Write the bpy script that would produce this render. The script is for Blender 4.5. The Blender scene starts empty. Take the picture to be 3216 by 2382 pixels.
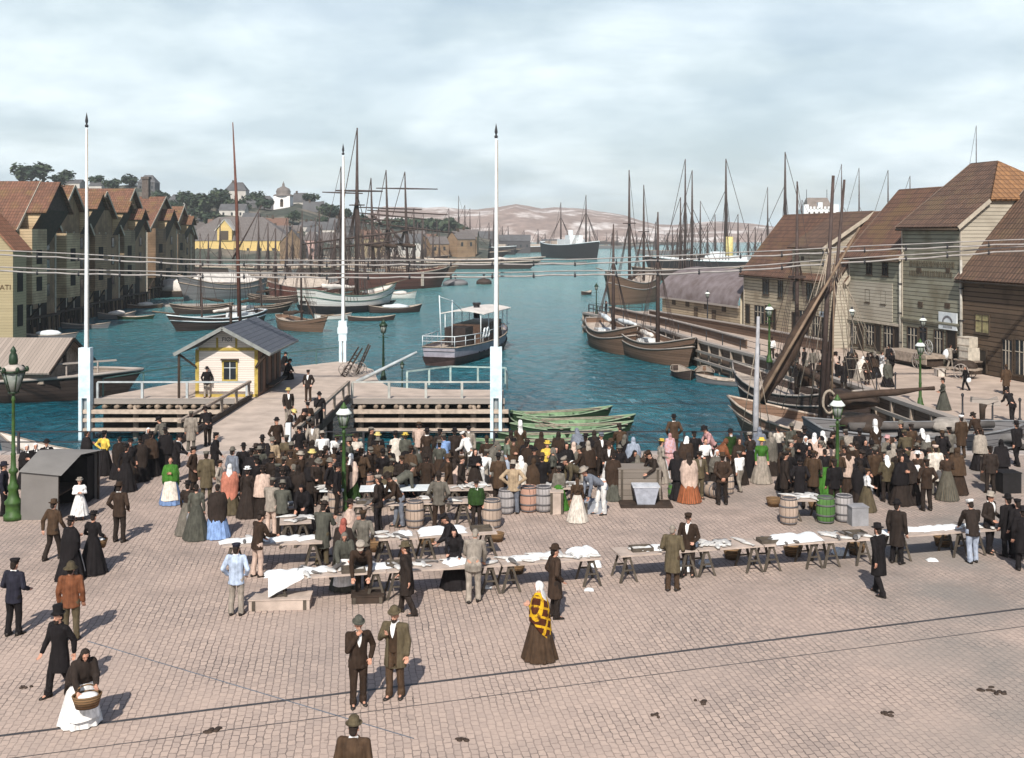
import bpy, bmesh, math, random
from mathutils import Vector, Matrix, noise
sc = bpy.context.scene
C = sc.collection
RAD = math.radians
rnd = random.Random(11)
# ---------------------------------------------------------------- camera
H, F, HZ, CX = 9.4, 3450.0, 735.0, 1608.0          # eye height (m), focal length, horizon row and centre column of the 3216 px wide plate
cam = bpy.data.objects.new('camera', bpy.data.cameras.new('camera'))
C.objects.link(cam)
cam.location = (0, 0, H)
cam.rotation_euler = (RAD(90), 0, 0)
cam.data.sensor_width = 36
cam.data.lens = 36 * F / 3216
cam.data.shift_y = -(1191 - HZ) / 3216
cam.data.clip_start, cam.data.clip_end = 0.5, 9000
sc.camera = cam
# ---------------------------------------------------------------- light
SUN_EL, SUN_DIR = RAD(42), Vector((0.13, 1.0, 0)).normalized()   # direction the light travels on the ground
wd = bpy.data.worlds.new('World'); sc.world = wd; wd.use_nodes = True
wt = wd.node_tree; wt.nodes.clear()
def wn(t, **k):
    n = wt.nodes.new(t)
    for a, v in k.items(): setattr(n, a, v)
    return n
sky = wn('ShaderNodeTexSky', sky_type='NISHITA', sun_disc=False, sun_elevation=SUN_EL)
sky.sun_rotation = math.atan2(-SUN_DIR.x, -SUN_DIR.y)
sky.air_density, sky.dust_density, sky.ozone_density = 1.0, 1.6, 1.5
co = wn('ShaderNodeTexCoord'); sep = wn('ShaderNodeSeparateXYZ')
wt.links.new(co.outputs['Generated'], sep.inputs[0])
def wm(op, a, b=None, clamp=False):
    n = wn('ShaderNodeMath', operation=op, use_clamp=clamp)
    for i, v in enumerate((a, b)):
        if v is None: continue
        if isinstance(v, (int, float)): n.inputs[i].default_value = v
        else: wt.links.new(v, n.inputs[i])
    return n.outputs[0]
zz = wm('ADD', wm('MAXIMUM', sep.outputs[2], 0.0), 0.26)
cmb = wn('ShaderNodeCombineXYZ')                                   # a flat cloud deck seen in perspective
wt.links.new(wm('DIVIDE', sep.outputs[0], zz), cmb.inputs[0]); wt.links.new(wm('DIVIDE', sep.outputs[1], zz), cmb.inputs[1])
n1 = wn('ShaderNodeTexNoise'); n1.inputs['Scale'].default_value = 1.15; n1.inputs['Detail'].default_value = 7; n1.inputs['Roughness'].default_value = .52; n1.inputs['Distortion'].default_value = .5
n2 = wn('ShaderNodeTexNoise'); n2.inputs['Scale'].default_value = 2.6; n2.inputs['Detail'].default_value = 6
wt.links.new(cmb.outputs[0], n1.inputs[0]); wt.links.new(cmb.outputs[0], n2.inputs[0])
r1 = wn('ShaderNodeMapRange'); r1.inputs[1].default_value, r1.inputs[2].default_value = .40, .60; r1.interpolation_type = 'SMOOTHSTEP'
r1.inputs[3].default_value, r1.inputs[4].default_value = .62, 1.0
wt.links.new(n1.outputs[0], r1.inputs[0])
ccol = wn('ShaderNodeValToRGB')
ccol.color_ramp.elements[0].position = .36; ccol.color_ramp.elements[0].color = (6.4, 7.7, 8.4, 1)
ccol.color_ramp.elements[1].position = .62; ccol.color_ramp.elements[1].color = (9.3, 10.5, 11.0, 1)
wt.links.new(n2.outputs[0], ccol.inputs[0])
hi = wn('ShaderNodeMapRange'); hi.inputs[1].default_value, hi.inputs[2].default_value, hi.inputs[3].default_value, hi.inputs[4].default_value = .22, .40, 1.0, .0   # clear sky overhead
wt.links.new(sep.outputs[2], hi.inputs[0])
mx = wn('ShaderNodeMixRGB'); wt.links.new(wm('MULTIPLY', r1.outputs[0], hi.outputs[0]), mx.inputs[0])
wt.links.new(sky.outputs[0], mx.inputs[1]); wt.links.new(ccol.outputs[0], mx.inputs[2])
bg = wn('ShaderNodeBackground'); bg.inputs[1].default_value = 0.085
wo = wn('ShaderNodeOutputWorld')
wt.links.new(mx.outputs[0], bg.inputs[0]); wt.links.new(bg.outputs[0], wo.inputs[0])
sun = bpy.data.objects.new('sun', bpy.data.lights.new('sun', 'SUN')); C.objects.link(sun)
sun.data.energy, sun.data.angle, sun.data.color = 4.7, RAD(.55), (1, .94, .85)
sun.rotation_euler = Vector((SUN_DIR.x * math.cos(SUN_EL), SUN_DIR.y * math.cos(SUN_EL), -math.sin(SUN_EL))).to_track_quat('-Z', 'Y').to_euler()
sc.view_settings.view_transform = 'Standard'; sc.view_settings.look = 'None'
sc.view_settings.exposure, sc.view_settings.gamma = 0.34, 1.0
sc.render.engine = 'CYCLES'
sc.cycles.use_denoising = True; sc.cycles.max_bounces = 6; sc.cycles.volume_bounces = 0; sc.cycles.caustics_reflective = False; sc.cycles.caustics_refractive = False
sc.cycles.use_adaptive_sampling = True; sc.cycles.adaptive_threshold = .02

# ---------------------------------------------------------------- helpers
def W(px, py, z=0.0):                                  # the ground (or water) point that the plate shows at px, py
    D = F * (H - z) / (py - HZ)
    return Vector(((px - CX) * D / F, D, z))
def PX(px, D): return (px - CX) * D / F
def PZ(py, D): return H + (HZ - py) * D / F
SEA = -2.2
YARD = [0.0]

class Mat:
    """a small procedural Principled material"""
    def __init__(s, name, rough=.85, spec=.3):
        s.m = bpy.data.materials.new(name); s.m.use_nodes = True; s.t = s.m.node_tree
        s.p = s.t.nodes['Principled BSDF']; s.p.inputs['Roughness'].default_value = rough; s.p.inputs['Specular IOR Level'].default_value = spec
        s._c = None
    def n(s, t, **k):
        n = s.t.nodes.new(t)
        for a, v in k.items(): setattr(n, a, v)
        return n
    def put(s, v, sock):
        if hasattr(v, 'is_linked') or hasattr(v, 'links'): s.t.links.new(v, sock)
        else: sock.default_value = v if not isinstance(v, tuple) or len(v) != 3 or sock.type != 'RGBA' else (*v, 1)
    def co(s, kind='Object'):
        if s._c is None: s._c = s.n('ShaderNodeTexCoord')
        return s._c.outputs[kind]
    def xyz(s, v=None):
        q = s.n('ShaderNodeSeparateXYZ'); s.t.links.new(v or s.co(), q.inputs[0]); return q.outputs
    def math(s, op, a, b=0.0, clamp=False):
        q = s.n('ShaderNodeMath', operation=op, use_clamp=clamp); s.put(a, q.inputs[0]); s.put(b, q.inputs[1]); return q.outputs[0]
    def rng(s, v, a, b, c=0.0, d=1.0):
        q = s.n('ShaderNodeMapRange'); s.put(v, q.inputs[0])
        for i, x in enumerate((a, b, c, d)): q.inputs[i + 1].default_value = x
        return q.outputs[0]
    def noise(s, scale, detail=4, vec=None, rough=.55):
        q = s.n('ShaderNodeTexNoise'); q.inputs['Scale'].default_value = scale; q.inputs['Detail'].default_value = detail; q.inputs['Roughness'].default_value = rough
        s.t.links.new(vec or s.co(), q.inputs[0]); return q.outputs[0]
    def mix(s, f, a, b, mode='MIX'):
        q = s.n('ShaderNodeMixRGB', blend_type=mode); s.put(f, q.inputs[0]); s.put(a, q.inputs[1]); s.put(b, q.inputs[2]); return q.outputs[0]
    def white(s, v):
        q = s.n('ShaderNodeTexWhiteNoise', noise_dimensions='1D'); s.put(v, q.inputs['W']); return q.outputs[0]
    def scalev(s, vec, sc3):
        q = s.n('ShaderNodeMapping'); s.t.links.new(vec, q.inputs[0]); q.inputs['Scale'].default_value = sc3; return q.outputs[0]
    def bump(s, h, strength=.4, dist=.02):
        q = s.n('ShaderNodeBump'); q.inputs['Strength'].default_value = strength; q.inputs['Distance'].default_value = dist
        s.put(h, q.inputs['Height']); s.t.links.new(q.outputs[0], s.p.inputs['Normal'])
    def col(s, v): s.put(v, s.p.inputs['Base Color']); return s.m

def plain(name, c, rough=.85, var=.35, scale=3.0, bump=0.0, spec=.3, c2=None, metal=0):
    m = Mat(name, rough, spec)
    f = m.rng(m.noise(scale, 5), .3, .7)
    lo = c2 or tuple(x * (1 - var) for x in c); hi = c if c2 else tuple(min(1, x * (1 + var * .5)) for x in c)
    if bump: m.bump(m.noise(scale * 8, 3), bump, .02)
    m.p.inputs['Metallic'].default_value = metal
    return m.col(m.mix(f, (*lo, 1), (*hi, 1)))
def boards(name, c, axis=2, pitch=.22, gap=.10, var=.3, wear=None, rough=.8, dark=.25, bump=.6):
    """boarding: lines across one local axis, each board a little different, worn patches"""
    m = Mat(name, rough, .25)
    v = m.math('DIVIDE', m.xyz()[axis], pitch)
    fr = m.math('FRACT', v); bid = m.math('FLOOR', v)
    st = [1, 1, 1]; st[axis] = 9
    grain = m.noise(1.3, 6, m.scalev(m.co(), tuple(st)), .6)
    base = m.mix(m.math('ADD', m.math('MULTIPLY', m.white(bid), .5), m.math('MULTIPLY', grain, .5)), tuple(x * (1 - var) for x in c), tuple(min(1, x * (1 + var)) for x in c))
    if wear: base = m.mix(m.rng(m.noise(.35, 5), .48, .62), base, wear)
    line = m.math('LESS_THAN', fr, gap)
    base = m.mix(line, base, tuple(x * dark for x in c))
    m.bump(m.math('MULTIPLY', fr, m.math('SUBTRACT', 1.0, line)), bump, .03)
    return m.col(base)
def tiles(name, c, c2, ax=0, px=.24, pz=.30, moss=None):
    """pantiles: rolls across the roof, courses down it"""
    m = Mat(name, .8, .3); q = m.xyz()
    a = m.math('DIVIDE', q[ax], px); b = m.math('DIVIDE', q[2], pz)
    roll = m.math('ABSOLUTE', m.math('SINE', m.math('MULTIPLY', a, math.pi)))
    cf = m.math('FRACT', b)
    tid = m.math('ADD', m.math('FLOOR', a), m.math('MULTIPLY', m.math('FLOOR', b), 57.3))
    base = m.mix(m.math('ADD', m.math('MULTIPLY', m.white(tid), .55), m.math('MULTIPLY', m.noise(.5, 5), .55)), c2, c)
    if moss: base = m.mix(m.rng(m.noise(.45, 6), .52, .68), base, moss)
    seam = m.math('MAXIMUM', m.math('LESS_THAN', roll, .22), m.math('LESS_THAN', cf, .14))
    base = m.mix(m.math('MULTIPLY', seam, .62), base, tuple(x * .25 for x in c2))
    m.bump(m.math('ADD', roll, m.math('MULTIPLY', cf, .8)), .8, .06)
    return m.col(base)

# ---- mesh building
class MB:
    def __init__(s): s.v, s.f, s.mi, s.sm, s.cur, s.smooth = [], [], [], [], 0, False
    def add(s, vs, fs):
        o = len(s.v); s.v += [tuple(x) for x in vs]
        for f in fs: s.f.append([i + o for i in f]); s.mi.append(s.cur); s.sm.append(s.smooth)
        return s
    def box(s, a, b):
        (x0, y0, z0), (x1, y1, z1) = a, b
        return s.add([(x0,y0,z0),(x1,y0,z0),(x1,y1,z0),(x0,y1,z0),(x0,y0,z1),(x1,y0,z1),(x1,y1,z1),(x0,y1,z1)],
                     [(0,3,2,1),(4,5,6,7),(0,1,5,4),(1,2,6,5),(2,3,7,6),(3,0,4,7)])
    def bar(s, a, b, w, h=None, up=(0, 0, 1)):
        """a square bar from a to b, w across and h along 'up'"""
        a, b = Vector(a), Vector(b); h = h or w; d = (b - a).normalized(); up = Vector(up)
        if abs(d.dot(up)) > .98: up = Vector((0, 1, 0))
        x = d.cross(up).normalized(); u = x.cross(d).normalized()
        p = [q + x * i * w / 2 + u * j * h / 2 for q in (a, b) for i, j in ((-1,-1),(1,-1),(1,1),(-1,1))]
        return s.add(p, [(3,2,1,0),(4,5,6,7),(0,1,5,4),(1,2,6,5),(2,3,7,6),(3,0,4,7)])
    def tube(s, pts, r, n=8, caps=True):
        """round rod through points; r one radius or one per point"""
        pts = [Vector(p) for p in pts]; rs = r if isinstance(r, (list, tuple)) else [r] * len(pts)
        ring = []; o = []
        for i, p in enumerate(pts):
            d = (pts[min(i + 1, len(pts) - 1)] - pts[max(i - 1, 0)]).normalized()
            u = Vector((0, 0, 1)) if abs(d.z) < .95 else Vector((0, 1, 0))
            x = d.cross(u).normalized(); y = x.cross(d).normalized()
            ring.append([p + (x * math.cos(t) + y * math.sin(t)) * rs[i] for t in (2 * math.pi * k / n for k in range(n))])
        vs = [v for q in ring for v in q]
        fs = [(i*n+k, i*n+(k+1)%n, (i+1)*n+(k+1)%n, (i+1)*n+k) for i in range(len(pts)-1) for k in range(n)]
        if caps: fs += [tuple(range(n-1, -1, -1)), tuple(range((len(pts)-1)*n, len(pts)*n))]
        t = s.smooth; s.smooth = True; s.add(vs, fs); s.smooth = t
        return s
    def lathe(s, prof, n=14, at=(0, 0, 0), sx=1, sy=1):
        vs = [(at[0]+r*math.cos(2*math.pi*k/n)*sx, at[1]+r*math.sin(2*math.pi*k/n)*sy, at[2]+z) for r, z in prof for k in range(n)]
        m = len(prof)
        fs = [(i*n+k, i*n+(k+1)%n, (i+1)*n+(k+1)%n, (i+1)*n+k) for i in range(m-1) for k in range(n)]
        if prof[0][0] > 1e-4: fs.append(tuple(range(n-1, -1, -1)))
        if prof[-1][0] > 1e-4: fs.append(tuple(range((m-1)*n, m*n)))
        t = s.smooth; s.smooth = True; s.add(vs, fs); s.smooth = t
        return s
    def loft(s, rings, caps=True, closed=True):
        n = len(rings[0]); vs = [p for r in rings for p in r]; e = n if closed else n - 1
        fs = [(i*n+k, i*n+(k+1)%n, (i+1)*n+(k+1)%n, (i+1)*n+k) for i in range(len(rings)-1) for k in range(e)]
        if caps: fs += [tuple(range(n-1, -1, -1)), tuple(range((len(rings)-1)*n, len(rings)*n))]
        return s.add(vs, fs)
    def ell(s, c, r, n=12, m=8, M=None):
        c = Vector(c); vs = [c + (M @ Vector((0,0,-r[2])) if M else Vector((0,0,-r[2])))]
        for i in range(1, m):
            a = -math.pi/2 + math.pi*i/m
            for k in range(n):
                t = 2*math.pi*k/n; p = Vector((r[0]*math.cos(a)*math.cos(t), r[1]*math.cos(a)*math.sin(t), r[2]*math.sin(a)))
                vs.append(c + (M @ p if M else p))
        vs.append(c + (M @ Vector((0,0,r[2])) if M else Vector((0,0,r[2]))))
        L = len(vs) - 1
        fs = [(0, 1+(k+1)%n, 1+k) for k in range(n)] + [(1+i*n+k, 1+i*n+(k+1)%n, 1+(i+1)*n+(k+1)%n, 1+(i+1)*n+k) for i in range(m-2) for k in range(n)]
        fs += [(L, 1+(m-2)*n+k, 1+(m-2)*n+(k+1)%n) for k in range(n)]
        t = s.smooth; s.smooth = True; s.add(vs, fs); s.smooth = t
        return s
    def cap(s, a, b, r1, r2, n=10):
        """closed tapered capsule"""
        a, b = Vector(a), Vector(b); d = (b - a); L = d.length or 1e-5; d = d / L
        pts, rs = [], []
        for k in range(4): t = math.pi/2*(1-k/4); pts.append(a - d*r1*math.sin(t)); rs.append(max(.001, r1*math.cos(t)))
        pts.append(a); rs.append(r1); pts.append(b); rs.append(r2)
        for k in range(1, 5): t = math.pi/2*k/4; pts.append(b + d*r2*math.sin(t)); rs.append(max(.001, r2*math.cos(t)))
        return s.tube(pts, rs, n)
    def prism(s, poly, z0, z1):
        n = len(poly); vs = [(x, y, z0) for x, y in poly] + [(x, y, z1) for x, y in poly]
        return s.add(vs, [tuple(range(n-1,-1,-1)), tuple(range(n, 2*n))] + [(i, (i+1)%n, n+(i+1)%n, n+i) for i in range(n)])
    def slab(s, quad, t):
        """a thin plate: polygon 'quad' (counter-clockwise from outside), thickness t inwards"""
        q = [Vector(p) for p in quad]; nr = (q[1]-q[0]).cross(q[2]-q[0]).normalized(); n = len(q)
        return s.add(q + [p - nr*t for p in q], [tuple(range(n)), tuple(range(2*n-1, n-1, -1))] + [((i+1)%n, i, n+i, n+(i+1)%n) for i in range(n)])
    def mesh(s, name, mats=()):
        me = bpy.data.meshes.new(name); me.from_pydata(s.v, [], s.f); me.update()
        for m in mats: me.materials.append(m)
        me.polygons.foreach_set('material_index', s.mi); me.polygons.foreach_set('use_smooth', s.sm)
        return me
    def build(s, name, mats, parent=None):
        if not isinstance(mats, (list, tuple)): mats = [mats]
        return link(name, s.mesh(name, mats), parent)
def link(name, me, parent=None, color=None):
    o = bpy.data.objects.new(name, me); C.objects.link(o)
    if parent is not None: o.parent = parent
    if color: o.color = (*color, 1)
    return o
def tag(o, label=None, cat=None, group=None, kind=None):
    for k, v in (('label', label), ('category', cat), ('group', group), ('kind', kind)):
        if v: o[k] = v
    return o
def thing(name, label, cat, loc=(0, 0, 0), rz=0.0, group=None, scale=1.0):
    o = bpy.data.objects.new(name, None); C.objects.link(o); o.location = loc; o.rotation_euler = (0, 0, rz); o.scale = (scale,) * 3
    o.empty_display_size = .2
    return tag(o, label, cat, group)
def kids(o): return [c for c in o.children]
def copy_tree(o, parent=None):
    c = o.copy(); C.objects.link(c); c.parent = parent
    if parent is not None: c.matrix_parent_inverse = o.matrix_parent_inverse
    for ch in kids(o): copy_tree(ch, c)
    return c
def dup(o, loc, rz, label, group=None, scale=1.0):
    c = copy_tree(o); c.location = loc; c.rotation_euler = (0, 0, rz); c.scale = (scale,) * 3; c['label'] = label
    if group: c['group'] = group
    return c
# ---------------------------------------------------------------- colours and common materials
G = {}
def cobbles():
    m = Mat('setts', .9, .2)
    rot = m.n('ShaderNodeMapping'); m.t.links.new(m.co(), rot.inputs[0]); rot.inputs['Rotation'].default_value = (0, 0, RAD(-98.4))
    wob = m.n('ShaderNodeMixRGB'); wob.inputs[0].default_value = .012
    nz = m.n('ShaderNodeTexNoise'); nz.inputs['Scale'].default_value = 2.3; nz.inputs['Detail'].default_value = 3; m.t.links.new(m.co(), nz.inputs[0])
    va = m.n('ShaderNodeVectorMath', operation='MULTIPLY_ADD'); m.t.links.new(nz.outputs['Color'], va.inputs[0]); va.inputs[1].default_value = (.055, .055, 0); m.t.links.new(rot.outputs[0], va.inputs[2])
    nf = m.n('ShaderNodeTexNoise'); nf.inputs['Scale'].default_value = 7; nf.inputs['Detail'].default_value = 3; m.t.links.new(m.co(), nf.inputs[0])
    vb = m.n('ShaderNodeVectorMath', operation='MULTIPLY_ADD'); m.t.links.new(nf.outputs['Color'], vb.inputs[0]); vb.inputs[1].default_value = (.09, .075, 0); m.t.links.new(va.outputs[0], vb.inputs[2])
    br = m.n('ShaderNodeTexBrick'); m.t.links.new(vb.outputs[0], br.inputs[0])
    br.inputs['Scale'].default_value = 1; br.inputs['Mortar Size'].default_value = .013; br.inputs['Mortar Smooth'].default_value = .35
    br.inputs['Brick Width'].default_value = .215; br.inputs['Row Height'].default_value = .15; br.inputs['Bias'].default_value = 0
    br.inputs['Color1'].default_value = (.50, .39, .325, 1); br.inputs['Color2'].default_value = (.31, .25, .22, 1); br.inputs['Mortar'].default_value = (.05, .045, .045, 1)
    big = m.rng(m.noise(.13, 5), .33, .66)                       # trodden smooth in places, open-jointed in others
    y = m.xyz()[1]
    band = m.math('MULTIPLY', m.rng(y, 21, 26, 0, 1), m.rng(y, 33, 44, 1, .35))
    joint = m.math('MULTIPLY', br.outputs['Fac'], m.math('ADD', m.math('MULTIPLY', m.rng(m.noise(.55, 6, None, .65), .44, .66), .75), m.math('MULTIPLY', m.math('MULTIPLY', band, m.rng(m.noise(1.3, 6, None, .7), .4, .62)), .55)))
    sand = m.mix(big, (.43, .335, .285, 1), (.52, .40, .335, 1))
    stone = m.mix(m.rng(m.noise(.3, 4), .35, .65, .3, .8), br.outputs['Color'], sand)
    stone = m.mix(m.math('MULTIPLY', m.rng(m.noise(9, 4), .35, .75), .3), stone, (.25, .2, .18, 1))
    stone = m.mix(m.math('MULTIPLY', joint, m.rng(m.noise(2.1, 5, None, .7), .35, .6, .15, 1.0)), stone, (.05, .045, .045, 1))
    stone = m.mix(m.math('MULTIPLY', m.rng(m.noise(1.15, 6, None, .7), .63, .74), .6), stone, (.10, .085, .08, 1))   # droppings, scraps and wet spots
    stone = m.mix(m.math('MULTIPLY', m.rng(m.noise(3.3, 4, None, .6), .68, .76), .55), stone, (.07, .06, .055, 1))
    x = m.xyz()[0]                                                    # a worn grey strip along the carriageway
    wet = m.math('MULTIPLY', m.rng(x, 5, 11, 0, 1), m.rng(m.noise(.22, 5), .4, .6))
    stone = m.mix(m.math('MULTIPLY', wet, .75), stone, (.20, .19, .175, 1))
    dirt = m.math('MULTIPLY', m.math('MULTIPLY', m.rng(y, 25, 30), m.rng(y, 47, 42)), m.rng(m.noise(.6, 6, None, .7), .45, .68))    # trodden fish waste and wet round the stalls
    stone = m.mix(m.math('MULTIPLY', dirt, .6), stone, (.16, .135, .12, 1))
    stone = m.mix(m.math('MULTIPLY', m.rng(m.noise(.28, 3, m.scalev(m.co(), (1, .35, 1))), .5, .62), .22), stone, (.28, .235, .21, 1))
    m.bump(m.math('SUBTRACT', m.math('MULTIPLY', m.noise(5, 3), .5), m.math('MULTIPLY', br.outputs['Fac'], .8)), .45, .02)
    return m.col(stone)
def water():
    m = Mat('water', .12, .2)
    q = m.scalev(m.co(), (1, .55, 1))
    w = m.n('ShaderNodeTexNoise'); w.inputs['Scale'].default_value = .9; w.inputs['Detail'].default_value = 5; w.inputs['Roughness'].default_value = .62; w.inputs['Distortion'].default_value = .6
    m.t.links.new(q, w.inputs[0])
    w2 = m.noise(.13, 3, q)
    m.bump(m.math('ADD', w.outputs[0], m.math('MULTIPLY', w2, 1.6)), 1.0, .9)
    y = m.xyz()[1]
    base = m.mix(m.rng(y, 75, 260), (.004, .085, .122, 1), (.13, .34, .33, 1))   # lighter and greener farther out
    base = m.mix(m.math('MULTIPLY', m.rng(m.noise(1.7, 5, q, .7), .46, .62), .45), base, (.004, .05, .07, 1))   # random dark flecks, shade of the wavelets put into the colour
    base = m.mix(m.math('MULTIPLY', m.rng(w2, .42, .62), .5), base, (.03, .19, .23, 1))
    glint = m.math('MULTIPLY', m.rng(m.noise(2.2, 6, q, .75), .56, .68), m.rng(y, 70, 150, .16, .78))      # broken light on the chop, painted as pale flecks
    base = m.mix(glint, base, (.30, .48, .50, 1))
    return m.col(base)
G['setts'] = cobbles(); G['water'] = water()
G['street'] = plain('sandy street', (.44, .35, .29), .95, .3, .6, .3)
G['iron'] = plain('dark iron', (.03, .03, .035), .6, .3, 8)
G['green'] = plain('green lamp paint', (.045, .105, .02), .55, .55, 5, .15, .35, (.02, .045, .012))
G['dgreen'] = plain('dark green paint', (.012, .035, .015), .5, .4, 7, 0, .4)
G['grey_wood'] = boards('weathered grey timber', (.30, .265, .24), 2, .3, .04, .3)
G['wood'] = plain('weathered wood', (.32, .26, .21), .85, .4, 4, .3)
G['dark_wood'] = plain('tarred wood', (.045, .03, .022), .75, .5, 3, .3)
G['pale_wood'] = plain('pale sawn wood', (.46, .37, .30), .85, .3, 4, .2)
G['white'] = plain('white paint', (.70, .73, .74), .65, .2, 2.5, .1, .3, (.52, .57, .60))
G['blue_white'] = plain('bluish white paint', (.72, .79, .81), .65, .3, 2.2, .15, .3, (.40, .54, .62))
G['black'] = plain('black', (.012, .011, .012), .8, .4, 6)
G['rope'] = plain('hemp rope', (.30, .25, .2), .9, .3, 9)
G['glass'] = plain('dark glass', (.02, .025, .03), .12, .3, 2, 0, .6)
G['tin'] = plain('zinc', (.36, .40, .44), .45, .25, 6, 0, .5)
G['lampglass'] = plain('lamp panes', (.20, .22, .20), .15, .3, 5, 0, .5)

# ---------------------------------------------------------------- ground, water, quay
QE = [W(1835, 985), W(2075, 1037), W(2200, 1075), W(2480, 1150), W(2700, 1220), W(3050, 1340)]      # kerb line of the side quay, far to near
QX = QE[-1].x + .4
outline = [(-70, -15), (75, -15), (75, 160), (QE[0].x + 9, 131.5)] + [(p.x, p.y) for p in QE] + [(QX, 46.9), (-70, 46.9)]
mb = MB(); n = len(outline)
mb.add([(x, y, 0) for x, y in outline], [tuple(range(n))])
tag(mb.build('ground', G['setts']), kind='structure')
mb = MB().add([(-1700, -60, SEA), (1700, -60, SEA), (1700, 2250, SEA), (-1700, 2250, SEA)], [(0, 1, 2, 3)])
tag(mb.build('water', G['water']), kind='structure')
# sandy carriageway on the side quay
P0, U, NIN = Vector((32.4, 69.4, 0)), Vector((-.221, .975, 0)), Vector((.975, .221, 0))      # house front line of the side quay
def fa(s, q=0.0, z=0.0): p = P0 + U * s + NIN * q; return Vector((p.x, p.y, z))
strip = [(p.x + .6, p.y) for p in QE] + [(QX + .6, 47.2), (35.6, 49.5)] + [tuple(fa(s, -.05)[:2]) for s in (-16, 42, 60)]
mb = MB(); mb.add([(x, y, .004) for x, y in strip], [tuple(range(len(strip)))])
tag(mb.build('road', G['street']), kind='structure')
# tram rails: two grooved rails a metre apart
ra, rb = W(-120, 2327), W(3330, 1898); rd = (rb - ra).normalized(); rn = Vector((-rd.y, rd.x, 0))
mr = plain('rail steel', (.055, .05, .05), .5, .4, 5, 0, .5)
for k, (off, w) in enumerate(((0, .085), (-1.02, .022))):
    a, b = ra - rd * 3 + rn * off, rb + rd * 4 + rn * off
    mb = MB(); mb.bar(a + Vector((0, 0, -.02)), b + Vector((0, 0, -.02)), w, .052)
    tag(mb.build('road_rail', mr), kind='structure')
a, b = W(275, 2014, .006), W(1300, 2320, .006)
mb = MB(); mb.bar(a, b, .018, .012); tag(mb.build('ground_seam', plain('lead joint', (.13, .15, .18), .7)), kind='structure')
# quay walls: heavy timber facing under the kerb
qpts = [Vector((QE[0].x + 9, 131.5, 0))] + QE + [Vector((QX, 46.9, 0))]
wq = boards('quay timber', (.17, .115, .085), 2, .42, .07, .35)
t = thing('quay_wall', 'brown timber quay wall with pale cap beam along the harbour street', 'quay wall')
mb = MB(); cp = MB(); ps = MB()
for a, b in zip(qpts, qpts[1:]):
    d = (b - a).normalized(); o = Vector((d.y, -d.x, 0)) * -1
    q = [a + Vector((0,0,-.02)), b + Vector((0,0,-.02)), b + Vector((0,0,-4)), a + Vector((0,0,-4))]
    mb.add(q, [(3, 2, 1, 0)])
    cp.bar(a + Vector((0,0,.06)), b + Vector((0,0,.06)), .5, .22)
    L = (b - a).length; k = 0
    out = Vector((d.y, -d.x, 0)); out = out if out.x < 0 else -out
    while k < L: p = a + d * k + out * .12; ps.bar(p + Vector((0,0,-3.5)), p + Vector((0,0,-.06)), .22, .22, (1, 0, 0)); k += 2.4
    for z in (-.75, -1.5): cp.bar(a + out * .3 + Vector((0,0,z)), b + out * .3 + Vector((0,0,z)), .16, .2)
mb.build('wall_face', wq, t); cp.build('cap_beam', G['grey_wood'], t); ps.build('fender_pile', G['wood'], t)['kind'] = 'stuff'
t = thing('quay_wall', 'rough stone quay wall along the edge of the market square', 'quay wall')
mb = MB(); mb.box((-70, 46.92, -4), (QX, 47.25, -.03)); mb.build('wall_face', plain('quay granite', (.22, .2, .19), .9, .4, 1.2, .5), t)
mb = MB(); rr = random.Random(3); x = -70
while x < QX - 1:
    w = rr.uniform(.9, 1.6); mb.box((x, 46.62, -.1), (min(x + w - .03, QX), 47.36, .05 + rr.uniform(-.01, .012))); x += w
mb.build('kerb_stones', plain('kerb granite', (.36, .32, .30), .9, .35, 1.5, .3), t)

# ---------------------------------------------------------------- hills
def hill(name, prof, D1, D2, mat, zbase=SEA - .5, rough=.06, rows=14, fine=6, back=1.35, curve=1.0, nsc=.02):
    """a ridge: prof = skyline (px, py) on the plate seen at distance D2, sloping down to a shore at D1"""
    cols = []
    for (a, ya), (b, yb) in zip(prof, prof[1:]):
        for k in range(fine): t = k / fine; cols.append((a + (b - a) * t, ya + (yb - ya) * t))
    cols.append(prof[-1]); vs = []; R_ = rows + 3
    for px, py in cols:
        zt = PZ(py, D2)
        for r in range(R_):
            t = r / rows; D = D1 + (D2 - D1) * t
            z = zbase + (zt - zbase) * (math.sin(min(t, 1) * math.pi / 2) ** curve)
            if t > 1: z = zt - (zt - zbase) * (t - 1) * 3.2
            x = PX(px, D2) * (.35 + .65 * D / D2) if D < D2 else PX(px, D2)
            z += (zt - zbase) * rough * noise.noise(Vector((x * nsc, D * nsc, 3))) * (1.0 if 0 < t else 0) * 2
            vs.append((x, D, z))
    fs = [(i*R_+r, (i+1)*R_+r, (i+1)*R_+r+1, i*R_+r+1) for i in range(len(cols)-1) for r in range(R_-1)]
    mb = MB(); mb.smooth = True; mb.add(vs, fs)
    return tag(mb.build(name, mat), kind='structure')
def rock(name, c, c2, sc=.01):
    m = Mat(name, .95, .1)
    f = m.rng(m.noise(sc, 8, None, .65), .5, .62); g = m.rng(m.noise(sc * 4, 6, None, .65), .38, .66)
    return m.col(m.mix(f, m.mix(g, tuple(x*.62 for x in c), c), c2))
FAR = [(1090, 706), (1130, 690), (1170, 668), (1210, 648), (1270, 651), (1340, 655), (1400, 650), (1450, 658), (1500, 662), (1560, 655), (1620, 641), (1660, 646), (1700, 655), (1740, 652), (1800, 656), (1850, 661), (1900, 667), (1960, 680), (2010, 697), (2060, 708), (2110, 708), (2180, 700), (2230, 696), (2290, 700), (2350, 703), (2420, 712), (2520, 718), (2700, 716), (2900, 722), (3300, 730)]
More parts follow.
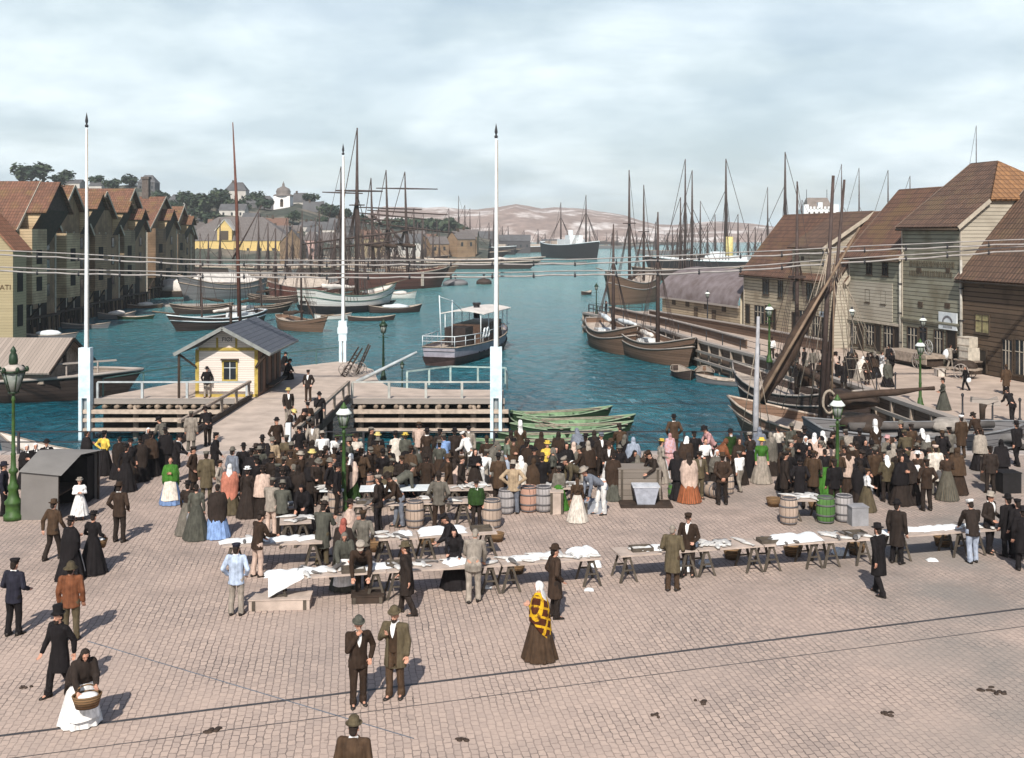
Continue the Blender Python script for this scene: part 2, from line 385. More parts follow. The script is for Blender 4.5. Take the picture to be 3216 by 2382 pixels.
hill('hills', FAR, 1500, 1900, rock('bare far rock', (.34, .25, .215), (.66, .62, .60), .012), rough=.05, curve=.8, fine=5, nsc=.012)
NEARH = [(-500, 610), (-200, 600), (0, 600), (150, 592), (320, 588), (430, 586), (500, 600), (560, 628), (640, 642), (730, 640), (800, 645), (880, 652), (950, 640), (1000, 656), (1080, 684), (1150, 706), (1230, 716), (1320, 722), (1400, 730), (1470, 740), (1540, 752)]
hill('hill', NEARH, 430, 620, rock('scrubby town hill', (.075, .085, .07), (.19, .16, .13), .05), rough=.05, curve=.9, nsc=.03)
def on_hill(px, py, D):                                # a spot on the town hill's slope
    return Vector((PX(px, D), D, PZ(py, D)))
# ---------------------------------------------------------------- wooden landing stage, gangway and ferry shed
DW = 62.4
deckm = plain('sanded deck', (.47, .385, .325), .95, .25, .9, .3)
t = thing('landing_stage', 'wooden landing stage on log piles with the ferry shed standing on it', 'pier')
poly = [(-24.1, 62.4), (-.5, 62.4), (-.5, 66.2), (-5.2, 66.4), (-7.6, 67.6), (-8.6, 70.5), (-9.6, 76), (-12.3, 81.5), (-15.8, 77.4), (-21, 69.6)]
mb = MB(); mb.prism(poly, -.18, 0); mb.build('deck', deckm, t)
mb = MB(); mb.bar((-24.1, 62.32, -.09), (-.4, 62.32, -.09), .16, .30); mb.build('fascia_beam', G['grey_wood'], t)
mb = MB(); x = -23.8; rr = random.Random(5)
while x < -.6:
    if not -14.7 < x < -9.3: mb.tube([(x, 62.2 + rr.uniform(-.1, .05), -.40), (x, 65.5, -.40)], rr.uniform(.10, .14), 8)
    x += rr.uniform(.42, .75)
mb.build('floor_logs', plain('log ends', (.27, .21, .16), .9, .5, 3, .2), t)['kind'] = 'stuff'
mb = MB()
for z, th in ((-.64, .22), (-1.12, .2), (-1.68, .2)):
    for a, b in ((-24.3, -14.6), (-9.6, -.2)): mb.bar((a, 62.25 - .2, z), (b, 62.25 - .2, z + rr.uniform(-.04, .04)), .24, th)
mb.build('waling_beam', G['pale_wood'], t)
for i, x in enumerate((-23.9, -21.4, -18.9, -16.2, -8.6, -6.3, -4.2, -2.2, -.6)):
    mb = MB(); mb.tube([(x, 62.5, -4), (x, 62.5, -.2)], .17, 8); mb.build('pile', G['wood'], t)
for x, y in ((-20.5, 69.5), (-16, 77), (-12.4, 80.9), (-9.9, 75.5), (-8.2, 68.6), (-5, 66), (-1, 65.9), (-13, 66), (-18, 66), (-20, 66)):
    mb = MB(); mb.tube([(x, y, -4), (x, y, -.2)], .17, 8); mb.build('pile', G['wood'], t)
mb = MB(); mb.box((-24, 64.5, -3.2), (-15, 64.7, -.6)); mb.build('back_planking', G['dark_wood'], t); MB().box((-9.3, 64.5, -3.2), (-.7, 64.7, -.6)).build('back_planking', G['dark_wood'], t)

def rail(name, label, pts, h, mat, gap=2.3, rails=(1.0,), pw=.09, rw=.09, posts=None, z0=0.0):
    """posts and rails along a polyline"""
    t = thing(name, label, 'railing'); rm = MB()
    for a, b in zip(pts, pts[1:]):
        a, b = Vector((*a[:2], a[2] if len(a) > 2 else z0)), Vector((*b[:2], b[2] if len(b) > 2 else z0))
        for f in rails: rm.bar(a + Vector((0, 0, h * f)), b + Vector((0, 0, h * f)), rw, rw)
        L = (b - a).length; k = max(1, round(L / gap))
        for i in range(k + (1 if b.xy == Vector(pts[-1][:2]) else 0)):
            p = a + (b - a) * (i / k); pm = MB(); pm.bar(p, p + Vector((0, 0, h - .02)), pw, pw); pm.build('post', mat, t)
    rm.build('handrail', mat, t); return t
pg = plain('pale green paint', (.33, .42, .40), .7, .35, 4)
rail('wooden_railing', 'blue-white painted wooden railing on the stage front by the tall flagpole', [(-23.6, 62.55), (-18.5, 62.55), (-15.1, 62.55)], .96, plain('blue washed wood', (.42, .45, .46), .8, .3, 3), 2.35, pw=.13)
rail('wooden_railing', 'pale wooden railing on the stage front, east of the gangway', [(-9.1, 62.55), (-4.9, 62.55), (-.8, 62.55)], .96, plain('pale rail wood', (.42, .42, .39), .8, .3, 3), 2.1, pw=.14)
tag(rail('iron_railing', 'thin green railing on the water side behind the ferry shed', [(-23.6, 63.4), (-20.9, 69.3), (-15.7, 77.1), (-12.5, 81.1)], 1.05, plain('green rail', (.06, .13, .12), .6, .3, 4), 3.2, rails=(1.0,), pw=.07, rw=.06))
rail('wooden_railing', 'pale green railing around the small boat landing', [(-6.4, 67.0), (-3.9, 69.6), (-.4, 68.9), (-.3, 66.2)], 1.0, pg, 2.2, pw=.12)
# gangway
t = thing('gangway', 'broad wooden gangway leading from the square to the landing stage', 'gangway')
MB().box((-14.75, 46.7, -.2), (-9.35, 62.38, .02)).build('deck', deckm, t)
for x in (-14.85, -9.25):
    mb = MB(); mb.bar((x, 47.4, .10), (x, 62.3, .10), .2, .34); mb.build('edge_beam', G['dark_wood'], t)
    ys = [50.2, 53.2, 56.2, 59.2, 62.0] if x < -12 else [48.2, 51.2, 54.2, 57.2, 60.2, 62.2]
    for y in ys: mb = MB(); mb.bar((x, y, .1), (x, y, 1.0), .13, .13); mb.build('post', G['wood'], t)
    mb = MB(); mb.bar((x, ys[0] - 1.2, 1.02), (x, 62.3, 1.02), .16, .13); mb.build('handrail', G['wood'], t)
for y in (50.5, 54.5, 58.5):
    for x in (-14.4, -12, -9.7): mb = MB(); mb.tube([(x, y, -4), (x, y, -.2)], .16, 8); mb.build('pile', G['dark_wood'], t)
# ferry shed
t = thing('ferry_shed', 'small white ferry shed with yellow trim and slate blue gable roof', 'shed')
xl, xr, y0, y1, ze, zr = -18.25, -14.65, 63.35, 69.6, 2.75, 4.12; xm = (xl + xr) / 2
wm_ = boards('white weatherboards', (.70, .62, .56), 2, .13, .12, .12, None, .7, .45)
wd_ = boards('shaded brown boards', (.17, .10, .07), 1, .16, .12, .35)  # side walls of the white shed, their shade put into dark boards
mb = MB()
mb.add([(xl, y0, 0), (xr, y0, 0), (xr, y0, ze), (xm, y0, zr - .12), (xl, y0, ze)], [(0, 1, 2, 3, 4)])
mb.build('wall', wm_, t)
mb = MB(); mb.add([(xr, y0, 0), (xr, y1, 0), (xr, y1, ze), (xr, y0, ze), (xl, y1, 0), (xl, y0, 0), (xl, y0, ze), (xl, y1, ze), (xm, y1, zr - .12)], [(0,1,2,3), (4,5,6,7), (1,4,7,8,2)])
mb.build('wall', wd_, t)
mb = MB(); ex = 1.02
for s in (-1, 1):
    e = xm + s * (xr - xm + .95); zz_ = 2.62
    q = [(xm, y0 - 1.0, zr), (e, y0 - 1.0, zz_), (e, y1 + .8, zz_), (xm, y1 + .8, zr)]
    mb.slab(q if s > 0 else q[::-1], .09)
slate = tiles('slate roof', (.115, .125, .15), (.085, .095, .12), 1, .35, .16); ro = mb.build('roof', slate, t)
ro.data.materials[0] = slate
mb = MB()
for s in (-1, 1):
    e = xm + s * (xr - xm + .95)
    mb.bar((xm, y0 - 1.03, zr - .08), (e, y0 - 1.03, 2.54), .07, .2); mb.bar((e, y0 - 1, 2.56), (e, y1 + .8, 2.56), .06, .12)
mb.build('barge_board', plain('grey barge board', (.23, .24, .23), .8, .3), t)
yel = plain('yellow trim', (.42, .31, .075), .7, .35, 4)
mb = MB()
for x in (xl + .1, xr - .1): mb.box((x - .1, y0 - .035, .16), (x + .1, y0 - .003, 2.7))
mb.box((xl, y0 - .04, .0), (xr, y0 - .004, .15)); mb.box((xl + .2, y0 - .045, 2.66), (xr - .2, y0 - .006, 2.84))
for x in (xm - .55, xm + .55): mb.box((x - .06, y0 - .03, 2.84), (x + .06, y0 - .003, 3.42))
mb.build('corner_trim', yel, t)
f = MB(); wx0, wx1, wz0, wz1 = xm - .16, xm + .54, 1.0, 2.02
for a, b in (((wx0 - .1, wz0 - .1), (wx1 + .1, wz0)), ((wx0 - .1, wz1), (wx1 + .1, wz1 + .1)), ((wx0 - .1, wz0), (wx0, wz1)), ((wx1, wz0), (wx1 + .1, wz1))):
    f.box((a[0], y0 - .06, a[1]), (b[0], y0 - .004, b[1]))
wo_ = f.build('window', yel, t)
MB().box((wx0, y0 - .03, wz0), (wx1, y0 - .008, wz1)).build('pane', G['glass'], wo_)
mb = MB(); mb.box(((wx0 + wx1) / 2 - .015, y0 - .045, wz0), ((wx0 + wx1) / 2 + .015, y0 - .031, wz1)); mb.box((wx0, y0 - .044, 1.66), (wx1, y0 - .032, 1.69)); mb.build('muntin', G['white'], wo_)
MB().box((wx0 - .16, y0 - .2, wz1 + .1), (wx1 + .16, y0 - .004, wz1 + .17)).build('hood', G['dark_wood'], wo_)
mb = MB()
for s in (-1, 1):
    x = xm + s * (xr - xm + .7)
    mb.bar((xm + s * (xr - xm - .05), y0 - .12, 1.75), (x, y0 - .85, 2.55), .1); mb.bar((x, y0 - .85, .02), (x, y0 - .85, 2.6), .12) if s < 0 else mb.bar((xr - .1, y0 - .1, 1.7), (xr + .5, y0 - .5, 2.6), .1)
mb.build('bracket', G['dark_wood'], t)
for y in (64.1, 65.6, 67.2, 68.6):
    MB().box((xr - .01, y - .32, .2), (xr + .04, y + .32, 2.2)).build('shutter', G['dark_wood'], t)
MB().box((xr + .08, 65.2, .32), (xr + .5, 69.2, .42)).build('bench', G['dark_wood'], t)
mb = MB(); mb.tube([(xm - .75, 67.2, 3.4), (xm - .75, 67.2, 4.95)], .09, 8); mb.build('stove_pipe', G['dark_wood'], t)
def text(name, s, size, mat, loc, rot, parent, ext=.004):
    cu = bpy.data.curves.new(name, 'FONT'); cu.body = s; cu.size = size; cu.extrude = ext; cu.align_x = 'CENTER'; cu.align_y = 'CENTER'
    q = bpy.data.objects.new(name, cu); C.objects.link(q); me = bpy.data.meshes.new_from_object(q.evaluated_get(bpy.context.evaluated_depsgraph_get())); bpy.data.objects.remove(q)
    me.materials.clear(); me.materials.append(mat); o = link(name, me, parent); o.location = loc; o.rotation_euler = rot; return o
text('lettering', 'FIØI', .34, G['black'], (xm + .02, y0 - .01, 3.30), (RAD(90), 0, 0), t)

# ---------------------------------------------------------------- flagpoles
def flagpole(px, D, ytop, ymid, label, two=True):
    x = PX(px, D); t = thing('flagpole', label, 'flagpole', (x, D, 0))
    zt, zm = PZ(ytop, D), PZ(ymid, D)
    mb = MB(); mb.tube([(0, .1, -1.6 if two else 0), (0, .1, zm), (0, .1, zt - .55)], [.15, .14, .055], 10); mb.build('pole', G['white'], t)
    mb = MB()
    if two:
        for s in (-1, 1): mb.box((s * .24 - .09, -.26, -3.2), (s * .24 + .09, .2, .15))
        mb.box((-.33, -.26, .15), (.33, .22, zm))
    else:
        mb.box((-.30, -.2, 1.55), (.30, .2, zm)); mb.box((-.36, -.26, 2.1), (.36, .26, 2.55)); mb.box((-.26, -.18, 0), (-.06, .18, 1.55)); mb.box((.06, -.18, 0), (.26, .18, 1.55))
    mb.build('tabernacle', G['blue_white'], t)
    mb = MB(); mb.tube([(.13, -.04, 1.3), (.10, -.02, zt - .7)], .014, 5); mb.tube([(.18, -.04, 1.3), (.06, .0, zt - .7)], .014, 5); mb.bar((.05, -.1, 1.25), (.30, -.1, 1.25), .05); mb.build('halyard', G['rope'], t)
    mb = MB(); mb.lathe([(.001, 0), (.08, .03), (.11, .1), (.08, .17), (.04, .2), (.05, .24), (.09, .36), (.07, .52), (.025, .76), (.001, .88)], 10, (0, .1, zt - .6)); mb.build('finial', G['iron'], t)
    return t
flagpole(270, 62.05, 368, 1092, 'tall white flagpole at the west end of the landing stage')
flagpole(1558, 62.05, 402, 1090, 'tall white flagpole at the east corner of the landing stage')
flagpole(1077, 80.6, 462, 1008, 'white flagpole on the far tip of the landing stage beside the handcarts', False)
# ---------------------------------------------------------------- houses on the side quay (right)
RZ = math.atan2(U.y, U.x)
def s_of(px): k = (px - CX) / F; return (P0.x - P0.y * k) / (-U.x + U.y * k)
def rect(px0, py0, px1, py1):                       # facade rectangle -> (s0, s1, z0, z1)
    s0, s1 = s_of(px1), s_of(px0); D = P0.y + U.y * (s0 + s1) / 2
    return s0, s1, max(.0, PZ(py1, D)), PZ(py0, D)
tile_a = tiles('old brown pantiles', (.165, .098, .068), (.075, .048, .037), 0, .34, .36, (.15, .10, .06))
tile_b = tiles('red brown pantiles', (.19, .10, .067), (.085, .05, .037), 0, .34, .36, (.17, .105, .055))
cream = boards('cream clapboard', (.44, .37, .27), 2, .30, .2, .18, (.30, .24, .17), .85, .3)
olive = boards('olive clapboard', (.27, .26, .20), 2, .30, .2, .22, (.19, .17, .12), .85, .3)
pale = boards('pale clapboard', (.42, .38, .31), 2, .26, .18, .15, (.33, .29, .23), .85, .4)
brownb = boards('dark brown clapboard', (.115, .08, .055), 2, .32, .2, .35, (.07, .05, .035), .85, .3)
trim = plain('house trim', (.42, .37, .30), .8, .25, 3)
dtrim = plain('dark window frame', (.07, .05, .035), .8, .35, 3)
shop = plain('shop interior dark', (.02, .016, .014), .5, .4, 2)
yshut = plain('yellowed shutter', (.33, .29, .15), .8, .5, 3)
def window(t, r, kind, f=None):
    s0, s1, z0, z1 = r; w = .07
    if kind == 'door':
        mb = MB(); mb.box((s0, -.02, z0), (s1, .035, z1)); d = mb.build('door', shop, t)
        mb = MB(); mb.box((s0 - .1, -.01, z0), (s0, .07, z1 + .1)); mb.box((s1, -.01, z0), (s1 + .1, .07, z1 + .1)); mb.box((s0 - .1, -.012, z1), (s1 + .1, .09, z1 + .14)); mb.build('door_frame', f or dtrim, d); return
    if kind == 'hatch':
        MB().box((s0, -.02, z0), (s1, .05, z1)).build('hatch', dtrim, t); return
    mb = MB()
    for a in ((s0 - w, z0 - w, s1 + w, z0), (s0 - w, z1, s1 + w, z1 + w), (s0 - w, z0, s0, z1), (s1, z0, s1 + w, z1)): mb.box((a[0], -.01, a[1]), (a[2], .06, a[3]))
    mb.box((s0 - .12, -.012, z0 - .14), (s1 + .12, .11, z0 - w))
    wd2 = mb.build('window', f or dtrim, t)
    MB().box((s0, -.02, z0), (s1, .02, z1)).build('pane', yshut if kind == 'shut' else G['glass'], wd2)
    mb = MB(); n = 3 if kind == 'shop' else 2
    for i in range(1, n): x = s0 + (s1 - s0) * i / n; mb.box((x - .03, .021, z0), (x + .03, .05, z1))
    zt = z0 + (z1 - z0) * .66; mb.box((s0, .022, zt - .025), (s1, .052, zt + .025)); mb.build('muntin', trim if kind == 'shop' else (f or dtrim), wd2)
def street_house(label, s0, s1, ze, qr, zr, wall, roof, wins, hip=None, lower=None, gable=None, verge=True, over=.4):
    t = thing('wooden_house', label, 'house', P0, RZ)
    Y = lambda q: -q
    mb = MB(); mb.add([(s0, 0, 0), (s1, 0, 0), (s1, 0, ze), (s0, 0, ze)], [(0, 1, 2, 3)])
    mb.add([(s1, 0, 0), (s1, -2*qr, 0), (s1, -2*qr, ze), (s1, -qr, zr), (s1, 0, ze)], [(0, 1, 2, 3, 4)])
    mb.add([(s0, -2*qr, 0), (s1, -2*qr, 0), (s1, -2*qr, ze), (s0, -2*qr, ze)], [(0, 1, 2, 3)])
    mb.build('wall', wall, t)
    mb = MB(); zh = hip[1] if hip else None
    if hip: qh = qr * (zh - ze) / (zr - ze); g = [(s0, 0, 0), (s0, 0, ze), (s0, -qh, zh), (s0, -2*qr + qh, zh), (s0, -2*qr, ze), (s0, -2*qr, 0)]
    else: g = [(s0, 0, 0), (s0, 0, ze), (s0, -qr, zr), (s0, -2*qr, ze), (s0, -2*qr, 0)]
    mb.add(g, [tuple(range(len(g)))]); mb.build('gable_wall', gable or wall, t)
    sl = (zr - ze) / qr; zo = ze - over * sl; a, b = s0 - .25, s1 + .12
    mb = MB()
    if hip:
        sp = hip[0]; qo = qh
        mb.slab([(a, over, zo), (b, over, zo), (b, -qr, zr), (sp, -qr, zr), (a, -qh, zh)], .14)
        mb.slab([(b, -2*qr - over, zo), (a, -2*qr - over, zo), (a, -2*qr + qh, zh), (sp, -qr, zr), (b, -qr, zr)], .14)
    else:
        mb.slab([(a, over, zo), (b, over, zo), (b, -qr, zr), (a, -qr, zr)], .14)
        mb.slab([(b, -2*qr - over, zo), (a, -2*qr - over, zo), (a, -qr, zr), (b, -qr, zr)], .14)
    r = mb.build('roof', roof, t)
    if hip: MB().slab([(a - .02, -qh, zh), (sp, -qr, zr + .01), (a - .02, -2*qr + qh, zh)], .14).build('hip', tiles('sunlit hip tiles', (.30, .155, .07), (.18, .095, .05), 1, .42, .34), r)  # sunlight on the hip is put into its lighter tile colour
    mb = MB(); mb.tube([(a, -qr, zr + .02), ((a if not hip else hip[0]) if hip else a, -qr, zr + .02), (b, -qr, zr + .02)] if not hip else [(hip[0], -qr, zr + .02), (b, -qr, zr + .02)], .13, 8); mb.build('ridge_cap', roof, r)
    if verge:
        mb = MB(); mb.bar((a - .03, over, zo), (a - .03, -(qh if hip else qr), zh if hip else zr), .06, .26); mb.bar((b + .03, over, zo), (b + .03, -qr, zr), .06, .26); mb.build('barge_board', trim, r)
    MB().tube([(a, over + .06, zo - .1), (b, over + .06, zo - .1)], .07, 8).build('gutter', dtrim, r)
    if lower:
        MB().box((s0 + .02, -.05, lower[0] - .12), (s1 - .02, .16, lower[0] + .08)).build('string_course', lower[1], t)
    for q0, q1 in ((s0 - .02, s0 + .12), (s1 - .14, s1 - .01)): MB().box((q0, -.02, 0), (q1, .05, ze - .3)).build('corner_board', trim, t)
    for rr_, k in wins: window(t, rect(*rr_), k)
    return t
h5 = street_house('dark brown tarred wooden house at the near end of the side quay', -18, 6.45, 6.66, 6, 13.4, brownb, tile_a,
    [((3065, 990, 3107, 1045), 'shut'), ((3068, 1100, 3098, 1172), 'door'), ((3150, 1068, 3180, 1168), 'shop'), ((3190, 1070, 3230, 1178), 'shop'), ((3076, 893, 3090, 905), 'hatch')])
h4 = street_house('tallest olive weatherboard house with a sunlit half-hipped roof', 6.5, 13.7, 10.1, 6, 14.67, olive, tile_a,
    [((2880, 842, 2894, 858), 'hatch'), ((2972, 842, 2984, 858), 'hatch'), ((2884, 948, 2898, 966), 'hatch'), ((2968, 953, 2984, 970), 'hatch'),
     ((2852, 1030, 2882, 1098), 'shop'), ((2889, 1030, 2911, 1070), 'win'), ((2893, 1078, 2912, 1138), 'door'), ((2936, 1040, 2962, 1110), 'shop'), ((2976, 1040, 3003, 1162), 'door')], hip=(10.7, 11.7), lower=(3.1, olive), gable=pale)  # gable end takes paler boards, its sunlight put into the colour
h3 = street_house('olive house with a pale lower storey and two rows of small windows', 13.75, 21.35, 7.85, 4.7, 12.95, olive, tile_b,
    [((2723, 826, 2738, 860), 'win'), ((2773, 828, 2788, 864), 'win'), ((2720, 912, 2732, 948), 'win'), ((2769, 916, 2782, 954), 'win'),
     ((2674, 1022, 2694, 1080), 'shop'), ((2697, 1022, 2711, 1098), 'door'), ((2722, 1022, 2747, 1083), 'shop'), ((2751, 1024, 2766, 1104), 'door'), ((2778, 1026, 2806, 1092), 'shop'), ((2810, 1030, 2827, 1112), 'door')], lower=(2.5, trim))
MB().box((14.9, .012, 2.62), (21.2, .06, 5.6)).build('patched_boards', pale, h3)
h1 = street_house('long cream clapboard house with brown pantiles beside the barrel-roofed shed', 21.45, 41.6, 5.75, 4.5, 11.2, cream, tile_b,
    [((2397, 862, 2415, 925), 'win'), ((2445, 878, 2459, 934), 'win'), ((2344, 960, 2355, 1016), 'door'), ((2372, 962, 2400, 1016), 'shop'), ((2405, 962, 2425, 1018), 'shop'), ((2429, 975, 2437, 1040), 'door'),
     ((2492, 884, 2504, 940), 'win'), ((2535, 886, 2552, 944), 'win'), ((2512, 978, 2540, 1060), 'shop'), ((2490, 985, 2505, 1062), 'door'), ((2554, 995, 2576, 1062), 'shop'), ((2620, 1000, 2650, 1070), 'shop'), ((2585, 1005, 2600, 1075), 'door')])
# wall dormer flush with the street front
a, b, zd = 25.3, 31.2, 8.25
mb = MB(); mb.add([(a, .02, 5.3), (b, .02, 5.3), (b, .02, zd), (a, .02, zd)], [(0, 1, 2, 3)]); mb.add([(b, .02, 5.3), (b, .02, zd), (b, -4.5, 11.15)], [(0, 1, 2)])
d = mb.build('dormer', cream, h1)
MB().add([(a, .02, 5.3), (a, .02, zd), (a, -4.5, 11.15)], [(0, 2, 1)]).build('cheek', pale, d)  # lit side of the dormer, sun put into the paler boards
MB().slab([(a - .35, .45, zd - .15), (b + .15, .45, zd - .15), (b + .15, -4.5, 11.3), (a - .35, -4.5, 11.3)], .12).build('dormer_roof', tile_a, d)
MB().bar((a - .37, .45, zd - .2), (a - .37, -4.5, 11.22), .06, .3).build('barge_board', trim, d)
window(h1, rect(2517, 806, 2526, 818), 'hatch')
MB().box((22.0, .6, 2.35), (25, .68, 2.8)).build('fascia_sign', G['white'], h1)
mb = MB(); 
for i in range(9): mb.box((22.25 + i * .28, .681, 2.46), (22.25 + i * .28 + (.10 if i % 2 else .16), .69, 2.70))
mb.build('sign_letters', G['black'], h1)
MB().box((22.0, -.02, 2.36), (25, .6, 2.42)).build('sign_bracket', dtrim, h1)
# lean-to end wall catching the sun between the houses
t = thing('lean_to', 'narrow pale gable of a lean-to between the cream and olive houses', 'lean-to', P0, RZ)
MB().add([(21.5, .02, 0), (21.5, 1.5, 0), (21.5, 1.5, 4.6), (21.5, .02, 6.6)], [(0, 1, 2, 3)]).build('wall', pale, t)
MB().slab([(21.4, 1.7, 4.45), (22.6, 1.7, 4.45), (22.6, 0, 6.85), (21.4, 0, 6.85)], .1).build('roof', tile_a, t)
MB().box((21.6, 1.4, 0), (22.5, 1.5, 4.5)).build('front_wall', cream, t)
# signs, pipes
t = thing('hanging_sign', 'square white signboard with a dark arc over a shop door', 'sign', P0, RZ)
r = rect(2953, 982, 3010, 1036); MB().box((r[0], .06, r[2]), (r[1], .14, r[3])).build('board', G['white'], t)
mb = MB(); cx_, cz_ = (r[0] + r[1]) / 2 , r[2] + .42
for i in range(12):
    A, B = RAD(10 + 13 * i), RAD(23 + 13 * i); mb.bar((cx_ + .55 * math.cos(A), .15, cz_ + .5 * math.sin(A)), (cx_ + .55 * math.cos(B), .15, cz_ + .5 * math.sin(B)), .02, .15)
for i in range(9): mb.box((cx_ - .52 + i * .12, .141, r[2] + .1), (cx_ - .52 + i * .12 + .06, .155, r[2] + .26))
for i in range(3): mb.box((cx_ - .18 + i * .14, .141, r[2] + .38), (cx_ - .18 + i * .14 + .07, .155, r[2] + .5))
mb.build('lettering', plain('faded sign ink', (.16, .16, .17), .8), t)
mb = MB()
for i in range(26): mb.box((7.3 + i * .21, .012, 7.0 + (i % 3) * .02), (7.3 + i * .21 + (.07 if i % 4 else .13), .05, 7.42))
for i in range(24): mb.box((7.5 + i * .22, .012, 6.3), (7.5 + i * .22 + (.07 if i % 3 else .13), .05, 6.72))
mb.build('faded_lettering', plain('faded paint letters', (.10, .085, .06), .9), h4)
for s, lab in ((13.72, 'tall pale downpipe between the two olive houses'), (6.3, 'pale downpipe between the brown house and the tallest olive house')):
    t = thing('downpipe', lab, 'downpipe', P0, RZ); MB().tube([(s, .14, .1), (s, .14, 7.6)], .085, 8).build('pipe', plain('zinc downpipe', (.40, .38, .34), .6), t)
    mb = MB(); [mb.box((s - .14, .0, z), (s + .14, .24, z + .08)) for z in (1.2, 3.4, 5.6)]; mb.build('clamp', G['iron'], t)

# barrel-roofed shed
t0, t1 = W(2325, 1026), W(2080, 986); ud = (t1 - t0).normalized(); L = (t1 - t0).length
t = thing('market_shed', 'long low shed with a rounded dark barrel roof', 'shed', t0, math.atan2(ud.y, ud.x))
mb = MB(); wz, dp, rise = 2.1, 9.5, 3.5
mb.add([(0, 0, 0), (L, 0, 0), (L, 0, wz), (0, 0, wz)], [(0, 1, 2, 3)]); mb.build('wall', boards('shed boards', (.38, .31, .22), 2, .28, .15, .2, (.26, .2, .14)), t)
arc = [(-.5 + (dp + 1) * (1 - math.cos(math.pi * k / 20)) / 2, wz - .1 + rise * math.sin(math.pi * k / 20)) for k in range(21)]
mb = MB(); mb.smooth = True; mb.loft([[(x, -y, z) for y, z in arc] for x in (-.4, L + .4)], False, False)
rm = Mat('tarred felt', .75, .3); rm.bump(rm.noise(9, 3), .3, .02)
rm.col(rm.mix(rm.rng(rm.noise(.9, 6), .35, .65), (.13, .10, .095, 1), (.22, .185, .19, 1))); mb.build('roof', rm.m, t)
mb = MB()
for x in (0, L): g = [(x, 0, 0)] + [(x, -min(max(y, 0), dp), z - .06) for y, z in arc[1:-1]] + [(x, -dp, 0)]; mb.add(g, [tuple(range(len(g)))])
mb.build('end_wall', plain('cream plaster', (.52, .45, .34), .9, .2, 1), t)
mb = MB(); mb.bar((-.4, .42, wz - .12), (L + .4, .42, wz - .12), .2, .2); mb.build('gutter', G['grey_wood'], t)
for x in (3.0, 7.0, 11.5, 15): MB().box((x, -.01, 1.25), (x + .9, .05, 1.9)).build('hatch', dtrim, t)
for x in (5.2, 9.4): mb = MB(); mb.box((x, .02, .0), (x + .9, .06, 1.3)); mb.build('door', brownb, t)

def fence(name, label, pts, h, mat, cap):
    t = thing(name, label, 'fence'); m = MB(); c = MB()
    for a, b in zip(pts, pts[1:]):
        m.bar(a + Vector((0, 0, h / 2)), b + Vector((0, 0, h / 2)), .10, h); c.bar(a + Vector((0, 0, h + .05)), b + Vector((0, 0, h + .05)), .4, .1)
    m.build('plank_wall', mat, t); c.build('cap_board', cap, t); return t
bw = boards('brown planks', (.14, .09, .065), 2, .28, .1, .35)
fence('plank_barrier', 'long low brown plank barrier in front of the cream house', [W(2040, 1000), W(2320, 1050), W(2610, 1108)], .85, bw, G['grey_wood'])
fence('plank_barrier', 'low brown plank barrier with pale cap along the promenade', [W(1915, 985), W(2060, 1018), W(2230, 1062), W(2345, 1096)], .75, bw, G['grey_wood'])
pt = [QE[0] + Vector((.5, .0, 0)), QE[1] + Vector((.5, 0, 0)), QE[2] + Vector((.5, 0, 0)), W(2440, 1143) + Vector((.3, 0, 0))]
rail('iron_railing', 'row of thin iron railing posts on the harbour edge of the side quay', [tuple(p) for p in pt], 1.05, G['iron'], 3.6, (1.0, .55), .07, .035)
rail('iron_railing', 'iron railing around the outer tip of the side quay', [(QE[0].x + 7, 131.2), (QE[0].x + .6, 130), (QE[0].x + 2.5, 122)], 1.1, G['iron'], 1.8, (1.0, .55), .08, .04)

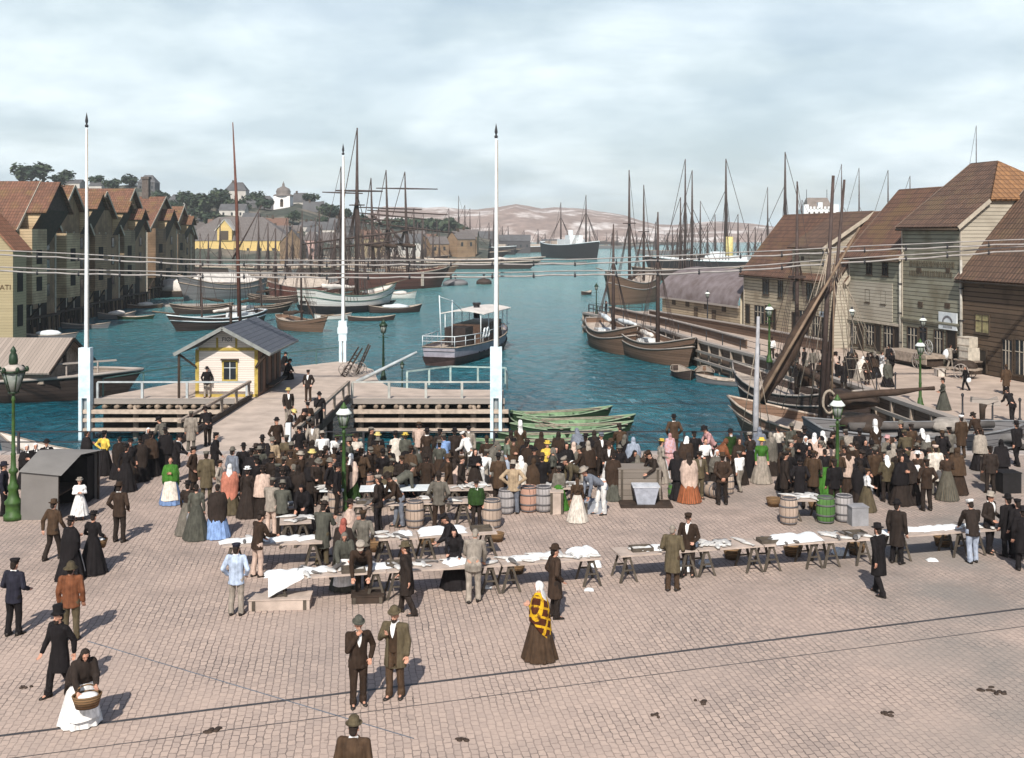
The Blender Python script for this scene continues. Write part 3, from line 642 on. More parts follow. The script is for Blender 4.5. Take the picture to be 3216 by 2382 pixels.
# ---------------------------------------------------------------- warehouses on the west shore (left)
tile_r = tiles('red pantiles', (.215, .105, .07), (.10, .055, .04), 0, .32, .36, (.19, .12, .055))
tile_r2 = tiles('mossy pantiles', (.225, .115, .07), (.115, .065, .04), 0, .32, .36, (.20, .14, .045))
lw = [boards('warehouse boards %d' % i, c, 2, .3, .12, .25, w) for i, (c, w) in enumerate((((.29, .195, .12), (.20, .13, .08)), ((.46, .35, .22), (.30, .215, .135)), ((.26, .20, .13), (.18, .13, .085)), ((.20, .13, .08), (.12, .08, .05))))]
front = boards('vertical grey boards', (.26, .175, .11), 1, .3, .1, .3, (.16, .105, .065))
bay_shade = plain('loading bay shade', (.012, .01, .009), .95, .3, 1)  # near-black panels paint the shade inside openings
def warehouse(label, Dc, xf, w, ze, zr, wall, roof, hoist, fr=front, depth=24, chimney=None, bay=1.5):
    t = thing('warehouse', label, 'warehouse', (xf, Dc, 0)); h = w / 2
    mb = MB(); mb.add([(0, -h, SEA - 1), (-depth, -h, SEA - 1), (-depth, -h, ze), (0, -h, ze)], [(0, 1, 2, 3)]); mb.add([(0, h, SEA - 1), (-depth, h, SEA - 1), (-depth, h, ze), (0, h, ze)], [(3, 2, 1, 0)])
    mb.build('wall', wall, t)
    MB().add([(0, -h, SEA - 1), (0, h, SEA - 1), (0, h, ze), (0, 0, zr - .15), (0, -h, ze)], [(0, 1, 2, 3, 4)]).build('gable_wall', fr, t)
    sl = (zr - ze) / h; mb = MB()
    for s in (-1, 1):
        q = [(-depth, 0, zr), (-depth, s * (h + .45), ze - .45 * sl), (.7, s * (h + .45), ze - .45 * sl), (.7, 0, zr)]
        mb.slab(q if s < 0 else q[::-1], .16)
    r = mb.build('roof', roof, t)
    mb = MB()
    for s in (-1, 1): mb.bar((.74, 0, zr - .05), (.74, s * (h + .45), ze - .45 * sl - .05), .07, .3)
    mb.build('barge_board', trim, r)
    for (yc, ww, zt, pr, drop) in hoist:                               # projecting hoist gables
        e = zt - ww * .46; hw = ww / 2
        m = MB(); 
        for s in (-1, 1): m.add([(0, s * hw, e), (pr, s * hw, e), (0, s * hw, e - drop)], [(0, 1, 2)])
        for v in m.v: pass
        m.v = [(x, y + yc, z) for x, y, z in m.v]; hg = m.build('hoist_gable', lw[1], t)
        m = MB(); m.add([(pr, yc - hw, e), (pr, yc + hw, e), (pr, yc, zt - .1)], [(0, 1, 2)]); m.add([(pr, yc - hw, e), (pr, yc + hw, e), (0, yc + hw, e - drop), (0, yc - hw, e - drop)], [(0, 1, 2, 3)]); m.build('hoist_door', G['dark_wood'], hg)
        m = MB()
        for s in (-1, 1):
            q = [(-5, yc, zt), (-5, yc + s * (hw + .35), e - .3), (pr + .4, yc + s * (hw + .35), e - .3), (pr + .4, yc, zt)]
            m.slab(q if s < 0 else q[::-1], .14)
        m.build('hoist_roof', roof, hg)
        m = MB(); m.bar((pr - .3, yc, zt - .5), (pr + .9, yc, zt - .5), .16); m.build('hoist_beam', G['dark_wood'], hg)
    if bay:                                                             # boarded gallery bay standing out over the water
        b_ = MB().box((-.05, -h + .02, 1.6), (bay, -h + w * .34, ze - .25)).build('gallery_bay', wall, t); m_ = MB(); [m_.bar((.05, y, -.6), (bay - .15, y, 1.7), .18) for y in (-h + .3, -h + w * .31)]; m_.build('bracket', G['dark_wood'], b_)
        for z in (3.0, 6.0): MB().box((bay - .02, -h + w * .1, z), (bay + .05, -h + w * .22, z + 1.6)).build('shutter', bay_shade, b_)
    for z in (-1.4, 1.7, 4.6, 7.2):
        if z + 2 < ze + 1.5: MB().box((-.02, -.85, z), (.05, .85, z + 2.1)).build('loading_door', bay_shade, t)
    for s in (-1, 1):
        for z in (2.0, 4.9, 7.4):
            if z < ze - 1.2:
                f = MB().box((-.02, s * h * .62 - .5, z), (.06, s * h * .62 + .5, z + 1.5)).build('window', dtrim, t)
                MB().box((.04, s * h * .62 - .4, z + .1), (.075, s * h * .62 + .4, z + 1.4)).build('pane', G['glass'], f)
    mb = MB()
    for s in (-1, 1):
        mb.box((-.06, s * h - .16, SEA), (.1, s * h + .16, ze - .2)); mb.box((0, s * 1.2 - .12, -1), (.12, s * 1.2 + .12, ze))
    mb.build('corner_board', trim if hoist else dtrim, t)
    mb = MB()
    k = -h + .4
    while k < h: mb.tube([(.35, k, -4), (.25, k, -.2)], .14, 6); k += 1.35
    mb.box((-.02, -h, -.35), (.7, h, -.12)); mb.build('pile_front', G['dark_wood'], t)
    MB().box((.055, -h * .5, SEA), (.09, -h * .12, 3.2)).build('boat_bay_shade', bay_shade, t); MB().box((.055, h * .14, SEA), (.09, h * .55, 3.0)).build('boat_bay_shade', bay_shade, t)  # dark sheets over the boards stand for shade in the boat bays
    if chimney: mb = MB(); mb.box((chimney - .6, -.6, zr - 1.5), (chimney + .6, .6, zr + 3.2)); mb.box((chimney - .75, -.75, zr + 3.2), (chimney + .75, .75, zr + 3.6)); mb.build('chimney', plain('sooty brick', (.12, .10, .09), .9), r)
    return t
warehouse('cream and tan warehouse with a broad hoist gable, nearest of the red-roofed row', 127, -55.2, 11.4, 10.2, 15.5, lw[1], tile_r, [(0, 7.2, 15.4, 2.6, 4.2)], bay=2.2)
warehouse('warehouse with mossy red roof and two gables behind the tall west flagpole', 140, -56.4, 12.2, 9.7, 15.6, lw[1], tile_r2, [(5.2, 3.8, 14.7, 2.0, 3.6)], bay=2.1)
warehouse('tan warehouse with mossy tiles and a small hoist gable, third of the red-roofed row', 156.5, -58.4, 13.2, 9.6, 15.4, lw[0], tile_r2, [(5.6, 3.0, 14.2, 1.9, 3.6)])
warehouse('warehouse with the brightest red roof and a white hoist gable', 174, -60.4, 14.2, 10.2, 16.6, lw[2], tile_r, [(.5, 3.2, 13.4, 1.8, 3.8)])
warehouse('warehouse with a tall sooty chimney beside a yellow hoist gable', 203, -64.6, 17, 10.6, 16.3, lw[3], tile_r, [(0, 4.0, 14.0, 1.8, 4.4)], chimney=-3)
warehouse('slim brown warehouse with a dark dormer near the far end of the row', 231, -69.6, 14, 9.6, 15.2, lw[3], tile_r2, [(2, 3.4, 13.2, 1.8, 3.4)])
warehouse('small brown gabled warehouse at the far end of the west row', 249, -73.6, 11, 8.6, 13.7, lw[0], tile_r2, [])
t = thing('warehouse', 'cream warehouse cut by the west edge, with brown letters on its wall', 'warehouse', (-52.7, 116, 0))
mb = MB(); mb.add([(0, 0, SEA - 1), (0, 3.2, SEA - 1), (0, 3.2, 8.05), (0, 0, 8.05)], [(0, 1, 2, 3)]); mb.add([(0, 0, SEA - 1), (-13, 0, SEA - 1), (-13, 0, 8.05), (-6.5, 0, 15.5), (0, 0, 8.05)], [(0, 1, 2, 3, 4)]); mb.build('wall', boards('cream gable boards', (.36, .29, .175), 2, .3, .06, .12), t)
mb = MB()
for s in (-1, 1): q = [(-6.5, -.5, 15.6), (-6.5, 3.6, 15.6), (-6.5 + s * 7, 3.6, 7.6), (-6.5 + s * 7, -.5, 7.6)]; mb.slab(q if s < 0 else q[::-1], .16)
mb.build('roof', tiles('cream house tiles', (.33, .15, .09), (.2, .09, .05), 1, .45, .4), t)
for z in (-.5, 3.2): MB().box((-.02, 1.0, z), (.05, 2.3, z + 2.3)).build('loading_door', bay_shade, t)
text('lettering', 'NATI', .8, plain('brown letters', (.09, .05, .02), .9), (-1.1, -.03, 3.72), (RAD(90), 0, 0), t)

# ---------------------------------------------------------------- far buildings
def block(name, label, cat, x, y, w, d, z0, h, rh, wall, roof, rz=0, hip=0.0, wins=0, chim=0, group=None, rows=1):
    """a plain house: long side towards the viewer, gable or hip roof"""
    t = thing(name, label, cat, (x, y, z0), rz, group); a, b = w / 2, d / 2
    mb = MB(); e = a - hip
    mb.box((-a, -b, -3), (a, b, h))
    if not hip: mb.add([(-a, -b, h), (-a, b, h), (-a, 0, h + rh)], [(0, 1, 2)]); mb.add([(a, -b, h), (a, b, h), (a, 0, h + rh)], [(0, 1, 2)])
    mb.build('wall', wall, t); o = .3
    vs = [(-a - o, -b - o, h - .05), (a + o, -b - o, h - .05), (a + o, b + o, h - .05), (-a - o, b + o, h - .05), (-e - (0 if hip else o), 0, h + rh + .05), (e + (0 if hip else o), 0, h + rh + .05)]
    r = MB().add(vs, [(0, 1, 5, 4), (2, 3, 4, 5), (1, 2, 5), (3, 0, 4)] if hip else [(0, 1, 5, 4), (2, 3, 4, 5)]).build('roof', roof, t)
    for k in range(rows):
        for i in range(wins): xx = -a + w * (i + .5) / wins; MB().box((xx - .45, -b - .06, h * (k + .35) / rows), (xx + .45, -b + .02, h * (k + .35) / rows + min(1.5, h * .45))).build('window', G['glass'], t)
    for i in range(chim): xx = (-.5 + i) * w * .4; MB().box((xx - .45, -.45, h + rh * .5), (xx + .45, .45, h + rh + 1.1)).build('chimney', dtrim, r)
    return t
slate_d = plain('far slate', (.095, .095, .10), .9, .3, .4); grey_r = tiles('grey roofs', (.16, .14, .135), (.12, .105, .10), 0, .6, .6)
yellow_w = boards('yellow boards', (.58, .42, .17), 2, .5, .06, .12); pinkw = plain('pink plaster', (.50, .33, .30), .9, .15, .3); palew = plain('pale walls', (.45, .43, .40), .9, .2, .3)
D = 450; t = block('warehouse', 'long yellow warehouse under a great grey hipped roof', 'warehouse', (PX(560, D) + PX(918, D)) / 2, D + 9, PX(918, D) - PX(560, D), 18, -.4, 7.0, 9.8, yellow_w, grey_r, 0, 14, 9)
x = PX(706, D) - t.location.x
MB().add([(x - 3, -9.5, 7), (x + 3, -9.5, 7), (x + 3, -9.5, 11.6), (x - 3, -9.5, 11.6), (x, -9.5, 15.6), (x - 3, -2, 11.6), (x + 3, -2, 11.6), (x - 3, -2, 7), (x + 3, -2, 7)], [(0, 1, 2, 4, 3), (0, 3, 5, 7), (1, 8, 6, 2)]).build('hoist_dormer', yellow_w, t)
mb = MB(); [mb.slab([(x, -10, 16), (x + s * 4, -10, 11.2), (x + s * 4, -1, 11.2), (x, -1, 16)][::s], .3) for s in (1, -1)]; mb.build('dormer_roof', palew, t)
MB().box((x - 1.6, -9.7, 7.3), (x + 1.6, -9.45, 11)).build('loading_door', dtrim, t)
MB().box((-20, -9.2, -.6), (24, -9.02, 1.6)).build('plinth', plain('mossy plinth', (.20, .19, .08), .9), t)
D = 430; block('house', 'small pink house standing just east of the yellow warehouse', 'house', PX(972, D), D + 5, 5.6, 12, -.4, 7.4, 3.2, pinkw, grey_r, 0, 1.5, 2)
block('warehouse', 'brown hoist-gabled warehouse between the yellow warehouse and the pink house', 'warehouse', PX(928, D), D - 5, 5.5, 9, -.4, 6.0, 5.5, lw[3], grey_r, RAD(90), 0, 1)
block('warehouse', 'grey harbour shed behind the square-rigged masts', 'warehouse', PX(1035, 470), 478, 9, 12, -.4, 6.2, 4.2, palew, grey_r, 0, 0, 3)
HH = [('house', 'dark hip-roofed house alone on the hill skyline', 467, 575, 570, 9, 5, 4.0, slate_d, 2.4, 0), ('house', 'gabled house on the hill skyline behind the masts', 745, 600, 585, 11, 6.5, 4.5, palew, 2.5, 1),
      ('house', 'pale house under the skyline house', 735, 661, 520, 12, 4, 3, palew, 0, 0), ('house', 'low dark roofed house west of the church tower', 815, 640, 575, 17, 4, 4, slate_d, 3, 1),
      ('house', 'house with a stepped roof east of the church tower', 945, 636, 590, 11, 6, 5, palew, 2, 1), ('house', 'long pale house lower on the slope', 1000, 722, 500, 16, 4, 3.6, palew, 0, 1),
      ('house', 'pale house high beside the tall chimney', 560, 636, 560, 9, 7, 4, palew, 2, 0), ('house', 'small red-roofed house on the open slope', 645, 695, 500, 5, 3.5, 2.6, palew, 0, 0),
      ('house', 'brown gabled house under the church tower', 985, 668, 560, 10, 5, 5.5, lw[3], 0, 1), ('house', 'small house at the foot of the church tower', 790, 690, 500, 7, 4, 3, pinkw, 0, 0),
      ('house', 'white cottage among trees above the red roofs', 235, 577, 560, 8, 3, 2, palew, 0, 0), ('house', 'white cottage on the skyline, west of the hip-roofed house', 308, 585, 560, 6.5, 3, 2, palew, 0, 0),
      ('house', 'grey-roofed house on the slope behind the pink house', 1075, 712, 510, 12, 4.5, 4, slate_d, 0, 1)]
for nm, lab, px, py, D, w, h, rh, wl, hip, ch in HH:
    block(nm, lab, 'house', PX(px, D), D, w, 8, PZ(py, D) - h, h, rh, wl, slate_d if wl is not slate_d else slate_d, 0, hip, 3 if h > 3.2 else 0, ch, 'houses on the town hill')
D = 575; t = thing('church_tower', 'white church tower with a dark onion dome on the hill', 'church tower', (PX(890, D), D, PZ(662, D)))
w = 25.5 * D / F; hb = PZ(617, D) - PZ(662, D); mb = MB(); mb.box((-w, -w, -6), (w, w, hb)); mb.build('wall', plain('white tower plaster', (.74, .72, .72), .9, .1, .3), t)
mb = MB(); k = 43 * D / F; mb.lathe([(w * 1.28, hb), (w * 1.15, hb + .1 * k), (w * .85, hb + .16 * k), (w * .92, hb + .34 * k), (w * .75, hb + .55 * k), (w * .3, hb + .68 * k), (w * .16, hb + .75 * k), (w * .14, hb + .9 * k), (w * .05, hb + 1.0 * k), (.05, hb + 1.12 * k)], 16); mb.build('onion_dome', plain('copper dome', (.16, .14, .13), .8, .25, .5), t)
mb = MB(); mb.box((-.8, -w - .1, hb * .25), (.8, -w + .05, hb * .7)); mb.tube([(0, -w - .1, hb * .7), (0, -w + .05, hb * .7)], .8, 12); mb.build('belfry_opening', dtrim, t)
MB().box((-w - 1, -w - 1, -6), (w * 1.6, -w + 2, .2)).build('nave_wall', plain('white nave', (.7, .68, .68), .9), t)
D = 400; t = thing('castle_tower', 'white battlemented castle tower with steep dark roof rising behind the right-hand houses'.replace('right-hand ', 'quay '), 'tower', (PX(2565, D), D, 0))
zt, zw = PZ(622, D), PZ(658, D); a = 46 * D / F; mb = MB(); mb.box((-a, -a, -3), (a, a, zw)); i = -a
while i < a - .1: mb.box((i, -a - .25, zw), (i + .7, -a + .35, zw + .9)); i += 1.3
for s in (-1, 1): mb.box((s * a - .9, -a - .5, -3), (s * a + .9, -a + 1.3, zw + 1.6))
mb.build('wall', plain('white castle wall', (.70, .68, .68), .9, .15, .4), t)
b = 32 * D / F; MB().loft([[(-a*.86, -a*.86, zw), (a*.86, -a*.86, zw), (a*.86, a*.86, zw), (-a*.86, a*.86, zw)], [(-b, -.6, zt), (b, -.6, zt), (b, .6, zt), (-b, .6, zt)]]).build('roof', plain('castle slate', (.20, .17, .15), .9, .25, .6), t)
for i in range(6): MB().box((-a + .9 + i * 1.75, -a - .1, zw - 2.2), (-a + 1.5 + i * 1.75, -a + .02, zw - 1.0)).build('window', dtrim, t)
MB().box((-.8, -a * .9, zw + .4), (.8, -a * .4, zw + 2.4)).build('dormer', G['white'], t)
for s in (-1, 1): MB().tube([(s * b, 0, zt), (s * b, 0, zt + 3)], .1, 6).build('weathervane', G['iron'], t)
for lab, p0, p1, yt, D in (('long dark harbour warehouse, west one beyond the moored steamers', 1484, 1562, 727, 640), ('long dark harbour warehouse beyond the white steamer', 1566, 1665, 738, 660), ('low dark harbour shed behind the big black steamer', 1702, 1800, 752, 640)):
    z = PZ(yt, D); block('warehouse', lab, 'warehouse', (PX(p0, D) + PX(p1, D)) / 2, D, PX(p1, D) - PX(p0, D), 14, -.6, (z + .6) * .62, (z + .6) * .38, plain('dark shed', (.075, .07, .075), .9), slate_d, 0, 0, 5)

# ---------------------------------------------------------------- trees on the town hill
leaf = Mat('leaves', .9, .1)
leaf.col(leaf.mix(leaf.rng(leaf.noise(1.1, 3), .35, .65), (.022, .038, .028, 1), (.065, .085, .05, 1)))
bark = plain('bark', (.06, .045, .035), .95)
def crown_mesh(seed, r, h, n=760):
    g = random.Random(seed); mb = MB(); lobes = [(Vector((g.uniform(-.6, .6) * r, g.uniform(-.6, .6) * r, h * g.uniform(.3, .8))), r * g.uniform(.35, .62)) for _ in range(9)]
    for _ in range(n):
        c, q = g.choice(lobes); d = Vector((g.gauss(0, 1), g.gauss(0, 1), g.gauss(0, 1))).normalized(); p = c + d * q * g.uniform(.55, 1.05)
        x = Vector((g.gauss(0, 1), g.gauss(0, 1), g.gauss(0, .6))).normalized(); y = x.cross(d + Vector((.1, .2, .3))).normalized(); s = r * g.uniform(.06, .15)
        mb.add([p - x*s - y*s*.6, p + x*s - y*s*.5, p + x*s*.8 + y*s, p - x*s*.7 + y*s*.8], [(0, 1, 2, 3)])
    return mb.mesh('crown', [leaf.m])
CR = [crown_mesh(k, 1.0, 1.6) for k in range(4)]
def trunk_mesh():
    mb = MB(); mb.tube([(0, 0, -.8), (.02, 0, .3), (0, .03, 1.0)], [.09, .06, .03], 7)
    for a in (0, 2.1, 4.2): mb.tube([(0, 0, .35), (.35 * math.cos(a), .35 * math.sin(a), .95)], [.04, .015], 5)
    return mb.mesh('trunk', [bark])
TR = trunk_mesh()
def tree(px, py, D, r, label, sx=1.0):
    t = thing('tree', label, 'tree', (PX(px, D), D, PZ(py, D)), rnd.uniform(0, 6), 'trees on the town hill'); t.scale = (r * sx, r * sx, r)
    link('crown', rnd.choice(CR), t); link('trunk', TR, t)
PRO = [block('house', 'small grey-roofed house on the crowded hillside', 'house', PX(640, 520), 520, 8, 7, PZ(705, 520) - 4, 4, 3, w_, r_, rz_, 0, 2, 1, 'houses on the town hill') for w_, r_, rz_ in ((palew, slate_d, 0), (lw[0], grey_r, .5), (plain('ochre walls', (.34, .27, .17), .9), plain('rust roof', (.17, .10, .075), .9), -.3))]
g = random.Random(4)
for i in range(46):
    px = g.uniform(590, 1480); D = g.uniform(468, 600); yl = 640 + max(0, px - 880) * .14; py = g.uniform(yl + 22 + (600 - D) * .25, min(yl + 62 + (600 - D) * .25, 752))
    if px > 1130: D = g.uniform(440, 500); py = g.uniform(745, 778)
    dup(g.choice(PRO), (PX(px, D), D, PZ(py, D) - 4), g.uniform(-.7, .7), 'small grey-roofed house on the crowded hillside', None, g.uniform(.7, 1.25))
tree(100, 576, 560, 6.2, 'largest round dark tree on the hill skyline above the red roofs', 1.5)
tree(62, 576, 560, 4.2, 'lopsided tree overhanging the large round skyline tree on its west side', 1.2)
tree(205, 572, 560, 3.6, 'small dark tree over the white cottage on the skyline', 1.3)
tree(300, 582, 560, 3.2, 'low dark tree over the skyline cottage, west of the hip-roofed house', 1.3)
tree(405, 588, 570, 4.2, 'round dark tree beside the dark hip-roofed skyline house', 1.2)
FT = 'dark leafy tree among the houses on the town hill slope'
for px, py, D, r in ((585, 655, 540, 5), (620, 668, 530, 5.5), (655, 672, 525, 6), (690, 652, 560, 5.5), (700, 662, 540, 4.5), (795, 648, 575, 4.5), (830, 660, 560, 4), (965, 650, 590, 4.5), (1010, 672, 570, 4), (1035, 690, 560, 4.5), (1060, 690, 570, 4.5), (1090, 697, 570, 4), (545, 672, 520, 4), (500, 640, 540, 4), (470, 660, 520, 4), (610, 700, 490, 4), (760, 670, 530, 4), (1120, 712, 560, 3.6), (1145, 712, 590, 3.6), (350, 600, 545, 3.6), (180, 590, 548, 4), (1020, 712, 520, 3.2), (670, 706, 480, 3.6), (560, 716, 470, 3.6), (920, 700, 500, 3.2)):
    tree(px, py, D, r, FT, 1.25)
wood = MB(); g = random.Random(9)
for _ in range(2600):
    px = g.uniform(1140, 1480); top = 692 + max(0, px - 1420) * .55 + max(0, 1230 - px) * .22 + 7 * noise.noise(Vector((px * .03, 0, 0)))
    D = g.uniform(585, 640); y = top + abs(g.gauss(0, 1)) * 24
    if y > 765: continue
    p = Vector((PX(px, D), D, PZ(y, D))); s = g.uniform(.6, 1.5); x = Vector((g.gauss(0, 1), g.gauss(0, 1), g.gauss(0, .6))).normalized(); q = x.cross(Vector((g.gauss(0, 1), g.gauss(0, 1), 1))).normalized()
    wood.add([p - x*s - q*s, p + x*s - q*s, p + x*s + q*s, p - x*s + q*s], [(0, 1, 2, 3)])
tag(wood.build('woods', leaf.m), 'dark wood on the low headland behind the moored ships', 'wood', kind='stuff')
# ---------------------------------------------------------------- boats and ships
wood_hull = boards('brown hull planks', (.155, .095, .065), 2, .22, .10, .3)
red_hull = boards('red brown hull planks', (.105, .045, .036), 2, .3, .10, .3)
dark_hull = boards('dark hull planks', (.05, .035, .03), 2, .25, .10, .4)
white_hull = boards('white hull planks', (.62, .60, .57), 2, .3, .06, .12)
grey_hull = boards('grey hull planks', (.17, .165, .17), 2, .25, .10, .25)
green_out = boards('green boat outside', (.018, .042, .018), 2, .14, .12, .3)
green_in = plain('green boat inside', (.17, .27, .15), .85, .6, 1.6); gpale = plain('worn green gunwale', (.26, .34, .23), .85, .4, 3)
lilac = plain('lilac grey paint', (.33, .31, .36), .6, .2, 2)
deckw = plain('scrubbed deck', (.40, .34, .29), .9, .3, 2.5, .2)
canvas = plain('pale canvas', (.62, .58, .54), .9, .2, 1.5, .3)
sailb = plain('tanned sail', (.055, .035, .025), .9, .4, 3, .6)
spar = plain('spar wood', (.20, .14, .095), .7, .4, 2)
darkspar = plain('dark spar', (.065, .045, .04), .7, .4, 2)
ironblk = plain('black hull paint', (.02, .018, .02), .6, .3, 1)
class Hull:
    def __init__(s, L, B, fb, tw=.6, sb=.7, ss=.35, rake=.12, draft=None, flare=1.04, st=13):
        s.L, s.B, s.fb, s.tw, s.sb, s.ss, s.rake, s.fl = L, B, fb, tw, sb, ss, rake * L, flare; s.d = draft or fb * .8; s.ts = [i / (st - 1) for i in range(st)]
    def hb(s, t):
        b = s.B / 2
        if t < .38: b *= s.tw + (1 - s.tw) * (1 - ((.38 - t) / .38) ** 2)
        if t > .5: b *= max(.0, 1 - ((t - .5) / .5) ** 2.3) ** .85
        return max(b, .02)
    def g(s, t): return s.fb * (1 + s.sb * max(0, (t - .5) * 2) ** 2 + s.ss * max(0, (.5 - t) * 2) ** 2)
    def pt(s, t, f, side=1, ins=0.0):
        """f: 0 keel .. 1 gunwale"""
        b, g = s.hb(t), s.g(t)
        tab = [(0, -s.d), (.55, -.75 * s.d), (.88, -.1 * s.d), (1.0, .45 * g), (s.fl, g)]
        k = f * 4; i = min(3, int(k)); u = k - i
        y = tab[i][0] + (tab[i+1][0] - tab[i][0]) * u; z = tab[i][1] + (tab[i+1][1] - tab[i][1]) * u
        x = s.L * (t - .5) + s.rake * (t ** 3) * max(0, z / max(g, .01)) - s.rake * .35 * ((1 - t) ** 3) * max(0, z / max(g, .01))
        return Vector((x, side * max(0, y * b - ins), z))
    def shell(s, mat, parent, name='hull'):
        mb = MB(); mb.smooth = True
        rings = [[s.pt(t, f / 8, -1) for f in range(8, 0, -1)] + [s.pt(t, f / 8, 1) for f in range(0, 9)] for t in s.ts]
        mb.loft(rings, False, False); mb.smooth = False; mb.add(rings[0], [tuple(range(len(rings[0])))])
        return mb.build(name, mat, parent)
    def deck(s, mat, parent, drop=.25, name='deck'):
        mb = MB(); vs = []
        for t in s.ts: p = s.pt(t, 1, 1, .03); vs += [(p.x, p.y, p.z - drop), (p.x, -p.y, p.z - drop)]
        mb.add(vs, [(2*i, 2*i+1, 2*i+3, 2*i+2) for i in range(len(s.ts) - 1)]); return mb.build(name, mat, parent)
    def inside(s, mat, parent, ins=.05):
        mb = MB(); mb.smooth = True
        rings = [[s.pt(t, f / 8, -1, ins) + Vector((0, 0, .06 if f < 8 else 0)) for f in range(8, 1, -1)] + [s.pt(t, f / 8, 1, ins) + Vector((0, 0, .06 if f < 8 else 0)) for f in range(2, 9)] for t in s.ts]
        mb.loft(rings, False, False); return mb.build('lining', mat, parent)
    def rail(s, mat, parent, r=.06, f=1.0, name='gunwale', out=.02):
        mb = MB()
        for sd in (-1, 1): mb.tube([s.pt(t, f, sd) + Vector((0, sd * out, 0)) for t in s.ts], r, 6)
        if s.tw > .2: mb.tube([s.pt(0, f, -1), s.pt(0, f, 1)], r, 6)
        return mb.build(name, mat, parent)
    def thwarts(s, mat, parent, ts):
        for t in ts: p = s.pt(t, .86, 1, .04); MB().box((p.x - .12, -p.y, p.z), (p.x + .12, p.y, p.z + .04)).build('thwart', mat, parent)
def mast(t, x, h, r=.16, rake=0.0, z0=0, side=0.0, yards=(), mat=None, shroud=None, top=None, name='mast', lr=.02, sp=1.2, y=0.0):
    mat = mat or spar; mb = MB(); tp = Vector((x + rake * h, y + side * h, h))
    mb.tube([(x, y, z0), (x + rake * h * .62, y + side * h * .62, h * .62), tp], [r, r * .8, r * .3], 8); m = mb.build(name, mat, t)
    if top: mb = MB(); c = Vector((x + rake*h*top, y + side*h*top, h*top)); mb.box(tuple(c - Vector((r*2, r*3, .08))), tuple(c + Vector((r*2, r*3, .08)))); mb.build('mast_top', mat, m)
    for z, L, tilt in yards:
        c = Vector((x + rake * z + r * 1.2, y + side * z, z)); mb = MB(); yv = Vector((math.sin(YARD[0]), -math.cos(YARD[0]), 0)) * (L / 2); mb.tube([c + yv + Vector((0, 0, -tilt)), c, c - yv + Vector((0, 0, tilt))], [r*.3, r*.5, r*.3], 7); mb.build('yard', mat, m)
    if shroud:
        mb = MB(); zt, bw = shroud
        for sd in (-1, 1):
            for k in range(4): mb.tube([(x + rake*zt, y + side*zt, zt), (x - sp * .3 + sp * .38 * (k - 1), sd * bw, z0 + .3)], lr, 4, False)
        mb.tube([(x + rake*zt, y + side*zt, zt), (x + sp * 4, 0, z0 + .8)], lr, 4, False); mb.tube([tuple(tp), (x - sp * 3.4, 0, z0 + .8)], lr, 4, False)
        mb.build('rigging', darkspar, m)
    return m
def furled(t, a, b, r, mat=sailb, name='furled_sail', n=9):
    a, b = Vector(a), Vector(b); g = random.Random(int(abs(a.x * 91 + b.z * 37)) + 3)
    pts = [a + (b - a) * (k / n) + Vector((g.uniform(-1, 1), g.uniform(-1, 1), g.uniform(-1, 1))) * r * .18 for k in range(n + 1)]
    mb = MB(); mb.tube(pts, [r * (.55 + .55 * math.sin(math.pi * min(1, (k + 1.2) / n)) + g.uniform(-.1, .1)) for k in range(n + 1)], 9); return mb.build(name, mat, t)
def bulge(t, name, c, r, mat, seed=1, n=12):
    """a lumpy covered heap"""
    mb = MB(); mb.ell(c, r, n, 8); g = random.Random(seed)
    mb.v = [tuple(Vector(v) + (Vector(v) - Vector(c)) * noise.noise(Vector(v) * 1.3 + Vector((seed, 0, 0))) * .35) for v in mb.v]; return mb.build(name, mat, t)
def wl(t, v):                                        # world point -> local of a thing that is only turned about z
    q = Vector(v) - t.location; q.rotate(Matrix.Rotation(-t.rotation_euler.z, 3, 'Z')); return (q.x, q.y, q.z)
def at(px, py): p = W(px, py, SEA); return (p.x, p.y, SEA)

def rowboat(label, loc, rz, L=5, B=1.5, fb=.45, out=wood_hull, inn=None, tw=.05, group=None, oars=False, cargo=None):
    t = thing('rowing_boat', label, 'rowing boat', loc, rz, group); h = Hull(L, B, fb, tw, .7, .6, .06, .25)
    h.shell(out, t); h.inside(inn or deckw, t, .09); h.rail(gpale if inn is green_in else G['wood'], t, .035); h.thwarts(inn or G['wood'], t, (.25, .48, .7))
    if oars:
        for s in (-1, 1): mb = MB(); mb.tube([(-L*.3, s*.2, fb + .12), (L*.42, s*.3, fb + .2)], .03, 6); mb.bar((L*.36, s*.29, fb+.19), (L*.5, s*.3, fb+.22), .14, .03); mb.build('oar', G['wood'], t)
    if cargo: bulge(t, 'cargo', (0, 0, fb + .15), (L * .26, B * .34, .4), cargo, 3)
    return t
# the green boats by the stage
gb = rowboat('longest green rowing boat, outermost of the green boats', (2.7, 67.8, SEA), RAD(14), 6.6, 1.7, .5, green_out, green_in, .05, 'green rowing boats beside the landing stage', True)
for loc, rz, lab in (((3.7, 65.1, SEA), 6, 'green rowing boat with a dark bow tip, second from the open water'), ((3.3, 62.9, SEA), 3, 'green rowing boat in the middle of the moored green boats'), ((1.5, 64.2, SEA), -62, 'green rowing boat lying slantwise across the other green boats'), ((2.6, 60.4, SEA), 8, 'green rowing boat closest to the crowd by the rail'), ((.9, 58.2, SEA), 2, 'green rowing boat half hidden below the square, under the white-scarfed woman')):
    dup(gb, loc, RAD(rz), lab)
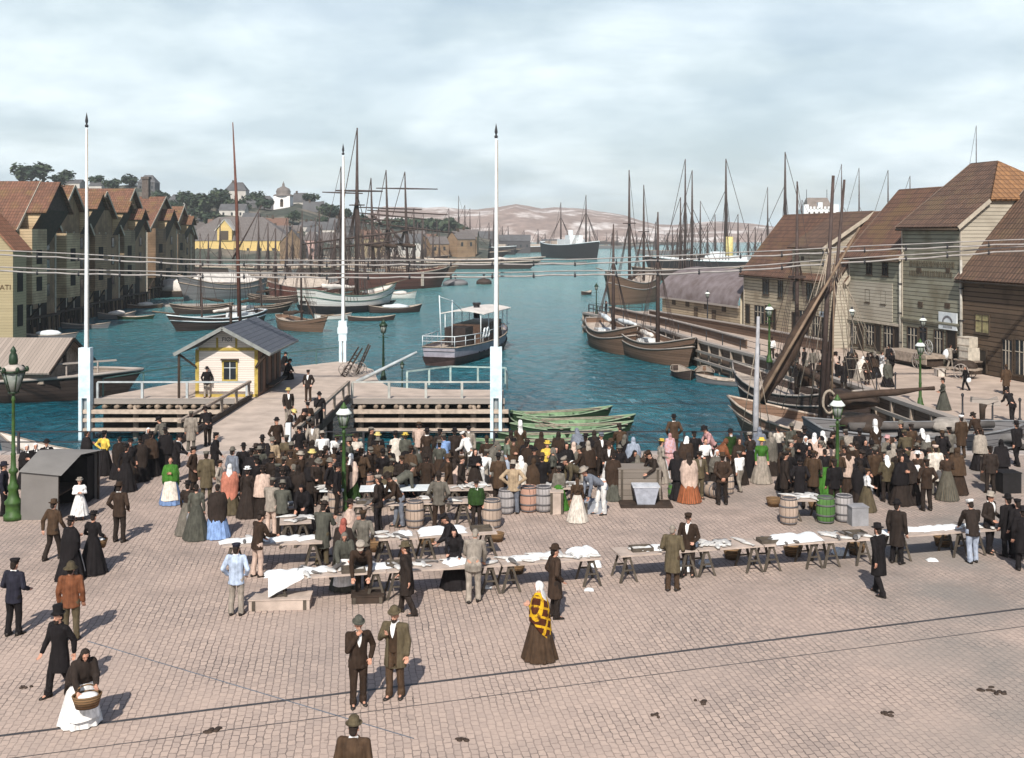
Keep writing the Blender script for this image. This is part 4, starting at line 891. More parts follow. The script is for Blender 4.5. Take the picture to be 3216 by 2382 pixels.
# near dark water on the west side
rowboat('slim pale rowing boat with a white bundle under the cream warehouse', at(150, 1064), RAD(8), 5.8, 1.4, .4, grey_hull, None, .05, 'rowing boats under the warehouses', False, G['white'])
rowboat('pale rowing boat under the mossy-roofed warehouse', at(268, 1032), RAD(4), 5.4, 1.4, .45, grey_hull, None, .4, 'rowing boats under the warehouses')
rowboat('grey tarpaulin-covered boat tied below the white hoist gable', at(365, 1002), RAD(20), 4.6, 2.0, .6, grey_hull, None, .3, 'rowing boats under the warehouses', False, canvas)
rowboat('green-gunwaled rowing boat drifting off the warehouse piles', at(425, 1003), RAD(10), 4.6, 1.3, .35, green_out, deckw, .05, 'rowing boats under the warehouses')
rowboat('small boat with round bundles near the far warehouse piles', at(455, 968), RAD(15), 5, 1.6, .4, wood_hull, None, .1, 'rowing boats under the warehouses', False, canvas)
rowboat('white skiff lying off the white-sterned ship', at(1045, 1003), RAD(22), 4.8, 1.6, .5, white_hull, None, .3, None)
rowboat('dark rowing boat tucked beside the barge of white sacks', at(1165, 1008), RAD(14), 6, 1.6, .45, dark_hull, None, .1, None)
rowboat('round covered float among the boats off the brig', at(1255, 938), RAD(5), 5.5, 2.6, .8, white_hull, None, .6, None, False, canvas)
rowboat('barge piled with white sacks beside the white-sterned ship', at(1240, 982), RAD(18), 7.4, 3.0, .7, dark_hull, None, .4, None, False, G['white'])
rowboat('small dinghy bow-on below the quayside sloops', at(2145, 1186), RAD(-80), 3.6, 1.5, .5, dark_hull, None, .4, None, False, None)
rowboat('shallow dinghy with pale thwarts tied against the timber quay', at(2212, 1186), RAD(-100), 3.6, 1.5, .45, wood_hull, None, .3)
rowboat('long grey rowing boat alongside the timber quay wall', at(2290, 1210), RAD(-38), 5.5, 1.4, .4, grey_hull, None, .1)
rowboat('dark dinghy with one standing rower in mid harbour', at(1842, 926), RAD(60), 3.6, 1.4, .45, dark_hull, None, .3)
p = at(1842, 926)
rowboat('low boat far out in front of the black steamer', at(1632, 832), RAD(4), 14, 3, .8, grey_hull, deckw, .2); rowboat('low long boat under the bow of the black steamer', at(1765, 832), RAD(2), 17, 3, .7, grey_hull, deckw, .2)
for px, py, lab, r in ((1430, 896, 'large grey mooring buoy in mid harbour', 2.4), (1520, 893, 'smaller dark mooring buoy with ribs', 1.5)):
    t = thing('mooring_buoy', lab, 'buoy', at(px, py)); mb = MB(); mb.lathe([(r*.7, -.6), (r, .1), (r*.96, .7), (r*.6, 1.25), (.2, 1.4)], 18, sx=1.2); mb.build('float', grey_hull if r > 2 else dark_hull, t); mb = MB(); mb.tube([(0, 0, 1.35), (0, 0, 2.1)], .16, 7); mb.lathe([(.3, 2.0), (.34, 2.15), (.3, 2.3)], 8); mb.build('mooring_ring', G['iron'], t)

def sailing(name, label, loc, rz, L, B, fb, hull, masts, deck=deckw, tw=.5, strake=None, bowsprit=None, cabin=None, sails=(), lr=.03, sb=.6, ss=.45, group=None, cargo=None, cat='sailing boat'):
    t = thing(name, label, cat, loc, rz, group); h = Hull(L, B, fb, tw, sb, ss)
    h.shell(hull, t); h.deck(deck, t, min(.5, fb * .35)); h.rail(strake or G['wood'], t, max(.05, L * .006))
    if strake: h.rail(strake, t, L * .006, .86, 'strake')
    for m in masts: mast(t, m[0] * L, m[1], m[2], m[3] if len(m) > 3 else 0, fb * .5, m[4] if len(m) > 4 else 0, m[5] if len(m) > 5 else (), darkspar, (m[1] * (m[6] if len(m) > 6 else .72), B * .5), .6 if m[1] > 14 else None, 'mast', lr, L * .09)
    if bowsprit: p = h.pt(.97, 1, 1); mb = MB(); mb.tube([(p.x - L*.1, 0, p.z), (p.x + bowsprit, 0, p.z + bowsprit * .25)], [.14, .06], 7); mb.build('bowsprit', spar, t)
    if cabin: x, w, l, hh, m = cabin; MB().loft([[(x-l/2, -w/2, fb*.6), (x+l/2, -w/2, fb*.6), (x+l/2, w/2, fb*.6), (x-l/2, w/2, fb*.6)], [(x-l/2+.05, -w/2+.05, fb*.6+hh), (x+l/2-.05, -w/2+.05, fb*.6+hh), (x+l/2-.05, w/2-.05, fb*.6+hh), (x-l/2+.05, w/2-.05, fb*.6+hh)]]).build('cabin', m, t)
    for a, b, r, m in sails: furled(t, a, b, r, m)
    if cargo: bulge(t, 'cargo', (cargo[0], 0, fb * .7), cargo[1], cargo[2], 5)
    MB().box((-L*.12, -B*.2, fb*.55), (L*.02, B*.2, fb*.55 + .45)).build('hatch', G['wood'], t)
    return t
# sloop with the tallest red-brown mast
t = sailing('sloop', 'white-topped sloop with a very tall red-brown mast', at(690, 1030), RAD(236), 13, 4.0, 1.3, dark_hull, [], tw=.4, strake=G['white'], bowsprit=2.5, cabin=(-3.4, 2.2, 3.0, .9, G['white']), sails=[((-5.5, 0, 2.3), (1.0, 0, 2.1), .28, canvas)])
D_ = t.location.y; h_ = PZ(385, D_) - SEA; mx_ = wl(t, (PX(752, D_), D_, SEA))[0]
mb = MB(); mb.tube([wl(t, (PX(752, D_), D_, SEA + .8)), wl(t, (PX(743, D_), D_, PZ(640, D_))), wl(t, (PX(731, D_), D_, PZ(385, D_)))], [.27, .2, .06], 9); m_ = mb.build('mast', plain('red brown mast', (.13, .05, .035), .7, .3, 1), t)
mb = MB()
for pxa in (715, 724, 733, 772, 784, 796): mb.tube([wl(t, (PX(744, D_), D_, PZ(655, D_))), wl(t, (PX(pxa, D_), D_ + .6, PZ(975, D_)))], .03, 4)
mb.build('rigging', darkspar, m_)
mb = MB(); mb.tube([wl(t, (PX(730, D_), D_, PZ(815, D_))), wl(t, (PX(822, D_), D_, PZ(645, D_)))], [.12, .06], 7); mb.build('gaff', darkspar, t)
mast(t, 2.8, 4.4, .14, -.01, 1, 0, (), darkspar)
sailing('smack', 'small brown fishing smack with one mast, anchored behind the ferry shed', at(945, 1038), RAD(-42), 8.2, 3.2, 1.2, wood_hull, [(.02, 12.5, .15, -.02)], tw=.3, bowsprit=1.5, sails=[((-3.4, 0, 1.9), (.4, 0, 2.3), .24, sailb), ((2.2, .3, 1.5), (.6, 0, 4.2), .1, sailb)], lr=.025)
# white-sterned ship
t = sailing('schooner', 'white-sided ship with its white stern towards the ferry shed', at(1098, 980), RAD(46), 14.5, 5.6, 2.5, white_hull, [], tw=.78, strake=plain('green strake', (.10, .16, .13), .7), bowsprit=3, cabin=(-4.2, 3.0, 2.6, 1.0, G['white']), cargo=(1, (3.0, 1.7, 1.2), sailb), sails=[((-5, 0, 4.0), (1.5, 0, 3.6), .35, canvas)])
YARD[0] = -RAD(46) + RAD(90); h = Hull(14.56, 5.66, 1.05, .78, .3, .3, draft=1.6); h.shell(ironblk, t, 'boot_top')
D_ = t.location.y
for px, yt, r, yd in ((1120, 402, .34, ()), ):
    lx = wl(t, (PX(px, D_), D_, 0))[0]; mast(t, lx, PZ(yt, D_) - SEA, r, .004, 1.5, 0, ((PZ(600, D_) - SEA, 7, .05), (PZ(745, D_) - SEA, 17, -1.1), (PZ(770, D_) - SEA, 11, -.6)), darkspar, (PZ(610, D_) - SEA, 2.7), .58, 'mast', .075, 1.5, wl(t, (PX(px, D_), D_, 0))[1])
mast(t, -1.6, PZ(525, D_) - SEA, .24, .0, 1.5, 0, ((PZ(607, D_) - SEA, 6, .1),), darkspar, (PZ(640, D_) - SEA, 3.0), None, 'mast', .04, 1.6)
o = text('stern_lettering', 'BERGEN', .62, G['black'], (-7.62, -1.1, 1.75), (RAD(90), 0, RAD(-90)), t)
mb = MB(); [mb.box((-7.64, .35 + i * .26, 1.55), (-7.58, .35 + i * .26 + .15, 1.95)) for i in range(6)]; mb.build('stern_lettering', G['black'], t)
# brig
t = sailing('brig', 'dark red brig with bare masts and yards, moored in the middle of the harbour', at(1240, 908), RAD(44), 25, 7.4, 3.4, red_hull, [], tw=.55, bowsprit=6, cabin=(-7, 4, 4, 1.2, G['white']), sb=.35, ss=.3, strake=None)
D_ = t.location.y; YARD[0] = -RAD(44) + RAD(90)
for px, yt, yds in ((1208, 535, ((655, 14, .25), (678, 15, .7))), (1267, 540, ((593, 13, .1), (668, 17, .5), (715, 20, 1.2))), (1160, 560, ((690, 12, .4),))):
    lq = wl(t, (PX(px + 14, D_), D_, 0)); m_ = mast(t, lq[0], PZ(yt, D_) - SEA, .36, -.02, 2.4, .016, tuple((PZ(y, D_) - SEA, L, tl) for y, L, tl in yds), darkspar, (PZ(705, D_) - SEA, 3.4), .5, 'mast', .09, 2.0, lq[1]); furled(t, (lq[0] - .6, lq[1] - 3.2, 9), (lq[0] - .6, lq[1] + 3.2, 9.4), .4, sailb)
for a, b in (((1168, 672), (1200, 705)), ((1228, 718), (1262, 757))):
    mb = MB(); mb.tube([wl(t, (PX(a[0], D_), D_ - .6, PZ(a[1], D_))), wl(t, (PX(b[0], D_), D_ - .6, PZ(b[1], D_)))], .26, 7); mb.build('gaff', darkspar, t)
MB().box((4.2, -3.78, .6), (4.8, -3.5, 3.6)).build('fender_board', deckw, t); YARD[0] = 0.0
# barges and lighters
t = sailing('cargo_barge', 'broad brown barge with a long plank roof over its hold', at(962, 945), RAD(14), 12, 5.2, 2.4, red_hull, [], tw=.7, strake=G['grey_wood'])
MB().loft([[(-5, -2.3, 2.4), (4, -2.1, 2.4), (4, 2.1, 2.4), (-5, 2.3, 2.4)], [(-4.4, -.25, 4.0), (3.6, -.2, 3.9), (3.6, .2, 3.9), (-4.4, .25, 4.0)]]).build('plank_roof', deckw, t)
t = sailing('cargo_barge', 'rounded grey barge under a great white tarpaulin', at(700, 938), RAD(232), 16, 5.8, 2.6, grey_hull, [], tw=.6, strake=G['wood'], sb=.8)
MB().loft([[(-7, -2.4, 2.7), (6, -1.9, 3.2), (6, 1.9, 3.2), (-7, 2.4, 2.7)], [(-5, -.3, 4.4), (4.4, -.3, 4.8), (4.4, .3, 4.8), (-5, .3, 4.4)]]).build('tarpaulin', canvas, t)
t = sailing('lighter', 'small lighter with a white tent canvas near the warehouses', at(560, 932), RAD(170), 12, 4, 1.1, dark_hull, [], tw=.6)
bulge(t, 'tent', (0, 0, 1.6), (4.4, 1.8, 1.7), canvas, 2)
t = thing('pontoon', 'low plank pontoon beside the lighter', 'pontoon', at(600, 962)); MB().box((-6, -1.6, -.2), (6, 1.6, .3)).build('deck', G['grey_wood'], t); MB().box((-6.1, -1.7, -.5), (6.1, 1.7, -.2)).build('float', dark_hull, t)
sailing('cargo_barge', 'long low brown barge moored across the harbour behind the tarpaulin barge', at(760, 898), RAD(3), 44, 7, 2.2, dark_hull, [], tw=.6, strake=G['grey_wood'], sb=.3, ss=.3)
sailing('cargo_barge', 'long slate-decked lighter off the yellow warehouse', at(860, 868), RAD(2), 52, 8, 2.4, dark_hull, [], deck=plain('slate deck', (.20, .21, .24), .9), tw=.6, sb=.3, ss=.3)
sailing('cargo_barge', 'low dark barge in mid harbour, right-angled to the brig'.replace('right-angled', 'set at an angle'), at(1455, 845), RAD(3), 44, 8, 3, dark_hull, [], tw=.5, strake=deckw, sb=.3, cargo=(12, (5, 2, 1.6), canvas))
# houseboat with gabled plank roof
t = thing('houseboat', 'moored houseboat with a broad gabled plank roof', 'houseboat', (-40.6, 78.5, SEA), RAD(-1))
h = Hull(26, 8.5, 1.5, .7, .3, .2, .05); h.shell(dark_hull, t); h.deck(G['wood'], t, .1); h.rail(G['grey_wood'], t, .12)
mb = MB(); mb.box((-12, -3.2, 1.3), (8.6, 3.2, 2.3)); mb.add([(8.6, -3.2, 2.3), (8.6, 3.2, 2.3), (8.6, 0, 4.1)], [(0, 1, 2)]); mb.build('wall', G['wood'], t)
mb = MB()
for s in (-1, 1): q = [(-13, 0, 4.2), (-13, s * 3.9, 2.15), (9.3, s * 3.9, 2.15), (9.3, 0, 4.2)]; mb.slab(q if s < 0 else q[::-1], .12)
mb.build('roof', boards('grey plank roof', (.30, .25, .215), 0, .26, .07, .25), t)
mb = MB(); [mb.bar((9.35, 0, 4.1), (9.35, s * 3.9, 2.1), .1, .22) for s in (-1, 1)]; mb.bar((8.7, 0, 2.2), (8.7, 0, 3.9), .2); mb.build('barge_board', G['dark_wood'], t)
mb = MB(); [mb.bar((9.6 + i * .9, -1.8 + i * .5, 1.4), (9.6 + i * .9, -1.8 + i * .5, 2.6), .1) for i in range(3)]; mb.bar((9, -2.2, 2.55), (12.4, 0, 2.6), .3, .1); mb.build('stern_awning', G['grey_wood'], t)
# white rowing boat under the square's edge
rowboat('long whitish boat lying below the square wall behind the yellow-bloused woman', (-19.4, 50.2, SEA + 0), RAD(170), 8, 2.0, 1.4, grey_hull, canvas, .1)

# ---------------------------------------------------------------- the little steam ferry
a, b = W(1382, 1150, SEA), W(1572, 1082, SEA); d = b - a
t = thing('steam_ferry', 'small steam ferry with a pale canopy and two white lifebuoys', 'steamboat', ((a.x + b.x) / 2, (a.y + b.y) / 2, SEA), math.atan2(d.y, d.x))
L = d.length; h = Hull(L, 4.3, 1.5, .66, .4, .12, .06, 1.0); h.shell(lilac, t)
Hull(L * 1.002, 4.34, .75, .66, .3, .1, .06, 1.0).shell(plain('ferry boot top', (.05, .03, .028), .6), t, 'boot_top'); h.deck(deckw, t, .35); h.rail(G['wood'], t, .07)
mb = MB()
for s in (-1, 1):
    for k in range(9): p = h.pt(.26 + k * .065, .72, s); mb.box((p.x - .17, p.y - .05, p.z - .22), (p.x + .17, p.y + .05, p.z + .22))
mb.build('porthole', G['black'], t)
MB().box((-2.2, -1.35, 1.1), (5.4, 1.35, 3.05)).build('deckhouse', plain('varnished deckhouse', (.085, .05, .035), .5), t)
mb = MB()
for s in (-1, 1):
    for k in range(5): mb.box((-1.9 + k * 1.45, s * 1.36 - .02, 1.95), (-.85 + k * 1.45, s * 1.36 + .02, 2.8))
mb.build('cabin_window', G['glass'], t)
MB().box((-5.6, -1.0, 1.4), (-3.2, 1.0, 3.0)).build('companion_hatch', plain('dark companion', (.03, .02, .018), .6), t)
mb = MB(); pr = [(-2.15 + 2.15 * 2 * i / 8, .28 * math.sin(math.pi * i / 8)) for i in range(9)]
mb.loft([[(x, y, 4.15 + z) for y, z in pr] + [(x, y, 4.08 + z) for y, z in reversed(pr)] for x in (-3.4, 6.2)]); mb.build('canopy', canvas, t)
mb = MB(); [mb.tube([(x, s * 1.75, 1.5), (x, s * 1.75, 4.15)], .045, 6) for x in (-3.2, -.6, 2, 4.4, 6) for s in (-1, 1)]; mb.build('canopy_post', G['white'], t)
mb = MB(); mb.tube([(1.2, 0, 3.4), (1.2, 0, 4.7)], .30, 10); mb.lathe([(.32, 4.65), (.40, 4.75), (.40, 4.9), (.28, 4.9)], 10, (1.2, 0, 0)); mb.build('funnel', ironblk, t)
for k in (0, 1):
    mb = MB(); c = (-2.75 + k * 1.0, -2.02, 2.35); mb.tube([(c[0] + .36 * math.cos(q), c[1], c[2] + .42 * math.sin(q)) for q in (2 * math.pi * i / 14 for i in range(15))], .085, 7, False); mb.build('lifebuoy', G['white'], t)
mb = MB(); st = [h.pt(tt, 1, s) for s, tt in ((-1, .3), (-1, .2), (-1, .1), (-1, .0), (1, .0), (1, .1), (1, .2), (1, .3))]
for p in st: mb.tube([p, p + Vector((0, 0, .95))], .035, 6)
mb.tube([p + Vector((0, 0, .95)) for p in st], .04, 6); mb.tube([p + Vector((0, 0, .5)) for p in st], .025, 6); mb.build('stern_rail', G['white'], t)
mb = MB(); mb.tube([(-L/2 + .4, 0, 1.5), (-L/2 - .2, 0, 6.2)], .05, 6); mb.tube([(-6.4, 0, 1.5), (-6.4, 0, 5.6)], .05, 6); mb.tube([(-L/2 - .2, 0, 6.1), (-6.4, 0, 5.5), (-3.4, 0, 4.4)], .03, 5); mb.build('awning_pole', G['white'], t)
mb = MB(); [mb.tube([(-1 + k * .3, s * 1.9, 2.4), (7, s * 1.75, 2.5)], .03, 5) for s in (-1, 1) for k in (0,)]; mb.build('side_rail', G['white'], t)
# ---------------------------------------------------------------- sloops along the side quay
S1 = sailing('jekt', 'brown quayside sloop with furled white sails, farther one along the timber quay', (10.3, 110, SEA), RAD(-78.5), 12, 3.9, 1.9, wood_hull, [(-.05, 12.6, .2, .01)], tw=.6, strake=G['grey_wood'], cabin=(-3.6, 2, 2, .7, G['white']), sails=[((.2, .4, 3.0), (5.0, .6, 2.9), .22, G['white']), ((-.2, -.5, 3.0), (-5.4, 0, 3.3), .24, G['white'])], lr=.025)
S2 = sailing('jekt', 'brown quayside sloop with a broad pale deck, nearer one along the timber quay', (13.5, 101, SEA), RAD(-71.6), 11.5, 3.8, 1.7, wood_hull, [(-.02, 13.6, .22, .003)], tw=.7, strake=G['grey_wood'], cabin=(-3.4, 1.8, 1.8, .7, G['white']), sails=[((-.3, -.5, 2.2), (-4.6, -.3, 2.6), .22, canvas)], lr=.025)
t = sailing('galeas', 'dark wooden galeas with two masts moored behind the quay tip', at(1980, 952), RAD(236), 13.5, 5.4, 3.4, wood_hull, [(.02, PZ(512, 165) - SEA, .3, .01, 0, (), .62), (-.36, PZ(560, 165) - SEA, .26, 0, 0, (), .62)], tw=.75, strake=G['grey_wood'], bowsprit=4, cabin=(-4.5, 2.6, 2.4, 1.2, G['wood']), lr=.04, cargo=(1.5, (2.6, 1.4, 1), canvas))
# near sloop with the dark furled sail, bow into the harbour
nb = (17.0, 56.0, SEA); hd = RAD(137)
t = sailing('sloop', 'weathered fishing sloop with a dark furled sail slung beside its twin poles', nb, hd, 11.2, 4.4, 1.65, wood_hull, [], tw=.6, strake=G['pale_wood'], lr=.02, cabin=(-2.6, 2, 2, .5, G['wood']), ss=.25)
def loc(x, y, z): v = Vector((x - nb[0], y - nb[1], 0)); v.rotate(Matrix.Rotation(-hd, 3, 'Z')); return (v.x, v.y, z - SEA)
for a, b, r, nm in (((15.3, 54.5, -.4), (PX(2617, 54.5), 54.5, PZ(552, 54.5)), .17, 'mast'), ((15.55, 54.9, -.3), (PX(2652, 54.9), 54.9, PZ(565, 54.9)), .14, 'mast'), ((15.75, 54.2, 0), (PX(2622, 54.2), 54.2, PZ(800, 54.2)), .06, 'halyard_bundle')):
    mb = MB(); mb.tube([loc(*a), loc(*b)], [r, r * .45], 8); mb.build(nm, spar if nm != 'mast' else darkspar, t)
furled(t, loc(PX(2392, 52.5), 52.5, PZ(1262, 52.5)), loc(PX(2592, 54), 54, PZ(900, 54)), .34, sailb, 'furled_sail', 12)
furled(t, loc(15.6, 54, 1.35), loc(20.9, 54.4, 1.75), .18, sailb, 'boom_sail', 8)
mb = MB(); mb.tube([loc(PX(2380, 51.5), 51.5, PZ(1265, 51.5)), loc(PX(2700, 54.3), 54.3, PZ(715, 54.3))], [.09, .05], 7); mb.build('gaff', spar, t)
mb = MB()
for pxs, zb in ((2455, .5), (2500, .6), (2545, .8), (2680, .8), (2720, .9), (2760, 1.0)): mb.tube([loc(PX(2600, 54.4), 54.4, PZ(800 if pxs < 2600 else 780, 54.4)), loc(PX(pxs, 55.5), 55.5, zb)], .022, 5)
for i in range(12): a_ = i * .31; mb.tube([loc(PX(2600 + 6 * i, 54.6), 54.6, PZ(760 + 14 * i, 54.6)), loc(PX(2440 + 36 * i, 56.5), 56.5 + (i % 3) * .8, .6 + .08 * i)], .016, 4)
for i in range(9): zz_ = .9 + i * .55; fr = (zz_ - .8) / 7.2; mb.tube([loc(PX(2680 - 80 * fr, 55.4), 55.4, zz_), loc(PX(2760 - 160 * fr, 55.4), 55.4, zz_)], .014, 4)
mb.build('rigging', G['rope'], t)
mb = MB(); mb.tube([loc(PX(2604, 53.8) + .3 * math.cos(q), 53.8, PZ(1263, 53.8) + .55 * math.sin(q)) for q in (2*math.pi*i/16 for i in range(17))], .07, 6, False); mb.build('rope_coil', G['rope'], t)
bulge(t, 'net_heap', loc(17.2, 56.2, .9), (1.6, 1.2, .5), G['dark_wood'], 4); MB().box((-1.2, -1.2, 2.1), (.4, .6, 2.35)).build('hatch_cover', G['pale_wood'], t)
t = sailing('barge', 'heavy grey timber barge in the corner below the square', (18.2, 49.7, SEA), RAD(2), 8.6, 3.6, 2.75, grey_hull, [], deck=G['dark_wood'], tw=.8, sb=.12, ss=.12, strake=plain('grey beam', (.17, .175, .185), .8, .3), cat='barge')
for i, (y_, r_) in enumerate(((-1.2, .24), (-.62, .2), (-.1, .26), (.5, .19), (1.05, .23), (-.35, .2))):
    mb = MB(); mb.tube([(-4.1 + .2 * i, y_, 2.5 + (.45 if i == 5 else 0)), (4.3 - .15 * i, y_ + .15, 2.55 + (.45 if i == 5 else 0))], [r_, r_ * .8], 9); mb.build('log', plain('grey log %d' % i, (.20 - .02 * i, .19 - .02 * i, .185 - .02 * i), .9, .4, 2, .4), t)
bulge(t, 'net_heap', (-2.2, .2, 2.9), (1.2, .9, .45), G['dark_wood'], 7); bulge(t, 'canvas_heap', (1.6, -.2, 2.95), (.9, .7, .35), plain('dirty canvas', (.30, .27, .24), .95), 8)
t = thing('mooring_mast', 'stout grey pole with ropes standing at the quay edge by the sloop', 'pole', (PX(2372, 50.5), 50.5, 0)); mb = MB(); mb.tube([(0, 0, -3), (.03, 0, 1.4), (.14, 0, 5.6)], [.15, .13, .07], 10); mb.build('pole', plain('grey painted pole', (.34, .34, .36), .7, .3), t)
mb = MB(); [mb.tube([(.1, 0, 4.6 - i * .3), (-.5 + i * .45, .6, .2)], .02, 5) for i in range(4)]; mb.build('rope', G['rope'], t)
t = sailing('sloop', 'second fishing sloop with a thin mast, behind the twin-poled sloop', (17.6, 68.5, SEA), RAD(112), 11, 3.6, 1.8, dark_hull, [(-.02, PZ(572, 69) - SEA, .15, 0.0, -.004)], tw=.6, strake=G['grey_wood'], sails=[((-4.5, .5, 2.6), (1, .6, 4.0), .22, sailb)], lr=.02)
# ---------------------------------------------------------------- ships farther out
def steamer(label, px, py, rz, L, B, fb, hull, masts, funnel=None, white=True, group='ships moored far out in the harbour', hm=1.0):
    t = thing('steamship', label, 'ship', at(px, py), rz, group); h = Hull(L, B, fb, .5, .3, .2, .04); h.shell(hull, t); h.deck(deckw, t, .6); h.rail(G['white'] if white else G['wood'], t, .22)
    MB().box((-L*.12, -B*.3, fb*.7), (L*.14, B*.3, fb + 2.6*hm)).build('deckhouse', G['white'], t); MB().box((L*.02, -B*.26, fb + 2.6*hm), (L*.11, B*.26, fb + 4.6*hm)).build('bridge', G['white'], t)
    MB().box((-L*.4, -B*.26, fb*.9), (-L*.26, B*.26, fb + 1.8)).build('poop', deckw, t)
    for x, hh, r in masts: mast(t, x * L, hh, r, 0, fb, 0, (), darkspar, (hh * .74, B * .48), None, 'mast', r * .15, L * .05)
    if funnel: mb = MB(); c, hh = funnel; mb.tube([(0, 0, fb), (0, 0, fb + hh)], 1.1, 12); mb.build('funnel', c, t)
    mb = MB(); [mb.bar((x * L, s * B * .42, fb), (x * L, s * B * .42, fb + 2), .12) for x in (-.2, -.05, .1, .22) for s in (-1, 1)]; mb.build('davit', G['white'], t)
    return t
D_ = 500
steamer('big black steamer anchored alone in the middle of the far harbour', 1792, 812, RAD(-70), 60, 13, 6.4, ironblk, [(.30, PZ(612, D_) - SEA, .55), (-.2, PZ(630, D_) - SEA, .5)], (G['white'], 7))
steamer('dark steamer with white upperworks off the western shore', 1490, 800, RAD(168), 46, 8, 4.0, ironblk, [(.2, 33, .4), (-.24, 25, .35)], (ironblk, 8), group='ships moored far out in the harbour')
steamer('long low steamer with white deckhouses left of the black steamer'.replace('left of', 'west of'), 1595, 793, RAD(176), 52, 8, 3.4, dark_hull, [(.3, 15, .3)], (G['white'], 6))
yel_f = plain('yellow funnel', (.62, .52, .22), .6)
steamer('steamer with a yellow funnel behind the barrel-roofed shed', 2290, 868, RAD(160), 44, 9, 4.2, ironblk, [(.02, PZ(520, 330) - SEA, .5), (-.34, PZ(505, 330) - SEA, .5), (.18, PZ(640, 330) - SEA, .3), (-.44, PZ(640, 330) - SEA, .3)], (yel_f, 6.6), hm=.55)
def far_sail(label, px, py, L, masts, rz=0.0, hull=dark_hull, fb=2.6, r=.3):
    p = at(px, py); t = sailing('sailing_ship', label, p, rz, L, L * .24, fb, hull, [], tw=.5, bowsprit=L*.14, sb=.3, ss=.3, cat='ship', group='ships moored far out in the harbour')
    for x, yt in masts: mast(t, (PX(x, p[1]) - p[0]) / max(.3, math.cos(rz)), PZ(yt, p[1]) - SEA, r, 0, fb * .6, 0, (), darkspar, ((PZ(yt, p[1]) - SEA) * .66, L * .11), None, 'mast', r * .2, L * .07)
far_sail('two-masted vessel behind the barrel-roofed shed, west pair of masts', 2160, 880, 26, [(2152, 500), (2174, 535), (2137, 620)], .1, r=.36)
far_sail('schooner with bare masts half hidden by the brig', 1340, 815, 40, [(1330, 670), (1372, 690)], .05, grey_hull)
far_sail('schooner with three bare masts off the west headland', 1440, 812, 40, [(1410, 655), (1460, 645), (1476, 655)], .05, dark_hull, r=.4)
far_sail('ketch with one tall mast west of the big black steamer', 1507, 790, 24, [(1507, 665)], .0, dark_hull, r=.4)
far_sail('small smack with short masts nearest the eastern far shore', 1975, 772, 30, [(1962, 735), (1972, 700)], .0, dark_hull, 3, .4)
far_sail('small smack with one short mast below the far hills', 1905, 768, 22, [(1905, 730)], .0, dark_hull, 3, .4)
far_sail('small smack with a stub mast, alone on the open water', 1875, 766, 18, [(1876, 722)], .0, dark_hull, 3, .35)
far_sail('pair of masts and a low hull among the eastern moorings', 2090, 770, 34, [(2088, 728), (2034, 712)], .0, dark_hull, 3, .4)
far_sail('sailing vessel with a single bare pole east of the yellow-funnelled steamer', 2405, 862, 22, [(2411, 588)], .0, dark_hull, 2.6, .26)
far_sail('pale-decked lugger beside the brig bow', 1385, 838, 20, [(1380, 720)], .1, grey_hull, 2, .25)
far_sail('sailing vessel whose two masts show over the cream house roof', 2700, 880, 30, [(2643, 516), (2698, 528)], .0, dark_hull, 2.6, .25)
far_sail('sailing vessel whose two masts show over the olive house roof', 2830, 880, 34, [(2789, 535), (2858, 553)], .0, dark_hull, 2.6, .28)
far_sail('ship whose topmost pole rises above the tallest olive house', 3060, 880, 26, [(3066, 395)], .0, dark_hull, 2.6, .22)
for px, py, L, ms, hl in ((985, 905, 15, (975, 1004), 0), (1060, 905, 14, (1052, 1084), 0), (880, 900, 15, (866, 900), 1), (820, 880, 15, (812, 842), 0), (930, 856, 18, (918, 950), 0), (1180, 870, 16, (1172, 1190), 0), (1225, 862, 18, (1218, 1240), 0), (1310, 870, 18, (1300, 1326), 0), (1345, 838, 22, (1336, 1360), 1), (665, 868, 18, (655, 690), 0), (1040, 862, 16, (1010, 1048), 0), (1090, 850, 20, (1068, 1096), 1), (1150, 846, 18, (1140, 1172), 0), (1020, 836, 26, (990, 1040), 1), (1120, 828, 30, (1080, 1128, 1160), 0), (1230, 830, 24, (1222, 1246), 1), (1290, 824, 26, (1280, 1312), 0), (1190, 812, 34, (1186, 1214), 1), (1320, 806, 30, (1300, 1340), 0), (1402, 800, 26, (1392, 1424), 1), (1545, 800, 26, (1536, 1560), 0), (1580, 778, 30, (1578, 1596), 0), (1650, 776, 26, (1646,), 1), (1700, 778, 30, (1690, 1712), 0), (1860, 780, 22, (1852,), 1), (1930, 782, 26, (1922, 1938), 0), (2010, 776, 30, (2000, 2022), 1), (2080, 800, 26, (2060, 2096), 0), (2120, 822, 22, (2112, 2128), 1), (2230, 842, 26, (2222, 2246), 0), (2330, 846, 28, (2318, 2350), 0), (2380, 852, 24, (2372, 2392), 1)):
    D_ = at(px, py)[1]; far_sail('bare-masted trading vessel in the dense ranks of moored shipping', px, py, L, [(m_, HZ - rnd.uniform(11, 18) * F / D_ + 11 * F / D_) for m_ in ms], rnd.uniform(-.25, .25), (dark_hull, grey_hull, wood_hull)[(hl + px) % 3], 2.2, .14 + D_ * .0006)
